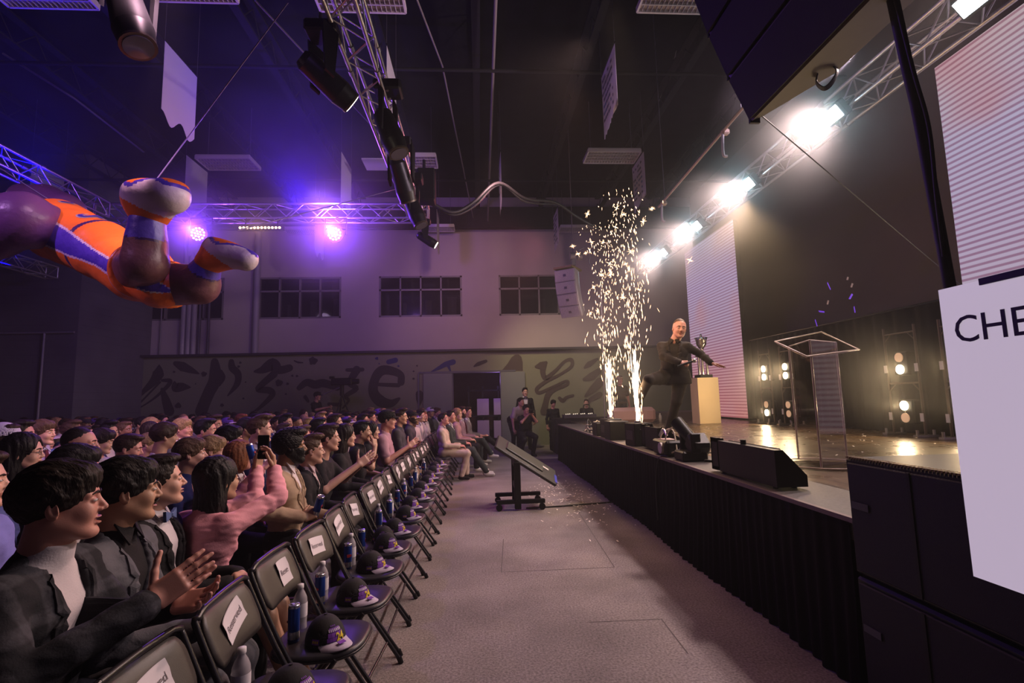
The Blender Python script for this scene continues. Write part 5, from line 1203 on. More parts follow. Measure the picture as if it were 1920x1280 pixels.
    lo_arm = {'long': .93, 'short': 0., 'three': .55}[sleeves]
    def wrinkle(P): 
        w = wob(P, 26, loc[1]*3+loc[0])*fl+wob(P*np.array([1, 1, 2.2], f32), 45, 3)*fl*.5
        for s in (-1, 1):
            de = np.sqrt(((P-el[s].astype(f32))**2).sum(1)); w = w+np.sin(de*110)*np.exp(-(de/.09)**2)*.004*fold
        return w
    def fo(P):
        o = .016 if top == 'jacket' else .010
        hem = -.06 if top != 'jacket' else -.10
        d = torso(P, o)
        L_ = ((P-Pv.astype(f32))@R.astype(f32))
        if sleeves == 'short': ar = [cap(P, shl[s], shl[s]*.28+el[s]*.72, .050+o, .050+o) for s in (-1, 1)]
        elif sleeves == 'none': ar = [cap(P, shl[s], shl[s]*.9+el[s]*.1, .05+o, .045+o) for s in (-1, 1)]
        else: ar = [arm(P, s, o-.004, lo_arm, .004) for s in (-1, 1)]
        cut = None
        if top == 'jacket':
            w = ((L_[:, 2]-.13)/.34).clip(0, 2)*.068+.004; v = np.abs(L_[:, 1])-w
            on = (L_[:, 0] > .02); lp = (L_[:, 2] > .14)*(L_[:, 2] < .44)
            d = np.where(on, d-.0085*np.clip(1.6-np.abs(v-.022)/.016, 0, 1)*lp*(1-.9*(np.abs(L_[:, 2]-.335-.5*(np.abs(L_[:, 1])-.06)) < .007)), d)
            d = np.where(on & (np.abs(L_[:, 1]-.003) < .0022) & (L_[:, 2] < .13), d+.004, d)
            d = smax(d, np.where(L_[:, 0] > .0, -v*.8, -.5), .004)
            for s in (-1, 1): d = np.where(on & (np.abs(L_[:, 2]-.03-.1*s*L_[:, 1]) < .012) & (np.abs(L_[:, 1]-s*.105) < .05), d-.003, d)
        # neck opening
        if top == 'jacket':
            d = smax(d, (P-(nk+R@np.array([0, 0, .012])).astype(f32))@(R@np.array([.45, 0, .9])).astype(f32), .006)
        elif top == 'vneck':
            d = smax(d, -ell(P, T(.13, 0, .44), (.09, .045, .13), R), .004); d = smax(d, (P-(nk+R@np.array([0, 0, .022])).astype(f32))@(R@np.array([.35, 0, .94])).astype(f32), .006)
        else: d = smax(d, (P-(nk+R@np.array([0, 0, -.012 if top == 'tee' else .018])).astype(f32))@(R@np.array([.45, 0, .9])).astype(f32), .006)
        d = smin(d, smin(ar[0], ar[1], .005), .028)+wrinkle(P)
        if pose == 'stand' and top == 'jacket' or J.get('skirted'): d = smin(d, cap(P, T(0, -.07, -.1), T(0, .07, -.1), .125*kf+o), .05)
        d = smax(d, -(L_[:, 2]-hem), .01)
        # hollow shell so sleeves and hems are open
        return d
    V, F = mesh_sdf(fo, *bounds(cpts, .16), cq)
    oname = {'jacket': 'jacket', 'tee': 't_shirt', 'shirt': 'shirt', 'vneck': 'shirt', 'polo': 'shirt', 'turtle': 'sweater'}[top]
    np_obj(oname, V, F, tm, r)
    if top == 'jacket' and hq < .0078:      # notched lapels lying on the jacket front
        for s in (-1, 1):
            rows = []; n_ = 16
            for i in range(n_+1):
                z_ = .135+(.465-.135)*i/n_; w_ = (z_-.13)/.34*.068+.004; t_ = (z_-.135)/.33
                wd_ = .004+.058*min(t_/.68, 1)**.8 if t_ < .68 else (.030 if t_ < .74 else .046-.03*(t_-.74)/.26)
                for u_ in (-.15, .33, .66, 1.0): rows.append((.26, s*(w_+wd_*u_), z_-.012*u_*(t_ > .5)))
            Q = np.array([T(*p) for p in rows]); dr_ = R@np.array([1., 0, 0])
            for _ in range(22): Q = Q-dr_*np.clip(fo(Q.astype(f32)), -.03, .03)[:, None]*.8
            n4 = (n_+1)*4; Vv = np.concatenate([Q+dr_*.007, Q-dr_*.004]); Ff = [(i*4+j, (i+1)*4+j, (i+1)*4+j+1, i*4+j+1) for i in range(n_) for j in range(3)]
            Ff = Ff+[tuple(n4+q for q in reversed(f)) for f in Ff]+[(i*4+3, (i+1)*4+3, n4+(i+1)*4+3, n4+i*4+3) for i in range(n_)]+[(i*4, n4+i*4, n4+(i+1)*4, (i+1)*4) for i in range(n_)]
            MB().add(Vv, Ff, 0, False).build('lapel', tm, r)
    if top == 'jacket':
        def fu(P):
            L_ = ((P-Pv.astype(f32))@R.astype(f32)); d = torso(P, .007)+wob(P, 30, 2)*.0018
            d = smin(d, cap(P, T(-.005, 0, .45), nk+R@np.array([.012, 0, .035 if not collar else .06])+0, .063), .01)
            if not tie and not collar: d = smax(d, -ell(P, nk+R@np.array([.075, 0, .02]), (.05, .03, .07), R), .004)
            return smax(smax(d, -(L_[:, 2]+.02), .01), (P-(nk+R@np.array([0, 0, .028 if not collar else .055])).astype(f32))@(R@np.array([.30, 0, .95])).astype(f32), .005)
        V, F = mesh_sdf(fu, *bounds([T(0, -.1, 0), T(0, .1, 0), shl[1], shl[-1], nk+[0, 0, .05]], .10), cq); np_obj('sweater' if collar else 'shirt', V, F, um, r)
        if not collar and hq < .014:
            e = MB()
            for s in (-1, 1): e.prism([nk+R@np.array([.062, s*.006, .012]), nk+R@np.array([.074, s*.052, -.040]), nk+R@np.array([.045, s*.066, .010]), nk+R@np.array([.020, s*.064, .045])], R@np.array([.006, 0, .003]))
            e.build('shirt_collar', um, r)
    if tie:
        tmat = cloth_mat(*tie[1:]); e = MB()
        if tie[0] == 'bow':
            c = nk+R@np.array([.085, 0, -.012])
            for s in (-1, 1): e.prism([c+R@np.array([0, s*.006, -.008]), c+R@np.array([-.004, s*.052, -.026]), c+R@np.array([-.004, s*.055, .024]), c+R@np.array([0, s*.006, .009])], R@np.array([.014, 0, 0]))
            e.box(c+R@np.array([.008, 0, 0]), (.022, .02, .022), rot=Matrix(R.tolist()), bev=.005); e.build('bow_tie', tmat, r)
        else:
            pts_ = [(.078, 0, -.015, .020), (.098, 0, -.05, .016), (.128, 0, -.14, .030), (.138, 0, -.26, .042), (.136, 0, -.32, .030)]; Lq, Rq = [], []
            for x, y, z_, w in pts_: Lq.append(nk+R@np.array([x, w*.9, z_])); Rq.append(nk+R@np.array([x, -w*.9, z_]))
            e.prism(Lq+Rq[::-1], R@np.array([.007, 0, 0])); e.build('tie', tmat, r)
    # trousers / shorts
    lm = cloth_mat(*legs)
    if not J.get('nolegs'):
        ln_ = .40 if bare_legs else .97
        def fp(P):
            a = [smin(cap(P, hip[s], kn[s] if not bare_legs else hip[s]*.45+kn[s]*.55, .098*kf, .070), cap(P, kn[s], kn[s]+(an[s]-kn[s])*.97, .066, .058) if not bare_legs else cap(P, hip[s], hip[s], .08), .03) for s in (-1, 1)]
            d = smin(smin(a[0], a[1], .012), cap(P, T(0, -.07, .02), T(0, .07, .02), .120*kf), .03)+wob(P, 28, 6)*.004*fold
            L_ = ((P-Pv.astype(f32))@R.astype(f32)); return smax(d, L_[:, 2]-.10, .01)
        V, F = mesh_sdf(fp, *bounds([*hip.values(), *kn.values(), *an.values(), T(0, 0, .1)], .14), max(cq, .016)); np_obj('shorts' if bare_legs else 'trousers', V, F, lm, r)
        for s in (-1, 1):
            a = an[s]; fd = np.array(J.get('ft', (1, s*.15, 0)), float); 
            if isinstance(J.get('ft'+('L' if s > 0 else 'R')), tuple): fd = np.array(J['ft'+('L' if s > 0 else 'R')], float)
            fd /= np.linalg.norm(fd); dn_ = np.array(J.get('fd'+('L' if s > 0 else 'R'), (0, 0, -1)), float)
            def fs(P, a=a, fd=fd, dn_=dn_):
                d = cap(P, a+dn_*.045-fd*.03, a+dn_*.055+fd*.13, .038, .034); d = smin(d, cap(P, a-dn_*.03, a+dn_*.03, .045, .044), .03); L_ = (P-a.astype(f32))@dn_.astype(f32); return smax(d, L_-.090, .006)
            V, F = mesh_sdf(fs, *bounds([a-fd*.08, a+fd*.19, a+dn_*.1, a-dn_*.05], .05), max(.010, hq)); sole = (((V[F].mean(1)-a)@dn_) > .068).astype(int)
            np_obj('shoe', V, F, [cloth_mat('shoe_'+shoes[0], shoes[1]), cloth_mat('sole_'+('white' if shoes[1][0] > .3 else 'dark'), (.6, .58, .56) if shoes[1][0] > .3 else (.03, .03, .03))], r, sole)
    r['kept'] = 0; del r['kept']
    return r

# ================================================================ FRONT ROW CHAIRS AND WHAT LIES ON THEM
chair_vinyl = mat('chair_vinyl', (.040, .034, .030), .45, bump=(200, .2, .002)); chair_tube = mat('chair_tube', (.016, .015, .018), .28, .2); chair_seat = mat('chair_seat_vinyl', (.018, .017, .022), .4)
paper = mat('paper_sign', (.66, .62, .66), .7); pen = mat('paper_ink', (.16, .14, .16), .8)
def make_chair(label):
    r = thing('folding_chair', label, 'chair', (0, 0, 0), group=None)
    tilt = Vector((-.30, 0, .80)).normalized()
    for s in (-1, 1):
        MB().tube([(-.235, s*.15, .845), (-.232, s*.19, .83), (-.225, s*.205, .79), (-.06, s*.205, .45), (.235, s*.205, .02)], .0115, 8, sub=4).build('leg', chair_tube, r)
        MB().tube([(.13, s*.182, .44), (.02, s*.182, .30), (-.24, s*.182, .02)], .0105, 8, sub=2).build('leg', chair_tube, r)
        MB().cyl((.228, s*.205, .035), (.243, s*.205, 0), .016, 10).build('rubber_foot', black_plastic, r)
        MB().cyl((-.236, s*.182, .03), (-.25, s*.182, 0), .015, 10).build('rubber_foot', black_plastic, r)
    MB().tube([(-.235, -.15, .845), (-.236, 0, .85), (-.235, .15, .845)], .0115, 8, sub=3).build('top_rail', chair_tube, r)
    MB().cyl((.16, -.205, .12), (.16, .205, .12), .008, 6).build('cross_bar', chair_tube, r)
    MB().cyl((-.17, -.182, .11), (-.17, .182, .11), .008, 6).build('cross_bar', chair_tube, r)
    # padded backrest: curved panel with rounded corners
    n, m_ = 14, 9; V = []
    for side in (0, 1):
        for i in range(n+1):
            for j in range(m_+1):
                u, v = -1+2*i/n, -1+2*j/m_; k_ = 1-.16*max(0, abs(v)-.35)**2*2.2
                y = u*.188*k_; z = .735+v*.098*(1-.10*abs(u)**5); bow = -.022*(1-u*u)
                puff = .016*(1-u**6)*(1-v**6)
                x = -.235+(.835-z)*.43+bow+(puff if side == 0 else -.010-.3*puff); V.append((x, y, z))
    q = (n+1)*(m_+1); F = [(i*(m_+1)+j, (i+1)*(m_+1)+j, (i+1)*(m_+1)+j+1, i*(m_+1)+j+1) for i in range(n) for j in range(m_)]
    F += [tuple(q+k for k in reversed(f)) for f in F]
    for i in range(n): F += [(i*(m_+1), q+i*(m_+1), q+(i+1)*(m_+1), (i+1)*(m_+1)), (i*(m_+1)+m_, (i+1)*(m_+1)+m_, q+(i+1)*(m_+1)+m_, q+i*(m_+1)+m_)]
    for j in range(m_): F += [(j, j+1, q+j+1, q+j), (n*(m_+1)+j, q+n*(m_+1)+j, q+n*(m_+1)+j+1, n*(m_+1)+j+1)]
    MB().add(V, F, 0, True).build('backrest', chair_vinyl, r)
    # seat: rounded, deeper in front
    ring = []
    for t in np.linspace(0, 2*PI, 40, False):
        c, s = math.cos(t), math.sin(t); e = .62; ring.append((abs(c)**e*math.copysign(1, c)*.205+.02, abs(s)**e*math.copysign(1, s)*(.192-.012*c), 0))
    V = []
    for sc_, z in ((.90, .428), (1.0, .434), (1.0, .448), (.93, .458), (.5, .455), (0.01, .452)): V += [((x-.02)*sc_+.02, y*sc_, z+.012*((x-.02)/.2)**2*sc_) for x, y, _ in ring]
    F = [tuple(range(39, -1, -1))]+[(k*40+i, k*40+(i+1) % 40, (k+1)*40+(i+1) % 40, (k+1)*40+i) for k in range(5) for i in range(40)]
    MB().add(V, F, 0, True).build('seat', chair_seat, r)
    MB().tube([(x*1.0, y, .434+.012*((x-.02)/.2)**2) for x, y, _ in ring+[ring[0]]], .006, 6).build('seat_rim', chair_tube, r)
    return r
def paper_on(ch, tilt, w=.17, h=.085, txt='Reserved', zc=.745, yo=0.):
    V = []; n = 8
    for side in (0, 1):
        for i in range(n+1):
            for j in range(4):
                u, v = -1+2*i/n, -1+2*j/3; a, b = u*w/2, v*h/2; y = yo+a*math.cos(tilt)-b*math.sin(tilt); z = zc+a*math.sin(tilt)+b*math.cos(tilt)
                uu = y/.188; x = -.235+(.835-z)*.43-.022*(1-uu*uu)+.016*(1-uu**6)*(1-((z-.735)/.098)**6)+.003+.002*side+.006*(abs(u)**3)*(v > 0); V.append((x, y, z))
    q = (n+1)*4; F = [(i*4+j, (i+1)*4+j, (i+1)*4+j+1, i*4+j+1) for i in range(n) for j in range(3)]; F += [tuple(q+k for k in reversed(f)) for f in F]
    o = MB().add(V, F, 0, True).build('reserved_paper', paper, ch)
    nx = Vector((1, 0, .43)).normalized(); xa = Vector((0, math.cos(tilt), math.sin(tilt)))
    t_ = text_mesh(txt, .037, pen, 'lettering', o, frame((-.235+(.835-zc)*.43-.022+.016+.0085, yo, zc), xa, nx.cross(xa)), .0006)
    me = t_.data
    for v in me.vertices:       # lie on the curved paper
        y, z = v.co.y, v.co.z; uu = y/.188; v.co.x = -.235+(.835-z)*.43-.022*(1-uu*uu)+.016*(1-uu**6)*(1-((z-.735)/.098)**6)+.0078
    return o
purple = mat('cap_purple', (.16, .03, .34), .7); gold = mat('cap_gold', (.72, .55, .03), .6); brimw = mat('cap_brim_lilac', (.46, .40, .52), .7); capblk = mat('cap_black', (.010, .009, .011), .85, bump=(120, .3, .002)); capwhite = mat('cap_letter_white', (.6, .55, .6), .7)
def make_cap(label):
    r = thing('baseball_cap', label, 'cap')
    V, F = mesh_sdf(lambda P: smax(smax(ell(P, (0, 0, .0), (.098, .086, .118)), -P[:, 2], .006), -ell(P, (0, 0, -.006), (.092, .080, .110)), .003)+wob(P, 40, 2)*.0008, (-.11, -.1, -.01), (.11, .1, .13), .006)
    np_obj('crown', V, F, capblk, r)
    V = []; n = 10
    for zo in (0, .004):
        for i in range(n+1):
            a = -1.05+2.1*i/n
            for q in (0, .5, 1): V.append((.088*math.cos(a)+q*.075*math.cos(a*.95)+.004, .082*math.sin(a)*(1+.02*q), .012-.016*a*a*(.4+.6*q)-q*.010+zo+.010))
    F = [(3*i+j, 3*i+j+1, 3*i+j+4, 3*i+j+3) for i in range(n) for j in (0, 1)]; m_ = 3*(n+1); F += [tuple(m_+k for k in reversed(f)) for f in F]+[(3*i+2, m_+3*i+2, m_+3*i+5, 3*i+5) for i in range(n)]
    b = MB().add(V, F, 0, True).build('brim', brimw, r)
    MB().box((.125, .0, .0300), (.022, .034, .0015), rot=Matrix.Rotation(.13, 3, 'Y')).build('brim_print', purple, b)
    MB().cyl((0, 0, .117), (0, 0, .122), .007, 10).build('button', capblk, r)
    # embroidery wrapped on the front panel
    e = MB(); 
    def on(a, z, o=.002): 
        k_ = math.sqrt(max(0, 1-(z/.118)**2)); return ((.098+o)*math.cos(a)*k_, (.086+o)*math.sin(a)*k_, z)
    def patch(a0, a1, z0, z1, mi, o=.002, sk=0.):
        n_ = 4; e.add([on(a0+(a1-a0)*i/n_+sk*(z-z0), z, o) for z in (z0, (z0+z1)/2, z1) for i in range(n_+1)], [(k*5+i, k*5+i+1, k*5+i+6, k*5+i+5) for k in range(2) for i in range(n_)], mi)
    for (a0, a1, z0, z1) in [(-.50, .42, .045, .062), (-.42, .30, .064, .080), (-.56, .05, .028, .044), (.0, .34, .020, .030)]: patch(a0, a1, z0, z1, 0)
    for k in range(7): patch(-.46+k*.12, -.40+k*.12, .066, .076, 2, .003)
    for k in range(4): patch(-.30+k*.10, -.25+k*.10, .084, .089, 0, .003)
    for (a0, a1, z0, z1) in [(-1.35, -.95, .022, .044)]: patch(a0, a1, z0, z1, 0)
    for k in range(3): patch(-1.29+k*.11, -1.22+k*.11, .028, .038, 1, .003)
    e.build('embroidery', [purple, gold, capwhite], r)
    t_ = text_mesh('24', .042, gold, 'number', r, Matrix.Identity(4), .001, bold=.0012)
    for v in t_.data.vertices: 
        a = v.co.x/.092+.16; v.co = Vector(on(a, .042+v.co.y, .004+v.co.z))
    return r
can_blue = mat('can_blue', (.015, .06, .36), .28, .6); can_silver = mat('can_silver', (.55, .55, .6), .25, .9); can_red = mat('can_red', (.4, .03, .04), .35)
def make_can(label):
    r = thing('drink_can', label, 'can')
    MB().lathe((0, 0, 0), [(.020, 0), (.0262, .006), (.0262, .120), (.0262, .155)], 20).build('can_body', can_blue, r)
    MB().lathe((0, 0, 0), [(.0265, .153), (.0240, .162), (.0245, .168), (.0225, .166), (.0, .164)], 20).lathe((0, 0, .0), [(.0266, .02), (.0266, .052)], 20).build('can_top', can_silver, r)
    MB().box((.0255, 0, .092), (.004, .022, .018)).box((.022, .014, .092), (.004, .01, .01)).build('can_mark', can_red, r)
    MB().box((.008, 0, .1675), (.018, .011, .0015)).build('pull_tab', can_silver, r)
    return r
clearp = mat('bottle_plastic', (.55, .52, .56), .12, alpha=.55); labelm = mat('bottle_label', (.70, .66, .70), .6)
def make_bottle(label):
    r = thing('water_bottle', label, 'bottle')
    MB().lathe((0, 0, 0), [(0, .002), (.030, 0), (.033, .008), (.031, .03), (.033, .055), (.033, .125), (.031, .145), (.022, .168), (.0135, .182), (.0135, .192)], 20).build('bottle_body', clearp, r)
    MB().lathe((0, 0, 0), [(.0335, .060), (.0337, .062), (.0337, .122), (.0335, .124)], 20).build('label', labelm, r)
    MB().lathe((0, 0, 0), [(.0155, .190), (.0158, .192), (.0155, .208), (.0, .209)], 14).build('cap', white_paint, r)
    return r
CX = -.76; SP = .478
chair0 = make_chair('x'); cap0 = make_cap('x'); can0 = make_can('x'); bot0 = make_bottle('x')
ORD = ['first', 'second', 'third', 'fourth', 'fifth', 'sixth', 'seventh', 'eighth', 'ninth', 'tenth', 'eleventh', 'twelfth', 'thirteenth', 'fourteenth', 'fifteenth', 'sixteenth', 'seventeenth', 'eighteenth', 'nineteenth', 'twentieth', 'twenty-first', 'twenty-second', 'twenty-third', 'twenty-fourth', 'twenty-fifth', 'twenty-sixth', 'twenty-seventh', 'twenty-eighth', 'twenty-ninth', 'thirtieth']
YS = [1.60+SP*k for k in range(17)]
for k, y in enumerate(YS):
    c = chair0 if k == 0 else copy_tree(chair0)
    c.location = (CX+.012*math.sin(k*2.3), y, 0); c.rotation_euler = (0, 0, .05*math.sin(k*1.7)-.02)
    c['label'] = 'black padded folding chair with reserved paper, %s from the camera, empty row' % ORD[k]; c['group'] = 'reserved folding chairs in the empty front row'
SIGNS = [(.10, 'Reserved', 0), (.26, 'Reserved', .0), (.05, 'Rese', .05), (-.12, 'Reserved', 0), (.16, 'Reserved', 0), (-.16, 'Reserved', .0), (.02, 'Reserved', 0), (.2, 'Reserved', 0), (-.1, 'Reserved', 0), (.3, 'Reserved', 0)]
k = 0
for o in [o for o in COL.objects if o.get('category') == 'chair']:
    t_, tx, yo = SIGNS[k % 10]; w = .10 if tx == 'Rese' else .17; paper_on(o, t_, w, .105 if w == .1 else .085, tx, .745, yo); k += 1
# caps, cans and bottles: one set lying on each reserved seat
Z0 = .462
def place(o, k, dx, dy, lab, rz=0., z=Z0, rot=None, grp=None):
    o.location = (CX+dx, YS[k]+dy, z); o.rotation_euler = rot or (0, 0, rz); o['label'] = lab
    if grp: o['group'] = grp
for k in range(16):
    c = cap0 if k == 0 else copy_tree(cap0)
    place(c, k, .03+.012*math.sin(k*3), -.035+.02*math.sin(k*1.9), 'black cap with gold 24 and a lilac brim, on the %s front-row chair' % ORD[k], -.55+.18*math.sin(k*2.1), Z0-.004, grp='black and purple caps on the reserved seats')
c = copy_tree(cap0); place(c, 5, -.02, .17, 'extra black cap with gold 24 turned to the camera, on the sixth chair', -1.35, Z0-.004, grp='black and purple caps on the reserved seats')
cans = [(1, -.10, -.15, 'lying'), (2, -.12, -.04, 0), (3, -.13, -.10, 0), (4, -.13, .0, 0), (5, -.12, -.13, 0), (6, -.12, .02, 0), (7, -.11, -.02, 0), (8, -.12, .03, 0), (9, -.12, -.02, 0), (10, -.11, .03, 0), (11, -.12, 0, 0), (12, -.12, .0, 0), (13, -.11, .02, 0), (0, -.02, .19, 0)]
for i, (k, dx, dy, ly) in enumerate(cans):
    c = can0 if i == 0 else copy_tree(can0)
    if ly: place(c, k, -.03, -.155, 'blue drink can lying on its side on the second front-row chair', z=Z0+.024, rot=(0, PI/2, -.85), grp='blue drink cans on the reserved seats')
    else: place(c, k, dx, dy, 'tall blue drink can standing on the %s front-row chair' % ORD[k], k*1.3, Z0-.004, grp='blue drink cans on the reserved seats')
bots = [(0, -.06, .12), (1, -.13, -.06), (2, -.14, .10), (3, -.14, -.03), (4, -.13, .08), (6, -.14, .10), (7, -.12, .08), (9, -.13, .07), (11, -.12, .1), (13, -.12, .1)]
for i, (k, dx, dy) in enumerate(bots):
    c = bot0 if i == 0 else copy_tree(bot0)
    place(c, k, dx, dy, 'clear water bottle with a white label on the %s front-row chair' % ORD[k], k, Z0-.004, grp='water bottles on the reserved seats')

# ================================================================ PEOPLE
def extra_can(p, lab, rot=(0, 0, 0)):
    c = copy_tree(can0); c.location = p; c.rotation_euler = rot; c['label'] = lab
    if 'group' in c: del c['group']
extra_can(at(478, 872, 1, 3.98), 'blue drink can raised by the red-haired person beside the phone', (0, -.3, 0))
NAVY = ('navy', (.02, .026, .07)); BLK = ('black', (.012, .011, .013)); GREY = ('grey', (.11, .11, .125)); WHT = ('white', (.62, .56, .58)); BEIGE = ('beige', (.36, .26, .17)); PINK = ('pink', (.72, .32, .37))
def seat_at(px, py, x, label, lean=-.12, zfix=None, y=None, **kw):
    hp_ = at(px, py, 0, x) if y is None else at(px, py, 1, y)
    g_ = kw.get('g', 0)
    T0 = rotm('y', -lean)@np.array([0, 0, .50])+np.array([.035, 0, .55+.150])
    rz = kw.pop('rz', 0.); off = rotm('z', rz)@T0
    sc = float(np.clip(hp_[2]/T0[2], .86, 1.10)); look = .75*math.atan2(8-hp_[1], 3.2-hp_[0])-rz
    h0 = kw.get('head', (0, 0, 0)); kw['head'] = (h0[0]+look*.85, h0[1]-.04, h0[2]); kw.setdefault('twist', look*.2)
    return person(label, (hp_[0]-off[0]*sc, hp_[1]-off[1]*sc, 0), rz, scale=sc, lean=lean, **kw)
CLAP = dict(R=dict(dir=(.75, .55, .55), back=(.35, -.85, .25), curl=(.12, .10, .10, .14), thumb=(1.0, .1), spread=.06), L=dict(dir=(.9, -.25, .15), back=(.15, .55, -.80), curl=(.30, .28, .26, .30), thumb=(1.1, .1), spread=.10))
P1 = seat_at(112, 946, -1.36, 'person in grey plaid jacket and white turtleneck, clapping, nearest the camera', -.10, sk='pink', hair='dark brown', style='fringe', topc=('plaid grey', (.013, .014, .018), (.06, .06, .072)), under=WHT, collar=True, legs=('dark navy', (.018, .018, .03)),
            head=(-.06, -.03, .0), mouth=.009, hq=.0042, cq=.0095, handq=.0042, J=dict(elR=(.20, -.26, .80), wrR=(.40, -.045, .915), elL=(.16, .20, .78), wrL=(.40, .085, .86)), hands=CLAP, k=1.3)
P2 = seat_at(238, 922, -1.40, 'person in plain grey suit with thin moustache beside the plaid jacket', -.02, sk='tan', hair='black', style='fringe', topc=('mid grey', (.10, .10, .115)), under=BLK, legs=('mid grey', ), head=(.06, .0, 0), mustache=True, hq=.0045, cq=.0095, handq=.005,
            J=dict(wrR=(.36, -.05, .70), wrL=(.34, .06, .72)), hands=dict(R=dict(dir=(.6, .6, -.1), back=(.2, -.3, .9), curl=(.4, .4, .4, .4))))
P3 = seat_at(299, 904, -1.42, 'person in black suit and blue bow tie with folded hands', .06, y=2.60, sk='fair', hair='dark brown', style='short', topc=BLK, under=WHT, tie=('bow', 'bow blue', (.10, .14, .30)), head=(.06, -.10, 0), hq=.0045, cq=.0095, handq=.0048,
            J=dict(wrR=(.38, -.04, .72), wrL=(.38, .05, .73)), hands=dict(R=dict(dir=(.5, .8, -.05), back=(.3, -.2, .9), curl=(.7, .7, .7, .7), thumb=(.5, .3)), L=dict(dir=(.5, -.8, .05), back=(.3, .1, .9), curl=(.8, .8, .8, .8), thumb=(.5, .3))))
hp4 = at(416, 902, 0, -1.40); sc4 = float(np.clip(hp4[2]/1.188, .86, 1.10)); bs4 = np.array([hp4[0]-.0895*sc4, hp4[1]-.113*sc4, 0])
def W4(px, py, Y): return rotm('z', -.9)@((at(px, py, 1, Y)-bs4)/sc4)
def D4(v): return tuple(rotm('z', -.9)@np.array(v, float))
P4 = seat_at(416, 902, -1.40, 'person with long dark hair in pink blazer holding up a phone', -.22, sk='tan', hair='black', style='long', topc=PINK, under=BLK, legs=BLK, g=1, bare_legs=True, head=(.25, -.05, 0), hq=.005, cq=.010, handq=.005, rz=.9, twist=.25,
            J=dict(elR=W4(521, 932, 3.02), wrR=W4(514, 880, 3.22), elL=W4(478, 935, 3.25), wrL=W4(481, 880, 3.34), knR=(.19, -.39, .54), knL=(.33, -.27, .52), anR=(.32, -.50, .12), anL=(.44, -.38, .10)), hands=dict(R=dict(dir=D4((-.12, .05, .95)), back=D4((.9, .3, .1)), curl=(.35, .45, .5, .6)), L=dict(dir=D4((.12, .05, .95)), back=D4((-.9, .3, .1)), curl=(.35, .45, .5, .6))), shoes=('pale', (.5, .42, .36)), fold=1.6)
r = thing('phone', 'black phone held upright by the person in the pink blazer', 'phone', at(494, 838, 1, 3.30), 1.25); MB().box((0, 0, 0), (.009, .085, .150), bev=.004).build('phone_body', black_plastic, r); MB().box((-.0055, 0, 0), (.001, .078, .140)).build('phone_screen', mat('screen_black', (.006, .006, .008), .1), r)
P5 = seat_at(545, 838, -1.42, 'person with black curly hair and beard in beige blazer', .02, sk='brown', hair='black', style='curly', topc=BEIGE, under=WHT, legs=BLK, beard='black', hq=.0055, cq=.011, J=dict(elR=(-.02, -.27, .80), wrR=(.17, -.16, .73)), hands=dict(R=dict(dir=(.7, .5, .2), back=(.3, -.8, .4), curl=(1., 1., 1.1, 1.1), thumb=(.6, .7))))
extra_can(P5.matrix_basis@Vector((.235, -.10, .72)), 'blue drink can in the hand of the person in the beige blazer', (.2, .35, 0))
P6 = seat_at(584, 845, -1.42, 'person with slicked light brown hair in dark suit and pale shirt', .0, sk='fair', hair='light brown', style='quiff', topc=BLK, under=('pale pink', (.55, .42, .44)), hq=.006, cq=.012)
P7 = seat_at(614, 822, -1.42, 'person in black short-sleeved shirt clapping beside the slicked-hair neighbour', -.15, sk='fair', hair='brown', style='short', top='tee', topc=BLK, sleeves='short', hq=.006, cq=.012, handq=.007, J=dict(elR=(.16, -.25, .78), wrR=(.40, -.05, .96), elL=(.2, .22, .8), wrL=(.40, .08, .95)), hands=CLAP)
P8 = seat_at(648, 818, -1.46, 'person with long dark hair in black top, between two clapping neighbours', -.08, sk='fair', hair='dark brown', style='long', top='shirt', topc=BLK, g=1, hq=.007, cq=.013)
P9 = seat_at(679, 809, -1.42, 'person in black polo with a hand raised to the mouth', -.12, sk='tan', hair='black', style='short', top='vneck', topc=BLK, hq=.007, cq=.013, handq=.008, sleeves='short', J=dict(elR=(.25, -.22, .80), wrR=(.26, -.06, 1.02)), hands=dict(R=dict(dir=(-.2, .25, .95), back=(.8, -.5, .2), curl=(.3, .3, .9, 1.)))) 
P10 = seat_at(697, 808, -1.46, 'person with straight dark hair under a pale head scarf band', -.05, sk='fair', hair='black', style='bob', top='shirt', topc=BLK, g=1, hq=.008, cq=.014)
P11 = seat_at(727, 788, -1.30, 'person in pink polo shirt and black cap, clapping', -.10, zfix=1, sk='pink', hair='dark brown', style='short', top='polo', topc=('dusty pink', (.42, .24, .30)), sleeves='short', cap_=('black', (.012, .012, .012), (.012, .012, .014)), fat=.8, hq=.008, cq=.014, handq=.009, legs=('khaki', (.3, .2, .15)), J=dict(wrR=(.36, -.05, .86), wrL=(.36, .06, .84)), hands=CLAP)
P12 = seat_at(752, 782, -1.36, 'person in dark grey shirt with brushed-up brown hair, arms forward', -.05, sk='fair', hair='brown', style='quiff', top='shirt', topc=('charcoal', (.06, .055, .07)), hq=.009, cq=.015)
P13 = seat_at(772, 782, -1.36, 'bearded person in black cap and grey shirt', .0, sk='fair', hair='brown', style='short', top='shirt', topc=('slate', (.07, .06, .075)), cap_=('black', (.012,)*3, (.012, .012, .014)), beard='brown', hq=.009, cq=.015)
P14 = seat_at(788, 778, -1.36, 'person in black jacket over a bright blue shirt', .0, sk='fair', hair='brown', style='quiff', topc=BLK, under=('bright blue', (.02, .06, .5)), hq=.009, cq=.015)
P15 = seat_at(807, 773, -1.36, 'person in black sweater and lilac cap, last of the second row', .0, sk='brown', hair='black', style='short', top='shirt', topc=BLK, cap_=('lilac', (.42, .32, .52), (.1, .08, .2)), hq=.009, cq=.015)
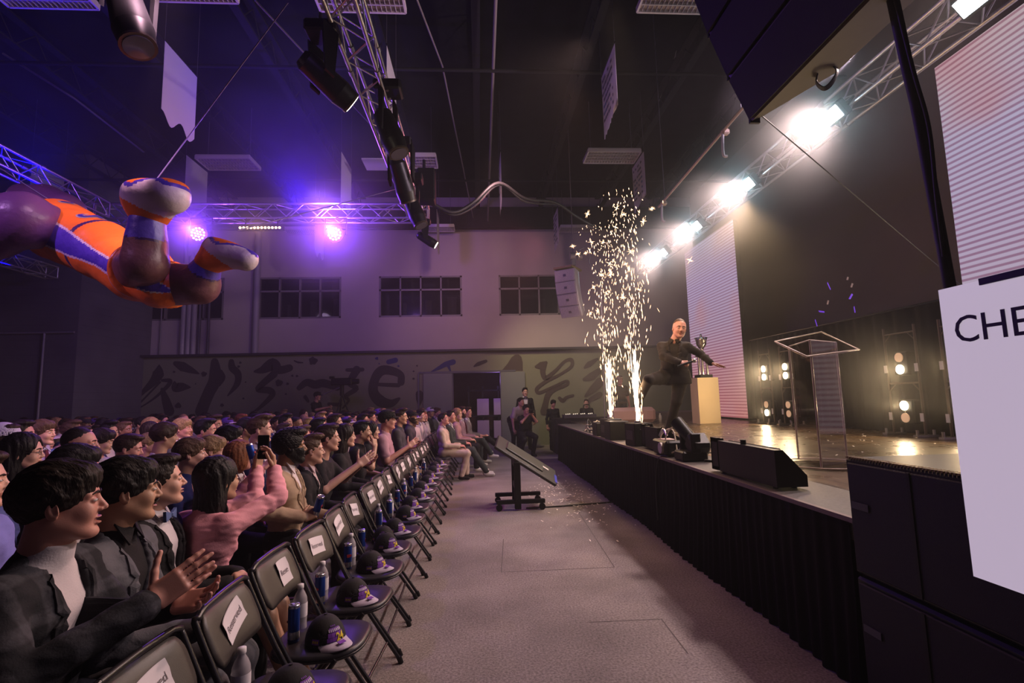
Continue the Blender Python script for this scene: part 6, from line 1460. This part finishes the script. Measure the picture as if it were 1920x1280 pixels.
# seated in the front row, beyond the reserved chairs
F1 = seat_at(832, 786, -.72, 'person in cream suit seated at the near end of the occupied front row', .10, sk='pink', hair='dark brown', style='short', topc=('cream', (.60, .47, .40)), under=('cream shirt', (.5, .4, .38)), legs=('cream', ), head=(.0, -.25, 0), hq=.009, cq=.014, handq=.009, shoes=('black', (.02, .02, .02)), J=dict(knR=(.45, -.12, .52), anR=(.33, -.12, .10)))
F2 = seat_at(845, 781, -.66, 'person in dark suit and white collar beside the cream suit', .05, y=10.4, sk='pink', hair='dark brown', style='short', topc=('dark green grey', (.035, .045, .045)), legs=('dark green grey', ), head=(0, -.15, 0), hq=.010, cq=.016, shoes=('white', (.6, .58, .56)), J=dict(anR=(.72, -.10, .10), anL=(.70, .10, .10)))
F3 = seat_at(858, 777, -.66, 'blond person seated behind the dark suit in the occupied front row', .0, y=11.1, sk='fair', hair='blond', style='long', top='shirt', topc=('dusty rose', (.38, .22, .24)), g=1, hq=.011, cq=.018, shoes=('white', (.6, .58, .56)))
F4 = seat_at(866, 773, -.66, 'bearded person in mauve shirt and dark tie, occupied front row', .0, y=11.7, sk='pink', hair='brown', style='short', topc=('mauve', (.25, .16, .20)), beard='brown', tie=('long', 'wine', (.08, .01, .02)), hq=.011, cq=.018, legs=('dark green grey', ), shoes=('white', (.6, .58, .56)), J=dict(anR=(.66, -.10, .30), knR=(.45, -.1, .62)))
F5 = seat_at(877, 773, -.66, 'person with crossed legs at the far end of the occupied front row', .0, y=12.3, sk='pink', hair='brown', style='short', topc=('grey tweed', (.16, .13, .15)), hq=.011, cq=.018, shoes=('white', (.6, .58, .56)), J=dict(anR=(.70, -.02, .42), knR=(.46, -.1, .64)))
for i, y in enumerate([9.9, 10.42, 11.1, 11.72, 12.3]):
    c = copy_tree(chair0)
    for ch in [q for q in c.children if q.name.startswith('reserved_paper')]:
        for q in list(ch.children): bpy.data.objects.remove(q)
        bpy.data.objects.remove(ch)
    c.location = (CX-.04, y, 0); c['label'] = 'occupied folding chair under the %s' % ['person in the cream suit', 'person in the dark suit with white collar', 'blond person of the front row', 'bearded person in mauve', 'person with crossed legs at the far end']; c['label'] = 'occupied folding chair under the '+['cream-suited person', 'person in the dark suit with white collar', 'blond person of the front row', 'bearded person in mauve', 'person with crossed legs'][i]; c['group'] = 'occupied folding chairs'
# third row and other faces that stand out
seat_at(358, 852, -2.25, 'person with light brown hair in open navy shirt, behind the bow tie', -.10, sk='fair', hair='light brown', style='fringe', top='vneck', topc=('deep navy', (.01, .02, .10)), hq=.006, cq=.012, head=(.04, -.05, 0))
seat_at(397, 846, -2.25, 'blond person with long fringe in dark shirt, behind the pink blazer', -.10, sk='fair', hair='blond', style='fringe', top='vneck', topc=('charcoal', (.06, .055, .07)), hq=.0065, cq=.013, head=(.1, .10, 0))
seat_at(431, 826, -2.25, 'black-haired person in pale lilac shirt behind the raised phone', -.05, sk='pink', hair='black', style='fringe', top='shirt', topc=('pale lilac', (.40, .36, .50)), hq=.007, cq=.013)
seat_at(449, 856, -2.05, 'red-haired person in pink jacket drinking beside the raised phone', -.15, y=4.2, sk='pink', hair='red', style='bob', topc=('rose pink', (.55, .22, .26)), g=1, hq=.007, cq=.013, head=(.6, 0, 0), J=dict(elR=(.20, -.24, .90), wrR=(.33, -.1, 1.10)))
seat_at(488, 806, -2.25, 'person with short light brown hair just above the raised phone', -.05, sk='fair', hair='light brown', style='quiff', topc=NAVY, hq=.008, cq=.015)
seat_at(386, 808, -3.08, 'person with dark hair and reddish face above the blond fringe', -.05, sk='pink', hair='black', style='short', topc=BLK, hq=.008, cq=.015)
seat_at(342, 804, -3.9, 'blond person with swept fringe under the big mural arrow', -.05, sk='pink', hair='blond', style='fringe', topc=GREY, hq=.009, cq=.016)
seat_at(80, 812, -4.7, 'person in light blue suit and dark red tie on the left', .02, sk='fair', hair='light brown', style='fringe', topc=('light blue', (.08, .13, .34)), under=('pale', (.5, .45, .6)), tie=('long', 'wine', (.08, .01, .02)), hq=.0075, cq=.014, rz=-.35)
seat_at(150, 834, -3.08, 'heavy-set person with crew cut in grey suit, on the left', -.12, sk='pink', hair='dark brown', style='buzz', topc=('steel grey', (.09, .10, .13)), k=2, fat=.8, hq=.0065, cq=.012)
seat_at(140, 880, -2.25, 'dark-haired person half hidden behind the plaid jacket hair', -.18, sk='pink', hair='black', style='fringe', topc=BLK, under=WHT, hq=.007, cq=.013, head=(.1, .1, 0))
seat_at(240, 842, -3.08, 'person with short brown hair resting chin on hand', -.22, sk='pink', hair='brown', style='short', topc=BLK, hq=.008, cq=.014, head=(.05, .18, 0), J=dict(elR=(.3, -.2, .74), wrR=(.30, -.02, .98)), hands=dict(R=dict(dir=(-.2, .2, .95), back=(.8, -.5, .2), curl=(.9, .9, .9, 1.))))
seat_at(191, 828, -3.9, 'smiling person with dark fringe in pale grey hoodie', -.10, sk='fair', hair='dark brown', style='fringe', top='turtle', topc=('pale grey', (.36, .33, .40)), hq=.008, cq=.014, head=(.1, .2, 0))
seat_at(44, 850, -3.2, 'person with long black hair and glasses in blue denim shirt', -.08, sk='fair', hair='black', style='long', top='shirt', topc=('denim blue', (.10, .12, .30)), glasses=True, g=1, hq=.0065, cq=.013)
seat_at(38, 812, -4.4, 'person with dark glasses and slicked hair in royal blue jacket', -.05, sk='pink', hair='dark brown', style='short', topc=('royal blue', (.01, .03, .25)), glasses=True, hq=.008, cq=.014)
seat_at(6, 826, -4.1, 'person in white cap with coloured lettering at the left edge', -.05, sk='pink', hair='brown', style='short', topc=GREY, cap_=('white', (.5, .46, .6), (.5, .46, .6)), hq=.008, cq=.014)
seat_at(-45, 905, -2.25, 'person in violet-blue shirt whose shoulder shows at the left edge', .0, sk='fair', hair='brown', style='short', top='shirt', topc=('violet blue', (.20, .20, .55)), hq=.009, cq=.014)
seat_at(284, 800, -5.0, 'person with long blond hair turned slightly away, left of centre', -.05, sk='pink', hair='blond', style='long', top='shirt', topc=GREY, g=1, hq=.009, cq=.016)
TAKEN = [(o.location.x, o.location.y) for o in COL.objects if o.get('category') == 'person']

# ---------------------------------------------------------------- the crowd: prototypes copied seat by seat
CLOTH = [('black', (.012, .011, .013)), ('navy', (.02, .026, .07)), ('charcoal', (.06, .055, .07)), ('grey', (.11, .11, .125)), ('maroon', (.10, .015, .02)), ('white', (.62, .56, .58)), ('royal blue', (.01, .03, .25)), ('olive', (.06, .06, .03)), ('pale grey', (.36, .33, .40)), ('dusty rose', (.38, .22, .24)), ('tan', (.30, .2, .13))]
specs = [dict(style='short', top='jacket', noun='suit jacket'), dict(style='fringe', top='tee', sleeves='short', noun='t-shirt'), dict(style='quiff', top='jacket', noun='blazer'), dict(style='buzz', top='polo', sleeves='short', noun='polo shirt', k=1.8, fat=.6),
         dict(style='long', top='shirt', g=1, noun='top'), dict(style='curly', top='shirt', noun='shirt'), dict(style='short', top='shirt', noun='shirt', cap_=('purple', (.10, .04, .30), (.50, .42, .60))), dict(style='short', top='tee', noun='t-shirt', cap_=('dark', (.015, .012, .02), (.015, .012, .02))),
         dict(style='bob', top='jacket', g=1, noun='jacket'), dict(style='short', top='polo', noun='polo shirt', beard='dark brown', sleeves='short'), dict(style='quiff', top='vneck', noun='v-neck shirt'), dict(style='short', top='jacket', noun='jacket', glasses=True, tie=('long', 'wine', (.08, .01, .02)))]
heads = [(0, -.08, 0), (.12, 0, .03), (-.1, -.1, 0), (.05, .05, 0), (.1, -.05, 0), (-.05, 0, 0)]
protos = []
for i, sp_ in enumerate(specs):
    sp_ = dict(sp_); noun = sp_.pop('noun')
    o = person('proto', (-60, -60+i, 0), 0, head=heads[i % 6], lean=[-.12, .02, -.05, .06][i % 4], hq=.0092, cq=.020, bq=.03, handq=.012, sk=['fair', 'pink', 'tan', 'fair', 'pink', 'brown'][i % 6], hair='dark brown', topc=BLK, **sp_)
    protos.append((o, noun, sp_))
used = {i: 0 for i in range(len(specs))}; rr = random.Random(11)
nrow = {}; n_crowd = 0
HW_ = list(HAIRC); SK_ = ['fair', 'pink', 'pink', 'fair', 'tan', 'tan', 'brown', 'dark']
for row in range(2, 15):
    X = -1.42-.82*(row-2); y = 1.2; seat = 0
    lim = 15.6
    while y < lim:
        yy = y+rr.gauss(0, .05); xx = X+rr.gauss(0, .06); y += .50 if row > 3 else .52
        pu, pv, dd = proj((xx, yy, 1.2))
        if dd < .5 or pu < -25 or (row > 12 and yy > 14.2): continue
        if row == 2 and (yy < 9.6): continue
        seat += 1
        if any(abs(xx-a) < .45 and abs(yy-b) < .40 for a, b in TAKEN): continue
        if rr.random() < .06 or n_crowd >= 262: continue
        i = rr.choices(range(12), [3, 2.4, 3, 1.5, 1.3, 1, 1.2, 1, .7, 1.3, 1.6, .8])[0]; o, noun, sp_ = protos[i]
        c = o if used[i] == 0 else copy_tree(o); used[i] += 1; n_crowd += 1
        c.location = (xx, yy, 0); c.rotation_euler = (0, 0, .7*math.atan2(8-yy, 3.2-xx)+rr.gauss(0, .15)); s_ = rr.uniform(.93, 1.055); c.scale = (s_, s_, s_)
        hc_ = rr.choices(HW_, [5, 5, 4, 3, 1.8, .4, .6])[0]; tc_ = rr.choices(CLOTH, [6, 4, 3, 3, .7, 1.6, 1, .6, 1.0, .6, .8])[0]; sk_ = rr.choice(SK_)
        for ch in c.children:
            b_ = ch.name.split('.')[0]; new = None
            if b_ in ('hair', 'beard', 'eyebrow'): new = hairm(hc_)
            elif b_ in ('jacket', 't_shirt') or (b_ == 'shirt' and sp_['top'] != 'jacket'): new = cloth_mat(*tc_)
            elif b_ == 'body': new = skin(sk_)
            if new is not None:
                ch.material_slots[0].link = 'OBJECT'; ch.material_slots[0].material = new
        extra = ' and cap' if 'cap_' in sp_ else (' and beard' if 'beard' in sp_ else (' and glasses' if 'glasses' in sp_ else ''))
        if 'cap_' in sp_: lab = 'person in %s cap and %s %s' % (sp_['cap_'][0], tc_[0], noun)
        else: lab = '%s-haired person%s in %s %s' % (hc_.replace(' ', '-'), extra.replace(' and', ' with'), tc_[0], noun)
        c['label'] = '%s, %s row back, %s seat from the left edge side' % (lab, ORD[row-1], ORD[seat-1])
        c['label'] = '%s, %s row back, %s seat away' % (lab, ORD[row-1], ORD[seat-1])
        c['group'] = 'seated audience in rows'
for i, (o, noun, sp_) in enumerate(protos):
    if used[i] == 0:
        for ch in list(o.children): bpy.data.objects.remove(ch)
        bpy.data.objects.remove(o)

# ---------------------------------------------------------------- the man on the stage
sl = (2.68, 6.9, SH); srz = math.radians(-112)
def loc_of(px, py, Y): 
    w = at(px, py, 1, Y)-np.array(sl); return rotm('z', -srz)@w
SPm = person('heavy-set person in black suit holding a microphone, kicking one leg up on stage', sl, srz, sk='pink', hair='light brown', hs=1.13, style='buzz', topc=('soft black', (.030, .024, .020)), under=('soft black', ), legs=('soft black', ), pose='stand', fat=.9, k=2.2, hq=.007, cq=.011, handq=.0065,
    side=-.06, lean=-.10, head=(.25, .05, -.12), mouth=.012, shoes=('black', (.02, .02, .02)), J=dict(pelvis=loc_of(1264, 705, 6.95), head=loc_of(1274, 616, 6.85), elL=loc_of(1314, 664, 6.85), wrL=loc_of(1334, 681, 6.70), elR=loc_of(1243, 668, 6.80), wrR=loc_of(1276, 680, 6.58),
    knL=loc_of(1268, 752, 6.85), anL=loc_of(1252, 812, 7.05), knR=loc_of(1216, 712, 6.60), anR=loc_of(1196, 752, 6.90), skirted=1),
    hands=dict(R=dict(dir=tuple(rotm('z', -srz)@np.array([.9, -.35, -.05])), back=tuple(rotm('z', -srz)@np.array([-.2, -.7, .6])), curl=(1.2, 1.25, 1.3, 1.35), thumb=(.5, .9)), L=dict(dir=tuple(rotm('z', -srz)@np.array([.9, -.3, -.25])), back=(0, 0, 1), curl=(.1, .1, .15, .2), spread=.1)))
mc = at(1288, 679, 1, 6.50)
r = thing('microphone', 'handheld microphone in the hand of the person on stage', 'microphone', mc); MB().cyl((-.13, .0, -.05), (.07, 0, .01), .012, 10, .016).build('handle', black_plastic, r); MB().lathe((.07, 0, .01), [(.016, 0), (.027, .02), (.029, .035), (.022, .055), (0, .062)], 14, (.95, 0, .3)).build('mic_head', steel, r)

# ---------------------------------------------------------------- crew at the far end
def standing(px, py, Y, label, z0=0., **kw):
    w = at(px, py, 1, Y); sc = float(np.clip((w[2]-z0)/1.60, .85, 1.12))
    return person(label, (w[0], w[1], z0), kw.pop('rz', -1.57), scale=sc, pose='stand', **kw)
standing(984, 735, 15.3, 'person in black tuxedo and bow tie standing at the far wall', sk='fair', hair='dark brown', style='short', topc=BLK, under=WHT, tie=('bow', 'black', BLK[1]), hq=.010, cq=.016, rz=-1.45)
person('person in pink shirt bending over beside the tuxedo', tuple(np.array(at(966, 770, 1, 14.6))*np.array([1, 1, 0])), -.9, sk='pink', hair='dark brown', style='short', top='shirt', topc=('pale pink', (.55, .42, .44)), sleeves='short', pose='stand', lean=-.75, hq=.012, cq=.018, J=dict(pelvis=(-.12, 0, .92)))
PX = at(984, 790, 1, 13.6)
person('crouching photographer in black shirt aiming a camera', (PX[0], PX[1], 0), -1.2, sk='pink', hair='dark brown', style='curly', top='tee', topc=BLK, sleeves='short', pose='stand', lean=-.35, hq=.011, cq=.018, J=dict(pelvis=(-.1, 0, .62), knL=(.30, .16, .52), anL=(.12, .16, .09), knR=(.28, -.16, .46), anR=(.0, -.18, .09), elR=(.26, -.22, .92), wrR=(.32, -.06, 1.10), elL=(.26, .22, .92), wrL=(.32, .06, 1.10)))
cmx = Matrix.Translation((PX[0], PX[1], 0))@Matrix.Rotation(-1.2, 4, 'Z')@Vector((.42, 0, 1.20))
r = thing('photo_camera', 'black photo camera held by the crouching photographer', 'camera', cmx, -1.2); MB().box((0, 0, 0), (.08, .14, .10), bev=.01).build('camera_body', black_plastic, r); MB().cyl((.04, 0, 0), (.15, 0, 0), .04, 14).build('lens', black_plastic, r)
standing(1037, 768, 14.9, 'curly-haired person in dark shirt working behind the booth', sk='pink', hair='black', style='curly', top='tee', topc=BLK, hq=.011, cq=.018, rz=-1.3, head=(0, .3, 0))
standing(1100, 773, 14.6, 'person with headphones low behind the grey panel', sk='fair', hair='brown', style='short', top='tee', topc=BLK, hq=.012, cq=.02, rz=-1.8)
h_ = at(1100, 766, 1, 14.45); tag(MB().tube([(h_[0]-.1, h_[1], h_[2]), (h_[0]-.07, h_[1], h_[2]+.11), (h_[0]+.07, h_[1], h_[2]+.11), (h_[0]+.1, h_[1], h_[2])], .014, 6, sub=4).build('headphones', black_plastic), 'black headphones on the person behind the grey panel', 'headphones')
standing(1163, 735, 12.7, 'person in dark clothes standing behind the two spark fountains', sk='pink', hair='light brown', style='short', top='tee', topc=('dark brown', (.05, .03, .02)), sleeves='short', hq=.011, cq=.018, rz=-1.5, z0=SH-.3, cap_=('tan', (.4, .28, .18), (.4, .28, .18)))
# camera operator on a riser by the mural
rs = at(596, 705, 1, 15.6)
tag(MB().box((rs[0]+.2, 15.6, .28), (1.8, 1.2, .56), bev=.01).build('riser', mat('riser_black', (.02, .02, .022), .7)), 'black riser block under the camera operator by the mural', 'platform')
tag(MB().box((rs[0]+.1, 15.55, .56+.12), (.6, .5, .24)).build('operator_box', mat('riser_black', )), 'dark box under the camera operator seat', 'box')
person('camera operator in black shirt and shorts on the riser', (rs[0], 15.5, .56), -.25, sk='pink', hair='dark brown', style='short', top='tee', topc=BLK, sleeves='short', legs=BLK, bare_legs=True, cap_=('black', (.012,)*3, (.012, .012, .014)), hq=.011, cq=.018, J=dict(elR=(.12, -.2, .80), wrR=(.38, -.08, .86), wrL=(.38, .08, .88), knR=(.45, -.12, .40), anR=(.62, -.14, .10)), pose='sit')
r = thing('video_camera', 'large dark video camera on a tripod beside the camera operator', 'video camera', (rs[0]+.75, 15.5, .56))
MB().box((0, 0, 1.62), (.62, .2, .22), bev=.03).cyl((.31, 0, 1.62), (.5, 0, 1.62), .08, 14).build('camera_body', black_plastic, r)
MB().box((-.3, 0, 1.75), (.14, .12, .08), bev=.01).build('viewfinder', black_plastic, r)
MB().cyl((0, 0, 1.2), (0, 0, 1.52), .06, 10).build('pan_head', black_metal, r)
for a in (0, 2.1, 4.2): MB().cyl((0, 0, 1.25), (.45*math.cos(a), .45*math.sin(a), 0), .022, 8).build('tripod_leg', black_metal, r)
MB().cyl((-.05, -.05, 1.45), (-.5, -.12, 1.25), .012, 6).build('pan_bar', steel, r)

# ---------------------------------------------------------------- inflatable basketball player
def U(px, py, Y): return np.array(at(px, py, 1, Y))
inf = thing('inflatable_player', 'huge inflatable basketball player in an orange jersey flying under the truss', 'inflatable figure', tuple(U(200, 470, 5.3)))
IO = U(200, 470, 5.3)
vinyl = lambda n, c=(0, 0, 0): mat('inflatable_'+n, c, .38, bump=(14, .35, .02), sheen=.0)
orange, purp, vbrown, vwhite, vviol, vdark = vinyl('orange', (.80, .16, .02)), vinyl('purple', (.07, .035, .38)), vinyl('brown_skin', (.16, .065, .075)), vinyl('white', (.62, .52, .58)), vinyl('violet_sock', (.10, .06, .50)), vinyl('dark_trim', (.05, .015, .10))
sh, wa, hp2 = U(112, 432, 5.75), U(195, 470, 5.4), U(262, 512, 5.1)
hipB = U(318, 528, 5.15)
def pucker(P, a=.006): return wob(P, 9, 2.)*a+wob(P, 22, 5.)*a*.4
def ftor(P):
    d = cap(P, sh, wa, .345, .29); d = smin(d, cap(P, wa, hp2, .29, .27), .08); d = smin(d, cap(P, hp2, U(300, 535, 4.95), .25, .22), .10)
    return d+pucker(P)
V, F = mesh_sdf(ftor, *bounds([sh, wa, hp2, hipB], .5), .017)
ax = (hp2-sh); Lx = np.linalg.norm(ax); ax = ax/Lx; c = V[F].mean(1); t = (c-sh)@ax/Lx; rad = (c-sh)-np.outer((c-sh)@ax, ax)
upv = np.array([0, 0, 1.])-ax*ax[2]; upv /= np.linalg.norm(upv); sv = np.cross(ax, upv); th = np.arctan2(rad@sv, rad@upv)      # 0 = top
side_s = np.sign(sv@np.array([0, -1., 0])); th = th*side_s      # + toward the camera
mi = np.zeros(len(F), int); sw = .30+.10*np.sin(t*5)
mi[(np.abs(th-1.55) < sw)] = 1; mi[(np.abs(th-1.55) >= sw) & (np.abs(th-1.55) < sw+.075)] = 2
mi[(np.abs(t-.52) < .022) & (np.abs(th-1.55) > sw+.075)] = 3
np_obj('jersey', V-IO, F, [orange, purp, vwhite, vdark], inf, mi)
# shorts legs with a white ring
def sleeve(a, b, r0, r1, nm, ring=True):
    V, F = mesh_sdf(lambda P: smax(cap(P, a, b, r0, r1)+pucker(P, .004), (P-b.astype(f32))@((b-a)/np.linalg.norm(b-a)).astype(f32)-.02, .02), *bounds([a, b], max(r0, r1)+.06), .022)
    q = (V[F].mean(1)-b)@((b-a)/np.linalg.norm(b-a)); np_obj(nm, V-IO, F, [orange, vwhite], inf, ((q > -.055) & (q < -.02)).astype(int) if ring else None)
kA, aA = U(268, 500, 4.72), U(276, 418, 4.55); kB, aB = U(362, 535, 5.0), U(392, 492, 4.85)
sleeve(hp2, hp2*.35+U(272, 506, 4.85)*.65, .26, .275, 'shorts_leg'); sleeve(U(292, 530, 5.1), U(322, 534, 5.02), .22, .235, 'shorts_leg')
def leg_(a, b, c_, r0, r1, r2, nm):
    V, F = mesh_sdf(lambda P: smin(cap(P, a, b, r0, r1), cap(P, b, c_, r1, r2), .03)+pucker(P, .004), *bounds([a, b, c_], .30), .022)
    q = V[F].mean(1); tt = ((q-b)@(c_-b))/((c_-b)@(c_-b)); np_obj(nm, V-IO, F, [vbrown, vviol, vdark], inf, np.where(tt > .60, 1, np.where(np.abs(tt-.585) < .02, 2, 0)))
leg_(hp2+np.array([.15, -.2, 0]), U(272, 492, 4.62), aA, .23, .185, .145, 'leg'); leg_(U(330, 533, 5.05), U(372, 533, 4.95), aB, .21, .19, .115, 'leg')
def shoe(heel, toe, ank, up_, r0, r1, nm):
    up_ = up_/np.linalg.norm(up_); L_ = np.linalg.norm(toe-heel); fw = (toe-heel)/L_
    def f(P): d = cap(P, heel, toe, r0, r1); d = smin(d, cap(P, ank, heel*.75+toe*.25, r0*.80, r0*.9), .08); return smax(d, -((P-heel.astype(f32))@up_.astype(f32))-r0*.62, .06)+pucker(P, .003)
    V, F = mesh_sdf(f, *bounds([heel, toe, ank], .30), .018); q = V[F].mean(1); h_ = (q-heel)@up_; tt = (q-heel)@fw/L_
    wv = -.030+.035*np.sin(tt*5.5); k_ = r0/.20; m_ = np.where(h_ < (-.060+wv)*k_, 0, np.where(h_ < (-.020+wv)*k_, 1, 2)); m_ = np.where(h_ > (.075+.16*tt)*k_, 0, m_)
    np_obj(nm, V-IO, F, [orange, purp, vwhite], inf, m_)
shoe(U(276, 372, 4.55), U(318, 366, 4.40), aA+np.array([.02, 0, .10]), U(285, 400, 4.5)-U(292, 345, 4.5), .20, .165, 'shoe')
shoe(U(414, 468, 4.85), U(462, 487, 4.75), aB, U(425, 500, 4.8)-U(445, 450, 4.8), .155, .105, 'shoe')
# arms toward the left edge
def armi(pts, rs, nm, m_):
    def f(P):
        d = cap(P, pts[0], pts[1], rs[0], rs[1])
        for i in range(1, len(pts)-1): d = smin(d, cap(P, pts[i], pts[i+1], rs[i], rs[i+1]), .05)
        return d+pucker(P, .005)
    V, F = mesh_sdf(f, *bounds(pts, .42), .028); np_obj(nm, V-IO, F, m_, inf)
armi([U(88, 425, 5.45), U(42, 412, 5.2), U(-10, 440, 5.3), U(-60, 470, 5.5)], [.24, .27, .23, .22], 'arm', vinyl('violet_skin', (.13, .05, .16)))
armi([U(125, 395, 6.2), U(85, 380, 6.4), U(48, 372, 6.4), U(38, 378, 6.3)], [.20, .22, .17, .14], 'arm', vinyl('violet_skin', ))
armi([sh, U(60, 420, 6.1), U(-20, 400, 6.6)], [.24, .18, .30], 'head_and_neck', vinyl('violet_skin', ))
def on_jersey(txt, size, a_px, nm):
    p = U(*a_px); t_ = text_mesh(txt, size, vviol, nm, inf, Matrix.Identity(4), .001, bold=.008)
    t2_ = text_mesh(txt, size, vwhite, nm+'_outline', inf, Matrix.Identity(4), .001, bold=.026)
    xa = -ax; n0 = np.array([0, -.35, 1.]); n0 -= ax*(n0@ax); n0 /= np.linalg.norm(n0); ya = np.cross(n0, xa)
    for tt, o_ in ((t_, .012), (t2_, .006)):
        co = np.array([v.co[:] for v in tt.data.vertices]); Q = p+np.outer(co[:, 0], ax)+np.outer(co[:, 1], -ya*-1)
        for _ in range(6):
            e = .01; d0 = ftor(Q.astype(f32)); g_ = np.stack([ftor((Q+np.eye(3)[k]*e).astype(f32))-d0 for k in range(3)], 1)/e; Q = Q-g_*(d0/((g_*g_).sum(1)+1e-6))[:, None]
        g_ /= np.linalg.norm(g_, axis=1)[:, None]+1e-9; Q = Q+g_*o_-IO
        for i, v in enumerate(tt.data.vertices): v.co = Vector(Q[i])
on_jersey('B', .12, (127, 386, 5.6), 'jersey_letter'); on_jersey('2', .26, (172, 408, 5.4), 'jersey_number')
lamp('inflatable_fill', 'SPOT', (-2.2, 3.6, 5.2), (-3.9, 5.2, 3.2), (1.0, .56, .72), 900, .1, 50, .8, .02)  # added spot without a lamp body, brightens the inflatable
lamp('inflatable_violet_fill', 'SPOT', (-5.8, 1.9, 5.2), (-4.6, 5.3, 3.4), (.75, .35, 1.0), 520, .1, 60, .8, .02)  # second added spot, violet fill with no fixture behind it
